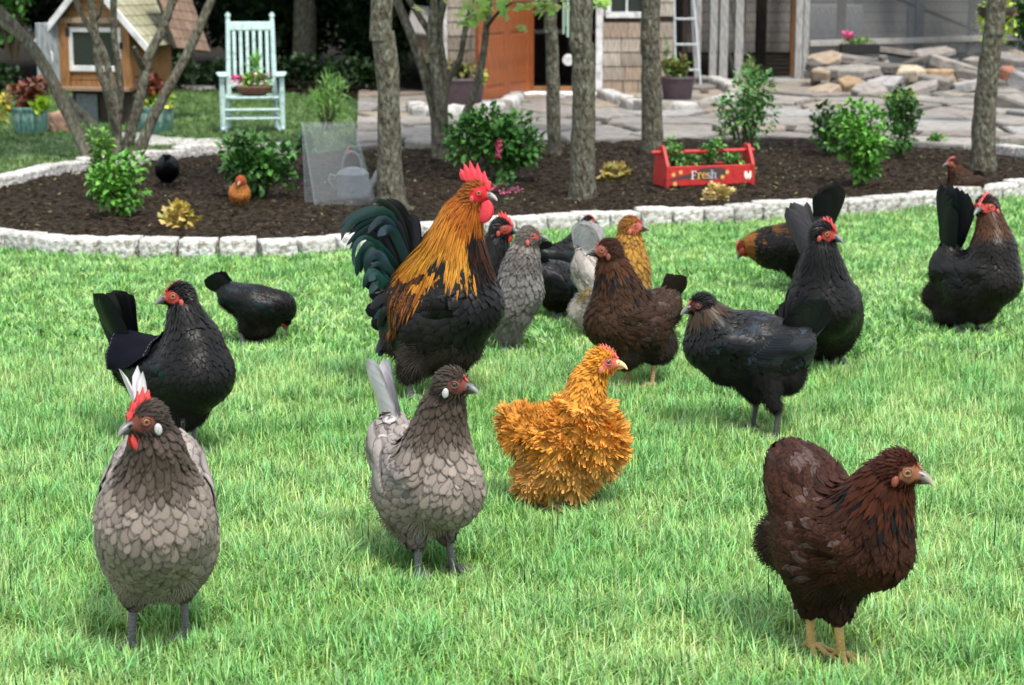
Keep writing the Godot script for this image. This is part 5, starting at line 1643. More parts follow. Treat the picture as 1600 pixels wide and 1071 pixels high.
func make_feathers() -> void:
	shapes.body = vane(6, 4, func(x): return lerpf(0.5, 1.0, x / 0.55) if x < 0.55 else sqrt(maxf(0.0, 1.0 - pow((x - 0.55) / 0.45, 2.0))) + 0.02, func(x): return Vector2(x, 0.12 * x - 0.15 * x * x))
	shapes.hackle = vane(6, 2, func(x): return lerpf(0.6, 1.0, x / 0.35) if x < 0.35 else pow(1.0 - (x - 0.35) / 0.65, 0.75) + 0.02, func(x): return Vector2(x, 0.10 * x - 0.13 * x * x), 0.05)
	shapes.curl = tuft_of_down(6, 9, 0.15, 1.25, 0.085)
	shapes.down = tuft_of_down(3, 9, 0.62, 0.25, 0.05)
	shapes.frizz = tuft_of_down(4, 8, 0.4, 2.1, 0.085)

func ramp(stops: Array, t: float) -> Color:
	var x := clampf(t, 0.0, 1.0) * (stops.size() - 1)
	var i := mini(int(x), stops.size() - 2)
	return stops[i].lerp(stops[i + 1], x - i) if stops.size() > 1 else stops[0]

func plume(g: Geo, base: Vector3, dir: Vector3, up: Vector3, ln: float, w: float, bend: Vector3, cols: Array, tipw := 0.75, sharp := 0.5, hug: Bird = null, off := 0.0) -> void:   # a long quill feather of the wing or tail
	var side := dir.cross(up).normalized()
	var rows := []
	var cc := []
	var q := base
	var qd := dir
	for i in 11:
		var t := i / 10.0
		var p := base + dir * ln * t + bend * t * t
		var d := (dir * ln + bend * 2.0 * t).normalized()
		var s := side
		var nn := s.cross(d).normalized()
		if hug:
			if i > 0: q += qd * ln * 0.1
			var e := hug.f(q)
			var gn := hug.grad(q)
			var fix := clampf(off - e, -0.004, 0.02)
			q += gn * fix
			qd = (dir - gn * dir.dot(gn) * 0.9).normalized()
			p = q
			d = qd
			nn = gn
			s = d.cross(nn).normalized()
		var ww := w * (lerpf(0.35, 1.0, smoothstep(0.0, 0.3, t)) * (1.0 if t < tipw else pow(maxf(0.0, 1.0 - pow((t - tipw) / (1.0 - tipw), 2.0)), sharp)) + 0.03)
		var r := []
		var c2 := []
		for j in 5:
			var a := j / 2.0 - 1.0
			r.append(p + s * a * 0.5 * ww - nn * (0.12 * a * a * ww))
			c2.append(ramp(cols, t))
		rows.append(r)
		cc.append(c2)
	g.sheet(rows, cc)

func comb_mesh(hf: Transform3D, x0: float, x1: float, base: Callable, height: Callable, thick: float, col: Color) -> ArrayMesh:   # a toothed blade over the head
	var g := Geo.new()
	var n := 44
	for sd in [-1.0, 1.0]:
		var rows := []
		var cc := []
		for i in n + 1:
			var t := float(i) / n
			var b: Vector2 = base.call(t)
			var h: Vector2 = height.call(t)
			var r := []
			var c2 := []
			for j in 6:
				var s := j / 5.0
				var q := b + h * s
				var wv := sin(t * 9.0 + s * 2.0) * 0.07 * s
				r.append(hf * Vector3(q.x, q.y, sd * thick * sqrt(maxf(0.0, 1.0 - s * s * 0.98)) * (0.5 + 0.5 * smoothstep(0.0, 0.12, t) * smoothstep(0.0, 0.12, 1.0 - t)) + wv))
				c2.append(col.lerp(Color(col.r * 1.1, col.g * 1.6, col.b * 1.6), s * 0.4))
			rows.append(r)
			cc.append(c2)
		var first := g.v.size()
		g.sheet(rows, cc)
		var outw := (hf.basis * Vector3(0, 0, sd)).normalized()
		for i in range(first, g.v.size()):
			if g.n[i].dot(outw) < 0.0: g.n[i] = -g.n[i]
	return g.mesh(M.skin)

func hen(d: Dictionary) -> Node3D:
	var S: float = d.S
	var sd: int = d.seed
	var r := RandomNumberGenerator.new()
	r.seed = sd
	var t := thing(d.get("called", "hen"), d.label, "rooster" if d.get("called", "hen") == "rooster" else "chicken", d.at, deg_to_rad(d.yaw))
	var P: Dictionary = palette(d.style)
	if d.has("dark"):
		for k in [0, 1]: P.col[k] = P.col[k].map(func(q): return q * 0.5)
		P.col[1][-1] = P.col[1][-1] * 1.9
	var H: Vector3 = d.H[0]
	var hr: float = d.H[1]
	var N: Vector3 = d.N[0]
	var B: Vector3 = d.B[0]
	var R: Vector3 = d.R[0]
	var Q: Vector3 = d.M[0]
	var U: Vector3 = d.U[0]
	var T0: Vector3 = d.T[0]
	var look: Vector3 = d.look.normalized()
	for k in ["N", "B", "R", "M", "U"]: d[k][1] = maxf(d[k][1] * 0.88, d[k][1] - 0.0055 * S)
	for fl in d.get("F", []): fl[1] -= 0.0055 * S
	var bd := Bird.new()
	bd.k = 0.03 * S
	bd.bone(H, N, hr * 0.95, d.N[1], 1, N - H, 1.0, 0.0, 0.45)
	bd.bone(N, B, d.N[1], d.B[1], 1, (B - N) * 1.0, 1.0, 0.45, 1.0)
	bd.bone(B, R, d.B[1], d.R[1], 2, (R - B).normalized() + Vector3(-0.4, -0.5, 0))
	bd.bone(R, Q, d.R[1], d.M[1], 2, (Q - R).normalized() + Vector3(0, -0.15, 0))
	bd.bone(B, Q, d.B[1] * 0.75, d.M[1] * 0.8, 3, Q - B)
	bd.bone(Q, U, d.M[1], d.U[1], 3, U - Q)
	bd.bone(U, T0, d.U[1], d.U[1] * d.get("tailr", 0.35), 4, T0 - U)
	if d.has("cape"):     # a long hackle that lies over the back
		bd.bone(N.lerp(B, 0.4), d.cape[0], d.N[1], d.cape[1], 1, d.cape[0] - N, 1.0, 0.6, 1.0)
	for fl in d.get("F", []):
		bd.bone(Q.lerp(fl[0], 0.5), fl[0], fl[1], fl[1], 5, fl[0] - Q + Vector3(-0.05, -0.12, 0) * S)
	var hocks := []
	for i in 2:
		var foot: Vector3 = d.feet[i]
		var sgn := signf(foot.z - d.feet[1 - i].z)
		var hip := Q + Vector3(0, -d.M[1] * 0.35, sgn * d.M[1] * 0.45)
		var hock: Vector3 = foot + Vector3(-0.012, d.get("hock", 0.085), 0) * S + Vector3(0, 0, sgn * -0.004)
		hocks.append(hock)
		bd.bone(hip, hock.lerp(hip, 0.12), d.M[1] * 0.5, 0.016 * S * d.get("thigh", 1.0), 6, hock - hip, 0.7)
	var sh := B.lerp(R, 0.55)
	for sgn in [-1.0, 1.0]:
		var wa := Vector3(lerpf(sh.x, Q.x, 0.2), lerpf(sh.y, Q.y, 0.35) + 0.008 * S, lerpf(sh.z, Q.z, 0.4) + sgn * d.M[1] * 0.68)
		var wb := Vector3(lerpf(Q.x, U.x, 0.95), lerpf(Q.y, U.y, 0.75) + 0.004 * S, lerpf(Q.z, U.z, 0.9) + sgn * d.U[1] * 0.85)
		bd.bone(wa, wb, d.M[1] * 0.36, d.U[1] * 0.36, 7, wb - wa, 0.35)
	var hw := Bird.new()   # the head gets a finer grid of its own
	hw.k = hr * 0.5
	var hup := (Vector3.UP - look * look.y).normalized()
	var hb := Basis(look, hup, look.cross(hup))
	var hf := Transform3D(hb.scaled_local(Vector3.ONE * hr), H)
	hw.bone(H, H + hb * Vector3(0.1, 0.15, 0) * hr, hr * 0.98, hr * 0.92, 0, -look)
	hw.bone(H + hb * Vector3(0.35, -0.02, 0) * hr, H + hb * Vector3(1.12, -0.16, 0) * hr, hr * 0.74, hr * 0.36, 0, -look)
	hw.bone(H, H.lerp(N, 0.5), hr * 0.95, lerpf(hr * 0.95, d.N[1], 0.5) * 0.98, 1, N - H)
	# body mesh
	var lo := Vector3.ONE * 9
	var hi := -lo
	for i in bd.A.size():
		for e in [bd.A[i], bd.A[i] + bd.B[i]]:
			var m := maxf(bd.ra[i], bd.ra[i] + bd.rb[i]) + 0.03
			lo = lo.min(e - Vector3.ONE * m)
			hi = hi.max(e + Vector3.ONE * m)
	var cell: float = d.get("cell", 0.011)
	var net: Array = bd.nets(lo, hi, cell)
	var hm := hr * 2.6
	var hnet: Array = hw.nets(H - Vector3.ONE * hm, H + Vector3.ONE * hm, hr * 0.19)
	var g := Geo.new()
	var face_at := Vector3(0.78, 0.06, 0)
	for i in net[0].size():
		var w := bd.where(net[0][i])
		var base: Color = ramp(P.col[w[0]], w[1])
		g.vert(net[0][i], net[1][i], Vector2.ZERO, (base * 0.75).linear_to_srgb())
	g.ix.append_array(net[2])
	var off := g.v.size()
	var hinv := hf.affine_inverse()
	for i in hnet[0].size():
		var q: Vector3 = hinv * hnet[0][i]
		var e := (Vector3(q.x, q.y, 0) - face_at).length()
		var fs: float = d.get("face", 1.0)
		var bare: float = 1.0 - smoothstep(0.55, 0.72, (Vector2(q.x - 0.78, (q.y - 0.06) * 1.25).length() + 0.07 * sin(q.x * 9.0) * cos(q.y * 8.0)) / fs)
		var skin: Color = P.skin.lerp(P.skin * 0.6, clampf(0.5 + 0.5 * sin(q.x * 14.0 + q.y * 9.0) * sin(q.y * 17.0), 0, 1) * 0.6)
		skin = skin.lerp(P.get("cheek", P.skin), smoothstep(0.15, -0.35, q.y) * smoothstep(0.9, 0.4, q.x))
		g.vert(hnet[0][i], hnet[1][i], Vector2.ZERO, (P.col[0][0] * 0.8).lerp(skin, bare).linear_to_srgb())
	for i in hnet[2]: g.ix.append(i + off)
	part(t, "body", g.mesh(M.body))
	feathers(t, d, P, bd, hw, net, hnet, hinv, r)
	head_parts(t, d, P, hf, r, hw)
	tail_and_wings(t, d, P, bd, r)
	birds[t] = bd
	bd.feet = d.feet
	for i in 2: leg(t, hocks[i], d.feet[i], S, P, r, i)
	return t

func feathers(t: Node3D, d: Dictionary, P: Dictionary, bd: Bird, hw: Bird, net: Array, hnet: Array, hinv: Transform3D, r: RandomNumberGenerator) -> void:
	var S: float = d.S
	var dens: float = d.get("dens", 1.0)
	# per region: length, width, spacing, tilt, shape
	var rules: Dictionary = P.rules
	var sets := {}
	var H: Vector3 = d.H[0]
	var hr: float = d.H[1]
	for pass_no in 2:
		var src := net if pass_no == 0 else hnet
		var pts: PackedVector3Array = src[0]
		var nor: PackedVector3Array = src[1]
		var tri: PackedInt32Array = src[2]
		var taken_at := {}
		var rmin := (0.007 if pass_no == 0 else 0.0042) * S
		var total := 0.0
		for i in range(0, tri.size(), 3):
			var a := pts[tri[i]]
			var ar := (pts[tri[i + 1]] - a).cross(pts[tri[i + 2]] - a).length() * 0.5
			total += ar / (rmin * rmin) * 1.6
			while total > 0.0:
				total -= 1.0
				var s := r.randf()
				var q := r.randf()
				if s + q > 1.0:
					s = 1.0 - s
					q = 1.0 - q
				var p := a + (pts[tri[i + 1]] - a) * s + (pts[tri[i + 2]] - a) * q
				var cellkey := Vector3i((p / (rmin * 2.0)).floor())
				var nn := (nor[tri[i]] * (1.0 - s - q) + nor[tri[i + 1]] * s + nor[tri[i + 2]] * q).normalized()
				var w: Array
				if pass_no == 1:
					var hq := hinv * p
					if (p - H).length() > hr * 1.55: continue
					if (Vector2(hq.x - 0.78, (hq.y - 0.06) * 1.25)).length() < (0.6 + r.randf_range(-0.06, 0.06)) * d.get("face", 1.0): continue
					w = [0, 0.0, hw.where(p)[2]]
				else:
					if (p - H).length() < hr * 1.25: continue
					w = bd.where(p)
				var reg: int = w[0]
				if reg == 3 and nn.y < -0.35: reg = 5
				if reg == 2 and nn.y < -0.55 and p.x < d.R[0].x: reg = 5
				var rule: Array = rules[reg]
				var sp: float = rule[2] * S / dens
				if pass_no == 0 and reg == 1: sp *= lerpf(0.62, 1.0, w[1])
				# keep neighbours apart
				var ok := true
				var reach := ceili(sp / (rmin * 2.0))
				for dx in range(-reach, reach + 1):
					for dy in range(-reach, reach + 1):
						for dz in range(-reach, reach + 1):
							if not ok: break
							for o in taken_at.get(cellkey + Vector3i(dx, dy, dz), []):
								if o.distance_squared_to(p) < sp * sp:
									ok = false
									break
				if not ok: continue
				if not taken_at.has(cellkey): taken_at[cellkey] = []
				taken_at[cellkey].append(p)
				var dir: Vector3 = w[2]
				dir = dir - nn * dir.dot(nn)
				if dir.length() < 1e-4: dir = Vector3.DOWN - nn * nn.dot(Vector3.DOWN)
				dir = dir.normalized().rotated(nn, r.randfn(0.0, rule[6] if rule.size() > 6 else 0.10))
				var sc := r.randf_range(0.76, 1.22)
				var L: float = rule[0] * S * sc
				if pass_no == 0 and reg == 1: L *= lerpf(0.55, 1.0, smoothstep(0.0, 0.6, w[1]))
				var tilt: float = rule[3] * 0.5
				var lift: float = (0.0026 + r.randf_range(0.0, 0.0022)) * S + rule[3] * 0.02 * S
				if rule[4] != "frizz":
					for it in 4:      # swing the tip until it lies just above the skin
						var tp := p + (dir * cos(tilt) + nn * sin(tilt)) * L * 0.9
						var e := bd.f(tp) if pass_no == 0 else minf(hw.f(tp), bd.f(tp))
						tilt = clampf(tilt + (lift - e) / L, -0.55, 0.9)
					if rule[4] == "down": tilt += r.randf_range(0.0, 0.12)
				else:
					tilt = rule[3] + r.randf_range(-0.1, 0.15)
				var x := dir * cos(tilt) + nn * sin(tilt)
				var z := x.cross(nn).normalized()
				var y := z.cross(x).normalized()
				var W: float = rule[1] * S * sc
				var kind: String = rule[4]
				if kind == "frizz" and reg != 1 and r.randf() < 0.72: kind = "curl"
				var key: String = kind + ":" + rule[5]
				if not sets.has(key): sets[key] = [[], []]
				sets[key][0].append(Transform3D(Basis(x * L, y * (L if kind in ["down", "frizz", "curl"] else W), z * (L if kind in ["down", "frizz", "curl"] else W)), p + nn * 0.0012 * S - x * L * 0.12))
				var col: Color = ramp(P.col[reg], w[1])
				if P.has("tint"): col = P.tint.call(reg, w[1], p, nn, col, r)
				var j := 1.0 + r.randfn(0.0, P.jit)
				j = clampf(j, 0.5, 1.6)
				sets[key][1].append(Color(col.r * j, col.g * j, col.b * j))
	for key in sets:
		var sm: PackedStringArray = key.split(":")
		var named: String = {"body": "plumage", "hackle": "hackle", "down": "down", "frizz": "curled_plumage", "curl": "curled_feather"}[sm[0]]
		var o := many(t, named, shapes[sm[0]], sets[key][0], sets[key][1])
		o.material_override = FM[sm[1]]

func head_parts(t: Node3D, d: Dictionary, P: Dictionary, hf: Transform3D, r: RandomNumberGenerator, hw: Bird) -> void:
	# beak: an upper and a lower mandible, in head units
	var g := Geo.new()
	var bc: Color = P.beak
	var up := []
	var rad := []
	for i in 8:
		var s := i / 7.0
		up.append(hf * Vector3(1.1 + 1.0 * s, -0.04 - 0.05 * s - 0.38 * s * s * s, 0))
		rad.append(hf.basis.x.length() * (0.37 * pow(1.0 - s, 0.7) + 0.03))
	g.tube(up, rad, 10, bc, bc.lerp(P.get("beak_tip", bc * 1.6), 0.8))
	var dn := []
	rad = []
	for i in 6:
		var s := i / 5.0
		dn.append(hf * Vector3(1.05 + 0.75 * s, -0.34 - 0.06 * s, 0))
		rad.append(hf.basis.x.length() * (0.24 * pow(1.0 - s, 0.7) + 0.02))
	g.tube(dn, rad, 8, bc, bc * 1.2)
	for sg in [-1.0, 1.0]:
		g.ball(hf * Transform3D(Basis.from_scale(Vector3(0.12, 0.045, 0.05)), Vector3(1.4, 0.06, sg * 0.27)), 5, bc * 0.25)
	part(t, "beak", g.mesh(M.beak))
	for sg in [-1.0, 1.0]:
		var e := Geo.new()
		var iris: Color = d.get("iris", P.iris)
		var ep := Vector3(0.62, 0.2, sg * 1.6)
		for it in 30: ep.z -= sg * hw.f(hf * ep) / hf.basis.x.length() * 0.7
		var at := hf * Transform3D(Basis(Vector3.UP, -sg * (PI / 2 - 0.0)) * Basis(Vector3.UP, sg * 0.3) * Basis.from_scale(Vector3(0.15, 0.21, 0.21)), ep - Vector3(0, 0, sg * 0.05))
		e.ball(at, 14, Color.BLACK, func(p): return Color(0.004, 0.004, 0.004) if p.x > 0.86 else (iris if p.x > 0.2 else Color(0.015, 0.01, 0.008)))
		part(t, "eye", e.mesh(M.eye))
		var lid := Geo.new()
		var ring := []
		var rr := []
		for i in 17:
			var a := TAU * i / 16.0
			ring.append(at * Vector3(0.45, cos(a) * 1.05, sin(a) * 1.2))
			rr.append(hf.basis.x.length() * 0.07)
		lid.tube(ring, rr, 6, P.skin * 0.8, null, null, 0.0, false)
		part(t, "eyelid", lid.mesh(M.skin))
		var lobe: Color = P.get("lobe", P.skin)
		var lb := Geo.new()
		var lobe_at := Vector3(0.1, -0.4, sg * 1.6)
		for it in 30: lobe_at.z -= sg * hw.f(hf * lobe_at) / hf.basis.x.length() * 0.7
		lb.ball(hf * Transform3D(Basis.from_scale(Vector3(0.2, 0.32, 0.14) * P.get("lobe_size", 1.0)).rotated(Vector3.UP, sg * 0.25), lobe_at + Vector3(0, 0, sg * 0.1)), 10, lobe)
		part(t, "earlobe", lb.mesh(M.skin))
		if d.get("wattle", 0.0) > 0.0:
			var wl: float = d.wattle
			var wt := Geo.new()
			wt.ball(hf * Transform3D(Basis.from_scale(Vector3(0.36, 0.46, 0.1) * wl).rotated(Vector3.RIGHT, sg * -0.15), Vector3(0.9, -0.38 - 0.4 * wl, sg * 0.22)), 12, P.comb, func(p): return P.comb * (0.9 + 0.2 * p.y))
			part(t, "wattle", wt.mesh(M.skin))
	if d.get("comb", 0.0) > 0.0:
		var cs: float = d.comb
		var pts: float = d.get("points", 5.0)
		var big: bool = d.get("called", "hen") == "rooster"
		var lean: float = 0.35
		part(t, "comb", comb_mesh(hf, 0, 1,
			func(q): return Vector2(1.5 - 2.7 * q, 0.3 + 0.75 * sin(clampf(q * 1.3, 0, 1) * PI * 0.5)) if big else Vector2(1.38 - 1.75 * q, 0.25 + 0.75 * sin(clampf(q * 1.3, 0, 1) * PI * 0.5) - (0.15 if q > 0.8 else 0.0)),
			func(q):
				var env := sin(clampf(q * 0.9 + 0.08, 0, 1) * PI)
				var saw := absf(fposmod(q * pts + 0.5, 1.0) - 0.5) * 2.0
				var h := cs * ((0.25 + 0.34 * env + 0.42 * env * pow(1.0 - saw, 1.1)) if big else (0.12 + 0.3 * env + 0.42 * env * pow(1.0 - saw, 1.2)))
				return Vector2(-lean * h + (0.6 - q) * 0.5 * h, h),
			0.15 + 0.05 * cs, P.comb))

func tail_and_wings(t: Node3D, d: Dictionary, P: Dictionary, bd: Bird, r: RandomNumberGenerator) -> void:
	var S: float = d.S
	var root: Vector3 = d.T[0]
	var tip: Vector3 = d.T[1]
	var axis := tip - root
	var L := axis.length()
	if L > 0.02 and not d.get("no_tail", false):
		axis = axis.normalized()
		var side := axis.cross(Vector3.UP)
		side = Vector3.BACK if side.length() < 0.05 else side.normalized()
		if d.has("fan"): side = d.fan.normalized()
		var g := Geo.new()
		var n: int = d.get("tailn", 5)
		var fan: float = d.get("spread", 5.5)
		for sg in [-1.0, 1.0]:
			for j in n:
				var dir := axis.rotated(side, deg_to_rad(fan * j + r.randf_range(-2.5, 2.5))).rotated(axis.cross(side).normalized(), 0.0)
				dir = (dir + side * sg * (0.05 + 0.035 * j) * d.get("splay", 1.0)).normalized()
				var sgn_up: Vector3 = side * sg + axis.cross(side) * 0.15
				plume(g, root + side * sg * (0.004 + 0.003 * j) * S - axis * 0.035 * S, dir, sgn_up.normalized(), (L + 0.035 * S) * (1.0 - 0.03 * j - 0.006 * j * j) * r.randf_range(0.95, 1.03), d.get("tailw", 0.062) * S, -axis.rotated(side, deg_to_rad(-90.0)) * 0.012 * S + side * sg * 0.012 * S, d.get("tailcol", P.tail).map(func(q): return q * r.randf_range(0.8, 1.2)), 0.72)
		part(t, "tail", g.mesh(FM[P.tailmat]))
	if d.get("no_wings", false): return
	var Q: Vector3 = d.M[0]
	var U: Vector3 = d.U[0]
	var B: Vector3 = d.B[0]
	for sg in [-1.0, 1.0]:
		var g := Geo.new()
		for row in 2:
			for j in 8:
				var s := j / 7.0
				var c := B.lerp(Q, 0.75 + 0.1 * row).lerp(U, s * (0.62 if row == 0 else 0.4) + (0.0 if row == 0 else -0.05)) + Vector3(0, (-0.3 + 0.42 * s) * d.M[1] + (0.0 if row == 0 else 0.22 * d.M[1]), 0)
				var p := c + Vector3(0, 0, sg * 0.2)
				for it in 24:     # walk in from the side until the skin
					var e := bd.f(p)
					p.z -= sg * e * 0.8
					if absf(e) < 0.0015 or (p.z - c.z) * sg < 0.01: break
				var nn := (bd.grad(p) + Vector3(0, 0, sg * 0.4)).normalized()
				var dir := (U - Q).normalized() + Vector3(0, -0.22 + 0.3 * s, 0)
				dir = (dir - nn * dir.dot(nn)).normalized()
				var wt := r.randf_range(0.72, 1.25)
				plume(g, p + nn * (0.005 + 0.0006 * j + 0.002 * row) * S, dir, nn, (0.095 + 0.02 * s) * d.get("wingl", 1.0) * (1.0 if row == 0 else 0.6) * S, (0.026 if row == 0 else 0.024) * S, Vector3.ZERO, (P.wing if row == 0 else [P.wing[0] * 1.1]).map(func(q): return q * wt), 0.72, 0.5, bd, (0.005 + 0.0006 * j + 0.002 * row) * S)
		part(t, "wing", g.mesh(FM[P.wingmat]))

func leg(t: Node3D, hock: Vector3, foot: Vector3, S: float, P: Dictionary, r: RandomNumberGenerator, which: int) -> void:
	var g := Geo.new()
	var c: Color = P.leg
	var top := hock + Vector3(0.01, 0.035, 0) * S
	var ank := foot + Vector3(-0.004, 0.012, 0) * S
	g.tube([top, hock, hock.lerp(ank, 0.15), hock.lerp(ank, 0.6), hock.lerp(ank, 0.92), ank], [0.011 * S, 0.0095 * S, 0.0078 * S, 0.0068 * S, 0.0072 * S, 0.0075 * S], 10, c)
	for a in [-38.0, 0.0, 36.0, 176.0]:
		var ln := (0.055 if a == 0.0 else (0.024 if a > 90 else 0.047)) * S
		var d := Vector3(cos(deg_to_rad(a)), 0, sin(deg_to_rad(a)))
		g.tube([ank, ank + d * ln * 0.3 + Vector3(0, 0.003, 0) * S, ank + d * ln * 0.6 + Vector3(0, -0.004, 0) * S, foot + d * ln * 0.92 + Vector3(0, 0.006, 0) * S, foot + d * ln * 1.16 + Vector3(0, 0.001, 0)], [0.0062 * S, 0.0046 * S, 0.0044 * S, 0.0032 * S, 0.0007 * S], 8, c, c * 0.55)
	part(t, "leg", g.mesh(M.leg))

# ---------------------------------------------------------------- plumage
func rule_set(kind: String) -> Dictionary:
	# length, width, spacing, tilt, shape, material, wander
	var q := {
		0: [0.012, 0.0055, 0.0042, 0.12, "hackle", "plain"], 1: [0.042, 0.0095, 0.0062, 0.08, "hackle", "plain"], 2: [0.034, 0.021, 0.0105, 0.10, "body", "plain"], 3: [0.037, 0.0235, 0.0112, 0.10, "body", "plain"],
		4: [0.046, 0.020, 0.0105, 0.10, "body", "plain"], 5: [0.034, 0.02, 0.0115, 0.20, "down", "down", 0.3], 6: [0.026, 0.017, 0.0105, 0.15, "body", "plain"], 7: [0.037, 0.0235, 0.0112, 0.10, "body", "plain"],
	}
	match kind:
		"lace":
			for k in [2, 3, 7]: q[k] = [0.040, 0.0235, 0.012, 0.08, "body", "lace", 0.16]
			q[4] = [0.05, 0.026, 0.0135, 0.08, "body", "lace"]
			q[6] = [0.03, 0.019, 0.0115, 0.1, "body", "lace"]
			q[1] = [0.042, 0.0145, 0.0092, 0.10, "body", "lace"]
		"gloss":
			for k in [0, 1, 2, 3, 4, 7]: q[k][5] = "gloss"
			q[6] = [0.03, 0.02, 0.0105, 0.2, "down", "down", 0.25]
		"streak":
			q[1] = [0.088, 0.0085, 0.005, 0.07, "hackle", "streak", 0.07]
			for k in [2, 3, 4, 7]: q[k][5] = "gloss"
			q[6] = [0.034, 0.02, 0.0105, 0.22, "down", "down", 0.25]
		"pencil":
			q[1] = [0.044, 0.011, 0.0072, 0.13, "hackle", "plain", 0.12]
			for k in [2, 3, 4, 7]: q[k][5] = "pencil"
			for k in [2, 3, 7]: q[k] = [0.040, 0.0155, 0.0092, 0.14, "body", "pencil", 0.16]
		"frizz":
			for k in [2, 3, 4, 5, 6, 7]: q[k] = [0.041, 0.02, 0.0088, 0.40, "frizz", "down", 0.55]
			q[1] = [0.03, 0.0115, 0.0058, 0.22, "hackle", "plain", 0.22]
			q[0] = [0.014, 0.006, 0.0044, 0.4, "hackle", "plain"]
	return q

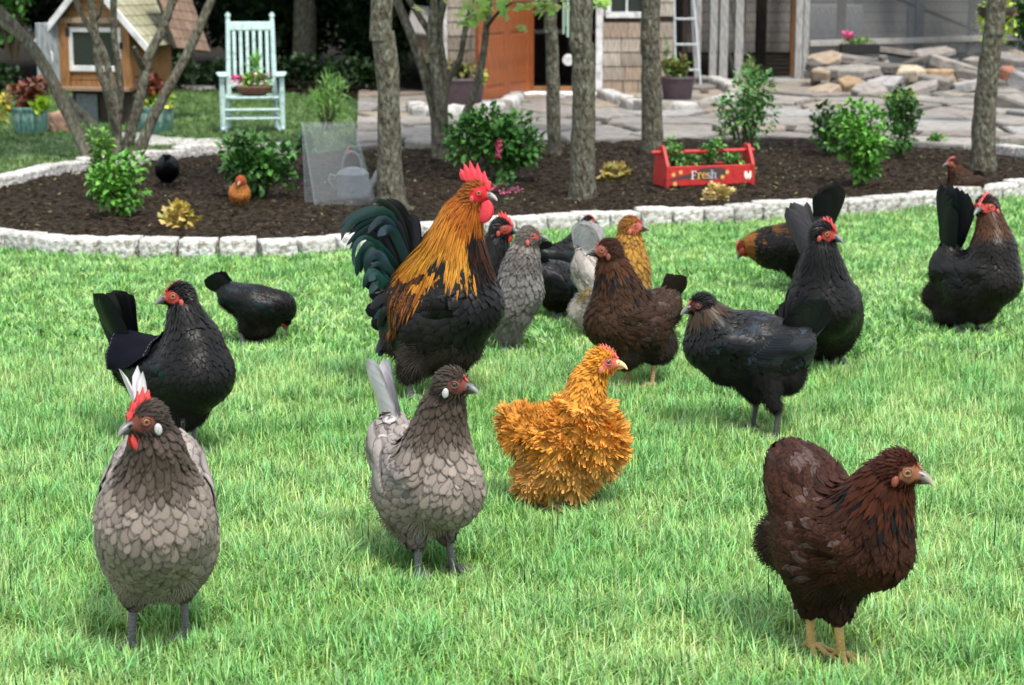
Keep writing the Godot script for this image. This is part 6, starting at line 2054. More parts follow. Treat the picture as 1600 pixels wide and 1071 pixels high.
func palette(style: String) -> Dictionary:
	var blk := Color(.0062, .006, .0062)
	var red := Color(.52, .035, .035)
	var P := {"skin": Color(.36, .05, .04), "beak": Color(.05, .05, .052), "beak_tip": Color(.2, .2, .19), "iris": Color(.42, .17, .03), "comb": red, "leg": Color(.12, .12, .125), "jit": 0.14, "tailmat": "gloss", "wingmat": "gloss"}
	match style:
		"lavender":
			P.merge({"rules": rule_set("lace"), "jit": 0.13, "skin": Color(.17, .06, .05), "cheek": Color(.06, .045, .04), "lobe": Color(.44, .43, .45), "lobe_size": 1.15, "leg": Color(.11, .108, .11), "tailmat": "plain", "wingmat": "lace",
				"col": {0: [Color(0.042, 0.033, 0.027)], 1: [Color(0.050, 0.037, 0.030), Color(0.084, 0.064, 0.053), Color(0.168, 0.138, 0.119)], 2: [Color(0.210, 0.174, 0.152), Color(0.218, 0.184, 0.160)], 3: [Color(0.260, 0.228, 0.211)], 4: [Color(.34, .325, .32), Color(.38, .365, .365)], 5: [Color(0.227, 0.196, 0.164)], 6: [Color(0.168, 0.140, 0.117), Color(0.109, 0.088, 0.070)], 7: [Color(0.235, 0.208, 0.195)]},
				"tail": [Color(.5, .48, .5), Color(.62, .6, .62)], "wing": [Color(0.218, 0.192, 0.183), Color(0.252, 0.224, 0.215)]}, true)
		"grey":
			P.merge({"rules": rule_set("lace"), "jit": 0.12, "skin": Color(.5, .1, .09), "tailmat": "plain", "wingmat": "plain",
				"col": {0: [Color(.12, .105, .095)], 1: [Color(.2, .175, .16), Color(.1, .092, .09), Color(.16, .15, .145)], 2: [Color(.165, .157, .152)], 3: [Color(.15, .14, .135)], 4: [Color(.18, .17, .165)], 5: [Color(.19, .18, .17)], 6: [Color(.2, .19, .18)], 7: [Color(.17, .16, .155)]},
				"tail": [Color(.15, .145, .145)], "wing": [Color(.15, .14, .138)]}, true)
		"black":
			P.merge({"rules": rule_set("gloss"), "skin": Color(.38, .06, .05), "iris": Color(.4, .22, .06),
				"col": {0: [Color(.0072, .0069, .0066)], 1: [Color(.0072, .0067, .0066), Color(.0078, .0078, .0081)], 2: [blk], 3: [Color(.0072, .0081, .0093)], 4: [Color(.0066, .0072, .0078)], 5: [Color(.0120, .0108, .0099)], 6: [Color(.0120, .0108, .0099)], 7: [Color(.0075, .0078, .0087)]},
				"tail": [Color(.0066, .0072, .0084), Color(.0084, .0093, .0108)], "wing": [Color(.0066, .0072, .0081)],
				"tint": func(reg, q, p, nn, col, rr): return Color(.007, .019, .024) if (reg in [3, 4, 7] and rr.randf() < 0.3) else col}, true)
		"slate":
			P.merge({"rules": rule_set("gloss"), "skin": Color(.09, .03, .03), "iris": Color(.16, .07, .02), "leg": Color(.04, .042, .047),
				"col": {0: [Color(.0078, .0072, .0072)], 1: [Color(.0096, .0084, .0078), Color(.05, .032, .018), Color(.0120, .0108, .0102)], 2: [Color(.0084, .0087, .0099)], 3: [Color(.0096, .0103, .0126)], 4: [Color(.0084, .0090, .0108)], 5: [Color(.0120, .0111, .0108)], 6: [Color(.0120, .0114, .0114)], 7: [Color(.0108, .0117, .0144)]},
				"tail": [Color(.0084, .0090, .0108), Color(.0108, .0120, .0138)], "wing": [Color(.0096, .0114, .0156), Color(.02, .023, .03)],
				"tint": func(reg, q, p, nn, col, rr): return Color(.018, .03, .044) if (reg in [3, 7] and rr.randf() < 0.12) else col}, true)
		"copper":
			P.merge({"rules": rule_set("gloss"), "skin": Color(.5, .075, .065), "comb": Color(.58, .07, .065),
				"col": {0: [Color(.0140, .0084, .0063)], 1: [Color(.05, .02, .01), Color(.06, .024, .01), Color(.0126, .0091, .0077)], 2: [Color(.0101, .0087, .0080)], 3: [Color(.0091, .0087, .0087)], 4: [Color(.0084, .0084, .0087)], 5: [Color(.0182, .0147, .0126)], 6: [Color(.0154, .0126, .0112)], 7: [Color(.0087, .0085, .0087)]},
				"tail": [Color(.0077, .0080, .0091), Color(.0140, .0161, .0189)], "wing": [Color(.0084, .0087, .0095)]}, true)
		"copper_neck":
			P.merge({"rules": rule_set("streak"), "skin": Color(.52, .05, .045), "comb": Color(.6, .05, .05),
				"col": {0: [Color(.16, .05, .02)], 1: [Color(.2, .07, .02), Color(.24, .10, .025), Color(.11, .05, .016)], 2: [blk], 3: [blk], 4: [blk], 5: [Color(.018, .016, .015)], 6: [blk], 7: [blk]},
				"tail": [Color(.012, .012, .013)], "wing": [blk]}, true)
		"rooster":
			P.merge({"rules": rule_set("streak"), "skin": Color(.56, .03, .04), "comb": Color(.66, .028, .05), "iris": Color(.55, .2, .02), "beak": Color(.09, .09, .09), "beak_tip": Color(.4, .39, .36), "lobe": Color(.5, .05, .06), "leg": Color(.13, .12, .12),
				"col": {0: [Color(.2, .06, .012)], 1: [Color(.3, .07, .012), Color(.4, .12, .015), Color(.55, .26, .034), Color(.46, .16, .02)], 2: [Color(.0081, .0081, .0088)], 3: [Color(.0091, .0084, .0084)], 4: [Color(.0130, .0078, .0065)], 5: [Color(.036, .028, .023)], 6: [Color(.03, .024, .02)], 7: [Color(.0075, .0077, .0084)]},
				"tail": [Color(.0065, .0091, .0091), Color(.012, .03, .028)], "wing": [Color(.0078, .0078, .0084)],
				"tint": func(reg, q, p, nn, col, rr):
					if reg == 1 and nn.x > 0.72 and q > 0.3: return Color(.05, .018, .01) if rr.randf() < 0.4 else Color(.0091, .0078, .0078)
					if reg == 4 and nn.y > 0.1 and rr.randf() < 0.35: return Color(.12, .045, .014)
					return col}, true)
		"frizzle":
			P.merge({"rules": rule_set("frizz"), "skin": Color(.55, .13, .1), "comb": Color(.64, .1, .1), "beak": Color(.5, .34, .14), "beak_tip": Color(.6, .45, .24), "iris": Color(.2, .07, .02), "lobe": Color(.56, .15, .13), "leg": Color(.4, .3, .12), "jit": 0.24, "tailmat": "plain", "wingmat": "plain",
				"col": {0: [Color(0.570, 0.228, 0.028)], 1: [Color(0.570, 0.234, 0.031), Color(0.536, 0.216, 0.031)], 2: [Color(0.707, 0.336, 0.066)], 3: [Color(0.707, 0.324, 0.061)], 4: [Color(0.775, 0.396, 0.094)], 5: [Color(0.752, 0.420, 0.121)], 6: [Color(0.730, 0.396, 0.099)], 7: [Color(0.661, 0.300, 0.055)]},
				"tail": [Color(0.684, 0.348, 0.077)], "wing": [Color(0.570, 0.252, 0.044)]}, true)
		"brown":
			P.merge({"rules": rule_set("pencil"), "skin": Color(.33, .1, .075), "comb": Color(.5, .1, .09), "lobe": Color(.2, .06, .035), "iris": Color(.4, .18, .05), "leg": Color(.34, .23, .11), "jit": 0.2, "tailmat": "plain", "wingmat": "plain",
				"col": {0: [Color(0.0385, 0.0166, 0.0104)], 1: [Color(0.0444, 0.0175, 0.0095), Color(0.0629, 0.0258, 0.0114), Color(0.0370, 0.0184, 0.0114)], 2: [Color(0.0459, 0.0239, 0.0142)], 3: [Color(0.0429, 0.0239, 0.0171)], 4: [Color(0.0340, 0.0202, 0.0152)], 5: [Color(0.0266, 0.0202, 0.0162)], 6: [Color(0.0178, 0.0129, 0.0104)], 7: [Color(0.0459, 0.0258, 0.0171)]},
				"tail": [Color(0.0222, 0.0166, 0.0133)], "wing": [Color(0.0340, 0.0202, 0.0142)],
				"tint": func(reg, q, p, nn, col, rr): return Color(0.0104, 0.0120, 0.0142) if (reg == 1 and q > 0.4 and rr.randf() < 0.4) else (Color(0.0592, 0.0460, 0.0380) if (reg in [3, 7] and rr.randf() < 0.1) else col)}, true)
		"russet":
			P.merge({"rules": rule_set("pencil"), "skin": Color(.27, .115, .07), "cheek": Color(.2, .09, .05), "comb": Color(.42, .06, .05), "lobe": Color(.22, .05, .025), "iris": Color(.4, .18, .05), "leg": Color(.42, .28, .09), "beak": Color(.06, .055, .055), "beak_tip": Color(.4, .33, .25), "jit": 0.18, "tailmat": "plain", "wingmat": "plain",
				"col": {0: [Color(0.0359, 0.0103, 0.0059)], 1: [Color(0.0390, 0.0112, 0.0059), Color(0.0484, 0.0138, 0.0067), Color(0.0296, 0.0103, 0.0067)], 2: [Color(0.0359, 0.0129, 0.0076), Color(0.0406, 0.0172, 0.0101)], 3: [Color(0.0437, 0.0181, 0.0126)], 4: [Color(0.0406, 0.0172, 0.0126)], 5: [Color(0.0265, 0.0155, 0.0109)], 6: [Color(0.0234, 0.0120, 0.0084)], 7: [Color(0.0468, 0.0189, 0.0118)]},
				"tail": [Color(0.0312, 0.0155, 0.0118)], "wing": [Color(0.0468, 0.0224, 0.0151)],
				"tint": func(reg, q, p, nn, col, rr): return Color(0.0094, 0.0090, 0.0101) if (reg == 1 and q > 0.35 and rr.randf() < 0.3) else (Color(.085, .055, .05) if (reg in [3, 4, 7] and rr.randf() < 0.14) else col)}, true)
		"golden":
			P.merge({"rules": rule_set("lace"), "skin": Color(.5, .12, .1), "jit": 0.16, "tailmat": "plain", "wingmat": "plain",
				"col": {0: [Color(.2, .085, .02)], 1: [Color(.3, .15, .03), Color(.33, .17, .035), Color(.28, .15, .04)], 2: [Color(.26, .14, .035), Color(.3, .22, .12)], 3: [Color(.38, .345, .31)], 4: [Color(.4, .375, .35)], 5: [Color(.46, .42, .37)], 6: [Color(.44, .40, .36)], 7: [Color(.33, .3, .27)]},
				"tail": [Color(.45, .44, .45)], "wing": [Color(.33, .3, .28)]}, true)
		"orange":
			P.merge({"rules": rule_set("plain"), "jit": 0.15, "tailmat": "plain", "wingmat": "plain", "leg": Color(.45, .33, .16), "beak": Color(.4, .28, .14),
				"col": {0: [Color(.3, .1, .025)], 1: [Color(.34, .12, .03)], 2: [Color(.42, .16, .045)], 3: [Color(.3, .12, .04)], 4: [Color(.2, .09, .04)], 5: [Color(.4, .2, .08)], 6: [Color(.4, .2, .08)], 7: [Color(.28, .11, .035)]},
				"tail": [Color(.05, .03, .02)], "wing": [Color(.25, .1, .03)]}, true)
	return P

func build_hens() -> void:
	var hens := []
	hens.append(hen({"label": "laced lavender-grey hen with red wattles walking toward the viewer at the front left", "style": "lavender", "at": Vector3(-0.6760, 0.0000, -3.4910), "yaw": -98.0, "seed": 11, "S": 1.120, "H": [Vector3(0.1350, 0.4777, -0.0441), 0.0309], "N": [Vector3(0.1150, 0.4139, -0.0495), 0.0463], "B": [Vector3(0.0750, 0.3307, -0.0308), 0.0776], "R": [Vector3(0.0700, 0.2718, -0.0258), 0.1039], "M": [Vector3(0.0000, 0.2134, -0.0067), 0.1087], "U": [Vector3(-0.1400, 0.3154, 0.0346), 0.0874], "T": [Vector3(-0.1800, 0.3562, 0.0607), Vector3(-0.2000, 0.4998, 0.1157)], "F": [[Vector3(-0.0400, 0.1805, 0.0090), 0.0808]], "feet": [Vector3(0.0347, 0.0000, 0.0424), Vector3(-0.0347, 0.0000, -0.0424)], "look": Vector3(0.7359, -0.1392, 0.6626), "comb": 1.35, "wattle": 1.55, "cell": 0.009, "hock": 0.075, "tailn": 2, "spread": 2, "splay": 0.2, "tailw": 0.05, "wingl": 0.7, "fan": Vector3(0.1, 0, 1)}))
	hens.append(hen({"label": "black hen wearing a navy cloth saddle apron, head turned left", "style": "black", "at": Vector3(-0.8530, 0.0000, -4.9496), "yaw": -38.0, "seed": 12, "S": 1.000, "H": [Vector3(-0.0169, 0.4339, 0.0000), 0.0335], "N": [Vector3(-0.0026, 0.3742, -0.0000), 0.0453], "B": [Vector3(0.0215, 0.3139, 0.0000), 0.0720], "R": [Vector3(0.0374, 0.2338, -0.0000), 0.0922], "M": [Vector3(-0.0802, 0.2031, -0.0000), 0.0988], "U": [Vector3(-0.2105, 0.2390, -0.0000), 0.0639], "T": [Vector3(-0.2548, 0.2813, -0.0000), Vector3(-0.3529, 0.3995, 0.0000)], "F": [[Vector3(-0.0257, 0.1443, 0.0000), 0.0746]], "feet": [Vector3(0.0225, 0.0000, 0.0435), Vector3(-0.0225, 0.0000, -0.0435)], "look": Vector3(-0.6393, -0.1045, 0.7618), "tailw": 0.085, "tailn": 4, "comb": 0.4, "wattle": 0.5, "cell": 0.009, "spread": 5}))
	hens.append(hen({"label": "small blue-black pullet pecking at the grass behind the hen in the apron", "style": "black", "at": Vector3(-0.9051, 0.0000, -6.5272), "yaw": -8.0, "seed": 13, "S": 0.800, "H": [Vector3(0.1214, 0.0908, -0.0000), 0.0220], "N": [Vector3(0.1265, 0.1178, 0.0000), 0.0308], "B": [Vector3(0.1135, 0.1398, 0.0000), 0.0440], "R": [Vector3(0.0953, 0.1349, -0.0000), 0.0573], "M": [Vector3(0.0228, 0.1376, -0.0000), 0.0706], "U": [Vector3(-0.0649, 0.1714, 0.0000), 0.0486], "T": [Vector3(-0.0893, 0.1932, 0.0000), Vector3(-0.1569, 0.2185, 0.0000)], "F": [[Vector3(0.0096, 0.0655, -0.0000), 0.0486], [Vector3(0.0552, 0.0712, -0.0000), 0.0442]], "feet": [Vector3(-0.0135, 0.0000, 0.0373), Vector3(0.0135, 0.0000, -0.0373)], "look": Vector3(0.2900, -0.9397, 0.1812), "comb": 0.25, "cell": 0.012, "hock": 0.07, "tailn": 5}))
	hens.append(hen({"label": "tall rooster with golden copper hackles, big red comb and green-black sickle tail", "style": "rooster", "at": Vector3(-0.2202, 0.0000, -5.6884), "yaw": -20.0, "seed": 14, "S": 1.450, "H": [Vector3(0.1158, 0.6255, -0.0000), 0.0340], "N": [Vector3(0.0686, 0.5437, 0.0000), 0.0589], "B": [Vector3(0.0534, 0.3931, -0.0000), 0.0955], "R": [Vector3(0.0980, 0.2872, -0.0000), 0.0994], "M": [Vector3(-0.0077, 0.2281, -0.0000), 0.1311], "U": [Vector3(-0.0948, 0.3013, 0.0000), 0.0812], "T": [Vector3(-0.1278, 0.3484, -0.0000), Vector3(-0.1968, 0.5399, -0.0000)], "F": [[Vector3(-0.1278, 0.1752, 0.0000), 0.0622], [Vector3(-0.0503, 0.1329, -0.0000), 0.0659], [Vector3(0.0850, 0.1558, 0.0000), 0.0500]], "feet": [Vector3(-0.0443, 0.0000, 0.1021), Vector3(0.0443, 0.0000, -0.1021)], "look": Vector3(0.9921, -0.0698, -0.1043), "called": "rooster", "comb": 1.9, "points": 5.5, "wattle": 2.5, "face": 1.4, "cape": [Vector3(-0.0356, 0.3690, 0.0000), 0.0769], "cell": 0.011, "hock": 0.06, "thigh": 1.6, "no_tail": true, "no_wings": true}))
	hens.append(hen({"label": "dark-headed laced grey hen with pale tail standing in the middle front of the lawn", "style": "lavender", "at": Vector3(-0.1599, 0.0000, -3.9211), "yaw": -55.0, "seed": 15, "S": 1.120, "H": [Vector3(0.0553, 0.4297, -0.0000), 0.0304], "N": [Vector3(0.0229, 0.3627, -0.0000), 0.0440], "B": [Vector3(0.0022, 0.2830, -0.0000), 0.0672], "R": [Vector3(0.0430, 0.1976, -0.0000), 0.0750], "M": [Vector3(-0.0674, 0.1842, -0.0000), 0.0931], "U": [Vector3(-0.1729, 0.2615, -0.0000), 0.0557], "T": [Vector3(-0.1771, 0.3107, -0.0000), Vector3(-0.2605, 0.4261, -0.0000)], "F": [[Vector3(-0.1075, 0.1109, -0.0000), 0.0554], [Vector3(-0.1807, 0.1519, -0.0000), 0.0477]], "feet": [Vector3(0.0035, 0.0000, 0.0452), Vector3(-0.0035, 0.0000, -0.0452)], "look": Vector3(0.7967, -0.0698, -0.6003), "comb": 0.35, "wattle": 0.0, "cell": 0.009, "hock": 0.06, "spread": 2, "splay": 0.35, "tailn": 2, "tailw": 0.06, "wingl": 0.8, "iris": Color(.03, .02, .015)}))
	hens.append(hen({"label": "fluffy orange frizzle chicken with curled feathers and pale beak", "style": "frizzle", "at": Vector3(0.1260, 0.0000, -4.4463), "yaw": -12.0, "seed": 16, "S": 1.000, "H": [Vector3(0.0852, 0.3637, -0.0000), 0.0301], "N": [Vector3(0.0520, 0.3129, -0.0000), 0.0348], "B": [Vector3(0.0448, 0.2506, 0.0000), 0.0515], "R": [Vector3(0.0823, 0.1777, -0.0000), 0.0546], "M": [Vector3(-0.0041, 0.1671, -0.0000), 0.0686], "U": [Vector3(-0.0944, 0.1876, 0.0000), 0.0489], "T": [Vector3(-0.1366, 0.2232, 0.0000), Vector3(-0.1569, 0.2379, 0.0000)], "F": [[Vector3(-0.0785, 0.0685, 0.0000), 0.0430], [Vector3(0.0243, 0.0868, -0.0000), 0.0504], [Vector3(0.0889, 0.1280, -0.0000), 0.0365]], "feet": [Vector3(-0.0199, 0.0000, 0.0272), Vector3(0.0199, 0.0000, -0.0272)], "look": Vector3(0.9939, -0.0349, -0.1045), "called": "hen", "comb": 0.75, "points": 8.0, "wattle": 0.6, "cell": 0.009, "no_tail": true, "no_wings": true, "hock": 0.05}))
	hens.append(hen({"label": "chestnut brown hen with short dark tail standing behind the orange frizzle, facing left", "style": "brown", "at": Vector3(0.3916, 0.0000, -5.8157), "yaw": -155.0, "seed": 17, "S": 1.080, "H": [Vector3(0.1044, 0.4365, -0.0000), 0.0349], "N": [Vector3(0.0927, 0.3729, 0.0000), 0.0487], "B": [Vector3(0.0743, 0.3085, -0.0000), 0.0703], "R": [Vector3(0.1042, 0.2135, 0.0000), 0.0743], "M": [Vector3(0.0151, 0.2007, -0.0000), 0.0945], "U": [Vector3(-0.0832, 0.2494, -0.0000), 0.0594], "T": [Vector3(-0.1098, 0.2837, -0.0000), Vector3(-0.1636, 0.3302, -0.0000)], "F": [[Vector3(0.0521, 0.1296, -0.0000), 0.0669], [Vector3(-0.0716, 0.1295, -0.0000), 0.0595]], "feet": [Vector3(0.0305, 0.0000, 0.0246), Vector3(-0.0305, 0.0000, -0.0246)], "look": Vector3(0.8746, 0.0000, 0.4848), "comb": 0.3, "wattle": 0.35, "cell": 0.01, "tailn": 3, "tailw": 0.05, "no_wings": true}))
	hens.append(hen({"label": "slate-black pullet with short neck standing side on, facing left, in front of another black hen", "style": "slate", "at": Vector3(0.6964, 0.0000, -5.1948), "yaw": -172.0, "seed": 18, "S": 1.020, "H": [Vector3(0.1753, 0.3723, 0.0000), 0.0315], "N": [Vector3(0.1622, 0.3418, -0.0000), 0.0455], "B": [Vector3(0.1435, 0.3057, 0.0000), 0.0631], "R": [Vector3(0.1570, 0.2596, 0.0000), 0.0667], "M": [Vector3(0.0340, 0.2491, 0.0000), 0.1005], "U": [Vector3(-0.0730, 0.2534, -0.0000), 0.0707], "T": [Vector3(-0.1087, 0.2795, 0.0000), Vector3(-0.1937, 0.3617, 0.0000)], "F": [[Vector3(0.0246, 0.1624, 0.0000), 0.0601], [Vector3(-0.0571, 0.1727, 0.0000), 0.0602], [Vector3(0.1160, 0.1957, 0.0000), 0.0458]], "feet": [Vector3(0.0128, 0.0000, 0.0703), Vector3(-0.0128, 0.0000, -0.0703)], "look": Vector3(0.9848, -0.1736, -0.0000), "comb": 0.15, "wattle": 0.2, "cell": 0.009, "hock": 0.075, "tailn": 7, "spread": 9}))
	hens.append(hen({"label": "black hen with serrated red comb facing the viewer, its grey tail raised behind", "style": "black", "at": Vector3(1.0585, 0.0000, -6.1103), "yaw": -66.0, "seed": 19, "S": 1.120, "H": [Vector3(0.1200, 0.4690, 0.1537), 0.0339], "N": [Vector3(0.1100, 0.3909, 0.1491), 0.0541], "B": [Vector3(0.0900, 0.3202, 0.1336), 0.0806], "R": [Vector3(0.0900, 0.2376, 0.1211), 0.1051], "M": [Vector3(-0.0000, 0.1819, 0.0630), 0.1236], "U": [Vector3(-0.1400, 0.2462, -0.0059), 0.0843], "T": [Vector3(-0.1700, 0.3488, -0.0019), Vector3(-0.2200, 0.5302, 0.0070)], "F": [[Vector3(-0.0200, 0.1158, 0.0378), 0.0829]], "feet": [Vector3(0.0202, 0.0000, 0.0306), Vector3(-0.0202, 0.0000, -0.0306)], "look": Vector3(0.7036, -0.2079, -0.6795), "comb": 0.95, "wattle": 1.2, "cell": 0.01, "fan": Vector3(0.2, 0, 1), "spread": 4, "splay": 0.9, "tailn": 3, "hock": 0.07, "tailcol": [Color(.05, .046, .055), Color(.075, .07, .082)]}))
	hens.append(hen({"label": "black hen with coppery neck and upright tail standing at the far right edge", "style": "copper", "at": Vector3(1.6324, 0.0000, -6.7319), "yaw": -42.0, "seed": 20, "S": 1.080, "H": [Vector3(0.0467, 0.4601, 0.0000), 0.0359], "N": [Vector3(0.0646, 0.4007, 0.0000), 0.0449], "B": [Vector3(0.0789, 0.3160, 0.0000), 0.0764], "R": [Vector3(0.0920, 0.2083, -0.0000), 0.0900], "M": [Vector3(0.0087, 0.1766, -0.0000), 0.1044], "U": [Vector3(-0.0879, 0.2310, -0.0000), 0.0732], "T": [Vector3(-0.0992, 0.3061, 0.0000), Vector3(-0.1302, 0.5261, 0.0000)], "F": [[Vector3(-0.1421, 0.1230, 0.0000), 0.0507], [Vector3(-0.0927, 0.0632, 0.0000), 0.0506], [Vector3(0.0451, 0.1025, -0.0000), 0.0589]], "feet": [Vector3(-0.0132, 0.0000, 0.0452), Vector3(0.0132, 0.0000, -0.0452)], "look": Vector3(-0.1384, -0.1045, 0.9848), "comb": 0.8, "wattle": 1.0, "cell": 0.01, "spread": 4, "hock": 0.05, "thigh": 1.5}))
	hens.append(hen({"label": "copper-necked black hen with its head down and tail up behind the black facing hen", "style": "copper_neck", "at": Vector3(1.1496, 0.0000, -7.5966), "yaw": 172.0, "seed": 21, "S": 1.150, "H": [Vector3(0.2159, 0.1873, 0.0000), 0.0282], "N": [Vector3(0.1779, 0.1958, -0.0000), 0.0461], "B": [Vector3(0.1270, 0.1942, -0.0000), 0.0717], "R": [Vector3(0.1064, 0.1791, 0.0000), 0.0742], "M": [Vector3(0.0308, 0.1960, 0.0000), 0.0869], "U": [Vector3(-0.0609, 0.2543, -0.0000), 0.0713], "T": [Vector3(-0.1023, 0.2986, 0.0000), Vector3(-0.1606, 0.4372, 0.0000)], "F": [[Vector3(0.0109, 0.1164, -0.0000), 0.0563]], "feet": [Vector3(0.0205, 0.0000, -0.0345), Vector3(-0.0205, 0.0000, 0.0345)], "look": Vector3(0.6393, -0.7660, -0.0672), "comb": 0.7, "wattle": 0.8, "cell": 0.012}))
	hens.append(hen({"label": "glossy dark russet hen with yellow legs at the front right of the lawn", "style": "russet", "at": Vector3(0.5927, 0.0000, -3.4246), "yaw": -52.0, "seed": 22, "S": 1.180, "H": [Vector3(0.1475, 0.3966, -0.0000), 0.0330], "N": [Vector3(0.1183, 0.3528, 0.0000), 0.0505], "B": [Vector3(0.0940, 0.2913, -0.0000), 0.0695], "R": [Vector3(0.1058, 0.2340, -0.0000), 0.0649], "M": [Vector3(-0.0026, 0.2226, -0.0000), 0.0973], "U": [Vector3(-0.0780, 0.3268, -0.0000), 0.0696], "T": [Vector3(-0.1190, 0.3630, -0.0000), Vector3(-0.1500, 0.3893, -0.0000)], "F": [[Vector3(-0.1213, 0.2006, 0.0000), 0.0561], [Vector3(-0.0138, 0.1827, -0.0000), 0.0644]], "feet": [Vector3(-0.0343, 0.0000, 0.0049), Vector3(0.0343, 0.0000, -0.0049)], "look": Vector3(0.7967, -0.1736, -0.5789), "tailr": 0.5, "comb": 0.18, "wattle": 0.0, "cell": 0.009, "hock": 0.07, "no_tail": true, "no_wings": true, "thigh": 1.3}))
	hens.append(hen({"label": "mottled grey hen with a fluffy muffed face behind the rooster's breast", "style": "grey", "at": Vector3(-0.0086, 0.0000, -6.4009), "yaw": -25.0, "seed": 23, "S": 1.050, "H": [Vector3(0.0662, 0.3960, -0.0000), 0.0342], "N": [Vector3(0.0521, 0.3325, -0.0000), 0.0494], "B": [Vector3(0.0404, 0.2709, 0.0000), 0.0667], "R": [Vector3(0.0594, 0.2068, -0.0000), 0.0603], "M": [Vector3(0.0095, 0.1661, 0.0000), 0.0779], "U": [Vector3(-0.0553, 0.1283, -0.0000), 0.0609], "T": [Vector3(-0.0867, 0.1039, -0.0000), Vector3(-0.1475, 0.0881, -0.0000)], "F": [[Vector3(-0.0025, 0.0772, -0.0000), 0.0521]], "feet": [Vector3(-0.0102, 0.0000, 0.0296), Vector3(0.0102, 0.0000, -0.0296)], "look": Vector3(0.9374, 0.0698, -0.3412), "comb": 0.3, "face": 0.6, "cell": 0.011}))
	hens.append(hen({"label": "black hen with a tall red comb half hidden behind the rooster", "style": "black", "at": Vector3(-0.1167, 0.0000, -7.0362), "yaw": -10.0, "seed": 24, "S": 1.150, "H": [Vector3(0.0754, 0.3411, 0.0000), 0.0354], "N": [Vector3(0.0537, 0.2669, 0.0000), 0.0496], "B": [Vector3(0.0271, 0.1993, -0.0000), 0.0687], "R": [Vector3(0.0270, 0.1418, -0.0000), 0.0712], "M": [Vector3(-0.0553, 0.1395, -0.0000), 0.0856], "U": [Vector3(-0.1423, 0.1973, 0.0000), 0.0618], "T": [Vector3(-0.1711, 0.2446, 0.0000), Vector3(-0.2142, 0.3226, 0.0000)], "F": [], "feet": [Vector3(-0.0173, 0.0000, 0.0236), Vector3(0.0173, 0.0000, -0.0236)], "look": Vector3(0.9948, -0.0523, 0.0870), "comb": 1.25, "wattle": 1.25, "cell": 0.012}))
	hens.append(hen({"label": "black hen walking away toward the stone edging, only its head and back in view", "style": "black", "at": Vector3(0.2042, 0.0000, -7.6518), "yaw": 30.0, "seed": 25, "S": 1.000, "H": [Vector3(0.1196, 0.2797, -0.0000), 0.0207], "N": [Vector3(0.0865, 0.2246, 0.0000), 0.0310], "B": [Vector3(0.0534, 0.1748, 0.0000), 0.0465], "R": [Vector3(0.0415, 0.1339, 0.0000), 0.0568], "M": [Vector3(-0.0099, 0.1325, -0.0000), 0.0618], "U": [Vector3(-0.0790, 0.1531, 0.0000), 0.0435], "T": [Vector3(-0.1029, 0.1652, 0.0000), Vector3(-0.1416, 0.1963, 0.0000)], "F": [], "feet": [Vector3(-0.0281, 0.0000, 0.0113), Vector3(0.0281, 0.0000, -0.0113)], "look": Vector3(0.9397, 0.0000, 0.3420), "comb": 0.8, "wattle": 0.8, "cell": 0.012}))
	hens.append(hen({"label": "black hen with head down between the grey hen and the pale one", "style": "black", "at": Vector3(0.1811, 0.0000, -7.0362), "yaw": 12.0, "seed": 26, "S": 1.000, "H": [Vector3(0.1195, 0.1009, -0.0000), 0.0215], "N": [Vector3(0.0973, 0.1185, -0.0000), 0.0333], "B": [Vector3(0.0702, 0.1339, -0.0000), 0.0523], "R": [Vector3(0.0458, 0.1203, -0.0000), 0.0666], "M": [Vector3(-0.0056, 0.1316, -0.0000), 0.0807], "U": [Vector3(-0.0690, 0.1673, -0.0000), 0.0616], "T": [Vector3(-0.0933, 0.1920, -0.0000), Vector3(-0.1249, 0.2288, -0.0000)], "F": [[Vector3(-0.0102, 0.0788, -0.0000), 0.0523]], "feet": [Vector3(-0.0234, 0.0000, 0.0158), Vector3(0.0234, 0.0000, -0.0158)], "look": Vector3(0.4891, -0.8660, 0.1040), "comb": 0.4, "cell": 0.012}))
	hens.append(hen({"label": "pale grey hen with golden neck standing behind the chestnut hen", "style": "golden", "at": Vector3(0.3311, 0.0000, -6.6826), "yaw": -18.0, "seed": 27, "S": 1.120, "H": [Vector3(0.0840, 0.3958, -0.0000), 0.0335], "N": [Vector3(0.0803, 0.3190, 0.0000), 0.0515], "B": [Vector3(0.0836, 0.2377, -0.0000), 0.0718], "R": [Vector3(0.0869, 0.1515, -0.0000), 0.0720], "M": [Vector3(0.0030, 0.1609, -0.0000), 0.0857], "U": [Vector3(-0.0679, 0.2442, -0.0000), 0.0587], "T": [Vector3(-0.0824, 0.3028, -0.0000), Vector3(-0.1066, 0.4085, -0.0000)], "F": [[Vector3(-0.0856, 0.0874, -0.0000), 0.0499], [Vector3(-0.0265, 0.0584, 0.0000), 0.0544]], "feet": [Vector3(-0.0280, 0.0000, 0.0348), Vector3(0.0280, 0.0000, -0.0348)], "look": Vector3(0.9848, 0.0000, -0.1736), "comb": 0.45, "wattle": 0.2, "cell": 0.011, "tailn": 5}))
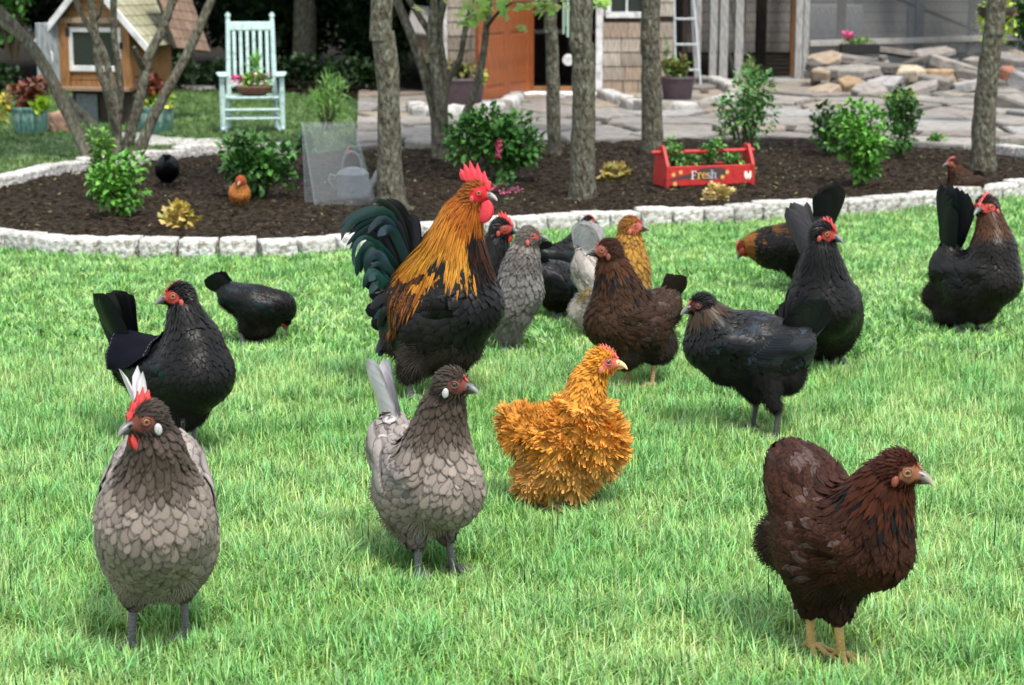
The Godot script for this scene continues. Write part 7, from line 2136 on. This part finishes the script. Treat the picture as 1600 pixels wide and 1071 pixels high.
	hens.append(hen({"label": "small black hen seen from behind on the mulch beside the many-stemmed tree", "style": "black", "at": Vector3(-2.0383, 0.0000, -11.3533), "yaw": 48.0, "seed": 28, "S": 0.620, "H": [Vector3(0.1000, 0.1364, -0.1266), 0.0230], "N": [Vector3(0.0800, 0.1395, -0.1009), 0.0383], "B": [Vector3(0.0600, 0.1350, -0.0755), 0.0611], "R": [Vector3(0.0400, 0.1190, -0.0508), 0.0571], "M": [Vector3(-0.0000, 0.1250, -0.0054), 0.0682], "U": [Vector3(-0.0700, 0.1589, 0.0861), 0.0637], "T": [Vector3(-0.1000, 0.1786, 0.1255), Vector3(-0.1300, 0.2261, 0.1368)], "F": [], "feet": [Vector3(-0.0127, 0.0000, -0.0141), Vector3(0.0127, 0.0000, 0.0141)], "look": Vector3(0.4240, -0.8660, -0.2650), "cell": 0.013, "tailn": 3, "hock": 0.07, "dens": 0.75}))
	hens.append(hen({"label": "small orange-breasted hen facing the viewer on the mulch", "style": "orange", "at": Vector3(-1.4789, 0.0000, -10.3505), "yaw": -88.0, "seed": 29, "S": 0.620, "H": [Vector3(0.0600, 0.1696, -0.0193), 0.0241], "N": [Vector3(0.0500, 0.1479, -0.0143), 0.0258], "B": [Vector3(0.0350, 0.1255, -0.0087), 0.0379], "R": [Vector3(0.0300, 0.1042, -0.0076), 0.0518], "M": [Vector3(-0.0000, 0.0939, -0.0042), 0.0554], "U": [Vector3(-0.0600, 0.1046, 0.0017), 0.0383], "T": [Vector3(-0.0800, 0.1164, 0.0035), Vector3(-0.1000, 0.1353, 0.0190)], "F": [], "feet": [Vector3(-0.0005, 0.0000, 0.0156), Vector3(0.0005, 0.0000, -0.0156)], "look": Vector3(0.9633, -0.1736, 0.2048), "comb": 0.7, "wattle": 0.6, "cell": 0.012, "hock": 0.06, "dens": 0.75}))
	hens.append(hen({"label": "brown hen behind the clear mesh cloche", "style": "brown", "at": Vector3(-0.9890, 0.0000, -11.8917), "yaw": -80.0, "seed": 30, "S": 0.700, "H": [Vector3(0.0600, 0.1883, 0.0224), 0.0236], "N": [Vector3(0.0500, 0.1597, 0.0180), 0.0355], "B": [Vector3(0.0300, 0.1301, 0.0087), 0.0474], "R": [Vector3(0.0300, 0.1023, 0.0052), 0.0514], "M": [Vector3(-0.0000, 0.0914, -0.0014), 0.0595], "U": [Vector3(-0.0700, 0.1004, -0.0121), 0.0479], "T": [Vector3(-0.0900, 0.1144, -0.0142), Vector3(-0.1200, 0.1433, -0.0335)], "F": [], "feet": [Vector3(-0.0034, 0.0000, 0.0196), Vector3(0.0034, 0.0000, -0.0196)], "look": Vector3(0.7660, 0.0000, 0.6428), "comb": 0.9, "wattle": 0.7, "cell": 0.012, "dens": 0.75}))
	hens.append(hen({"label": "dark brown hen on the mulch in front of the right-hand tree trunk", "style": "brown", "at": Vector3(2.5445, 0.0000, -10.7208), "yaw": 168.0, "seed": 31, "S": 0.850, "H": [Vector3(0.0758, 0.2193, -0.0000), 0.0286], "N": [Vector3(0.0638, 0.1837, 0.0000), 0.0394], "B": [Vector3(0.0450, 0.1518, -0.0000), 0.0502], "R": [Vector3(0.0430, 0.1052, -0.0000), 0.0609], "M": [Vector3(-0.0027, 0.0990, 0.0000), 0.0716], "U": [Vector3(-0.0541, 0.1181, 0.0000), 0.0501], "T": [Vector3(-0.0672, 0.1363, 0.0000), Vector3(-0.0934, 0.1726, 0.0000)], "F": [], "feet": [Vector3(0.0249, 0.0000, -0.0210), Vector3(-0.0249, 0.0000, 0.0210)], "look": Vector3(0.9563, 0.0000, -0.2924), "comb": 0.8, "wattle": 0.5, "cell": 0.012, "dens": 0.8}))
	apron_and_sickles(hens)

var birds := {}

func quill(g: Geo, pts: Array, w: float, up: Vector3, cols: Array, tipw := 0.7, droop := 0.10, hug: Bird = null) -> void:   # a long curved feather along a smooth line
	var cv := Curve3D.new()
	for i in pts.size():
		var tan: Vector3 = (pts[mini(i + 1, pts.size() - 1)] - pts[maxi(i - 1, 0)]) * 0.22
		cv.add_point(pts[i], -tan, tan)
	cv.bake_interval = 0.004
	var l := cv.get_baked_length()
	var rows := []
	var cc := []
	for i in 19:
		var t := i / 18.0
		var p := cv.sample_baked(l * t, true)
		var d := (cv.sample_baked(minf(l, l * t + 0.004), true) - cv.sample_baked(maxf(0.0, l * t - 0.004), true)).normalized()
		if hug:
			for it in 3:
				var f := hug.f(p)
				if f < 0.011 or t < 0.85: p += hug.grad(p) * (0.011 - f)
			up = hug.grad(p)
		var s := d.cross(up).normalized()
		var nn := s.cross(d)
		var ww := w * (lerpf(0.4, 1.0, smoothstep(0.0, 0.25, t)) * (1.0 if t < tipw else pow(maxf(0.0, 1.0 - pow((t - tipw) / (1.0 - tipw), 2.0)), 0.6)) + 0.03)
		var r := []
		var c2 := []
		for j in 5:
			var a := j / 2.0 - 1.0
			r.append(p + s * a * 0.5 * ww - nn * droop * a * a * ww)
			c2.append(ramp(cols, t))
		rows.append(r)
		cc.append(c2)
	g.sheet(rows, cc)

func apron_and_sickles(hens: Array) -> void:
	# the cloth saddle of the black hen at left
	var t: Node3D = hens[1]
	var bd: Bird = birds[t]
	var rows := []
	var a0: Vector3 = bd.A[1] + bd.B[1]          # neck base
	var a1: Vector3 = bd.A[5] + bd.B[5]          # rump
	var ax := (a1 - a0).normalized()
	var side := Vector3.BACK
	var up := side.cross(ax).normalized()
	if up.y < 0.0: up = -up
	for i in 19:
		var u := i / 18.0
		var c := a0.lerp(a1, 0.34 + 0.8 * u) - up * 0.015
		var r := []
		for j in 25:
			var q := (j / 24.0 * 2.0 - 1.0)
			var ang := q * (1.45 + 0.2 * sin(u * PI))
			var d := up * cos(ang) + side * sin(ang)
			var p := c
			for it in 40:
				var e := bd.f(p)
				if e > 0.0135: break
				p += d * maxf(0.0015, (0.014 - e) * 0.6)
			r.append(p + d * (0.0025 * sin(q * 11.0 + u * 4.0) * sin(u * 9.0 + q * 3.0) + 0.003 * absf(q)))
		rows.append(r)
	var g := Geo.new()
	g.sheet(rows)
	var o := part(t, "saddle_apron", g.mesh(M.cloth))
	g = Geo.new()
	for e in [0, 18]:
		g.tube(rows[e], rows[e].map(func(_p): return 0.0016), 6, Color.WHITE)
	for e in [0, 24]:
		g.tube(rows.map(func(r): return r[e]), rows.map(func(_p): return 0.0016), 6, Color.WHITE)
	part(o, "hem", g.mesh(M.cloth))
	g = Geo.new()
	for i in range(0, 24):
		for e in [1, 17]:
			var p: Vector3 = rows[e][i].lerp(rows[e][i + 1], 0.2)
			var q: Vector3 = rows[e][i].lerp(rows[e][i + 1], 0.8)
			var lift: Vector3 = (p - a0.lerp(a1, 0.5)).normalized() * 0.0014
			g.tube([p + lift, q + lift], [.0008, .0008], 4, Color(.1, .1, .13))
	part(o, "stitching", g.mesh(M.paint))
	rng.seed = 40
	# the rooster's sickles, coverts and saddle hackles
	t = hens[3]
	g = Geo.new()
	var green := [Color(.008, .010, .011), Color(.010, .05, .046), Color(.006, .028, .03)]
	var blue := [Color(.009, .010, .012), Color(.014, .036, .05), Color(.008, .02, .03)]
	var dark := [Color(.009, .009, .010), Color(.010, .012, .013)]
	var z := Vector3.BACK
	for s in [[Vector3(-0.107, 0.367, 0.010), Vector3(-0.134, 0.522, 0.020), Vector3(-0.168, 0.572, 0.030), Vector3(-0.229, 0.563, 0.040), Vector3(-0.282, 0.530, 0.045), Vector3(-0.300, 0.491, 0.050), .05, green], [Vector3(-0.107, 0.368, -0.010), Vector3(-0.126, 0.521, -0.020), Vector3(-0.176, 0.580, -0.030), Vector3(-0.222, 0.578, -0.030), Vector3(-0.252, 0.554, -0.030), .044, dark],
			[Vector3(-0.107, 0.353, 0.020), Vector3(-0.151, 0.431, 0.040), Vector3(-0.186, 0.481, 0.050), Vector3(-0.221, 0.473, 0.060), Vector3(-0.231, 0.422, 0.060), Vector3(-0.219, 0.391, 0.060), .044, green], [Vector3(-0.094, 0.380, 0.000), Vector3(-0.101, 0.486, 0.000), Vector3(-0.129, 0.566, 0.000), Vector3(-0.175, 0.599, -0.000), Vector3(-0.200, 0.590, 0.000), .044, dark],
			[Vector3(-0.111, 0.341, 0.020), Vector3(-0.143, 0.394, 0.050), Vector3(-0.174, 0.439, 0.055), Vector3(-0.207, 0.431, 0.060), Vector3(-0.214, 0.392, 0.060), .044, blue], [Vector3(-0.115, 0.323, 0.020), Vector3(-0.148, 0.355, 0.050), Vector3(-0.175, 0.385, 0.055), Vector3(-0.194, 0.373, 0.060), Vector3(-0.203, 0.334, 0.060), .044, green],
			[Vector3(-0.085, 0.373, 0.020), Vector3(-0.117, 0.489, 0.030), Vector3(-0.146, 0.537, 0.035), Vector3(-0.175, 0.530, 0.040), Vector3(-0.196, 0.496, 0.050), .046, blue], [Vector3(-0.103, 0.347, -0.020), Vector3(-0.085, 0.444, -0.030), Vector3(-0.105, 0.521, -0.030), Vector3(-0.136, 0.539, -0.030), .036, dark]]:
		var n: int = s.size()
		for k in 6:
			var wander := Vector3(rng.randfn(0, .006), rng.randfn(0, .006), rng.randfn(0, .012))
			var line := []
			for i in n - 2: line.append(s[i] + wander * (0.3 + i * 0.4) + Vector3(0, -0.004 * k * i, -0.003 * k))
			if k > 0: line.pop_back()
			quill(g, line, s[n - 2] * rng.randf_range(.32, .66), z, s[n - 1].map(func(q): return q * rng.randf_range(.6, 1.25)), rng.randf_range(.55, .8), .05)
	part(t, "sickle_feathers", g.mesh(FM.sheen))
	g = Geo.new()
	rng.seed = 41
	for k in 34:       # straight main tail feathers behind the sickles
		var u := k / 33.0
		var a := Vector3(-0.069, 0.352, -0.000).lerp(Vector3(-0.133, 0.250, 0.000), u) + z * rng.randf_range(-.03, .03)
		var b := Vector3(-0.092, 0.554, -0.000).lerp(Vector3(-0.223, 0.516, 0.000), minf(1.0, u * 2.0)).lerp(Vector3(-0.223, 0.205, -0.000), maxf(0.0, u * 2.0 - 1.0)) + z * rng.randf_range(-.05, .05)
		quill(g, [a, a.lerp(b, .5), b], .044, z, dark, .8)
	part(t, "tail", g.mesh(FM.gloss))
	g = Geo.new()
	for k in 26:       # lower tail coverts hanging behind the thigh
		var u := rng.randf()
		var a := Vector3(-0.094, 0.331, -0.000).lerp(Vector3(-0.121, 0.231, -0.000), u) + z * rng.randf_range(-.06, .085)
		var b := Vector3(-0.195, 0.345, -0.000).lerp(Vector3(-0.173, 0.109, -0.000), u) + z * rng.randf_range(-.05, .09)
		quill(g, [a, a.lerp(b, .45) + Vector3(-.01, .02, 0), b], .03, (z + Vector3(-.3, .3, 0)).normalized(), [green, dark, dark][k % 3], .7)
	part(t, "covert_feathers", g.mesh(FM.gloss))
	g = Geo.new()
	for k in 80:
		var u := rng.randf()
		var a := Vector3(0.006, 0.393, 0.060).lerp(Vector3(-0.086, 0.343, 0.050), u) + z * rng.randf_range(-.04, .04)
		var b := Vector3(-0.032, 0.267, 0.090).lerp(Vector3(-0.135, 0.174, 0.075), u) + z * rng.randf_range(-.012, .016) + Vector3(rng.randfn(0, .008), rng.randfn(0, .012), 0)
		quill(g, [a, a.lerp(b, .5) + Vector3(-.006, .018, .01), b], .011, (z + Vector3(-.2, .3, 0)).normalized(), [[Color(.12, .04, .012), Color(.3, .1, .018)], [Color(.02, .011, .009), Color(.12, .045, .014)], [Color(.009, .009, .009)], [Color(.009, .009, .009), Color(.014, .012, .011)]][k % 4], .4, .1, birds[t])
	part(t, "saddle_hackle", g.mesh(FM.plain))
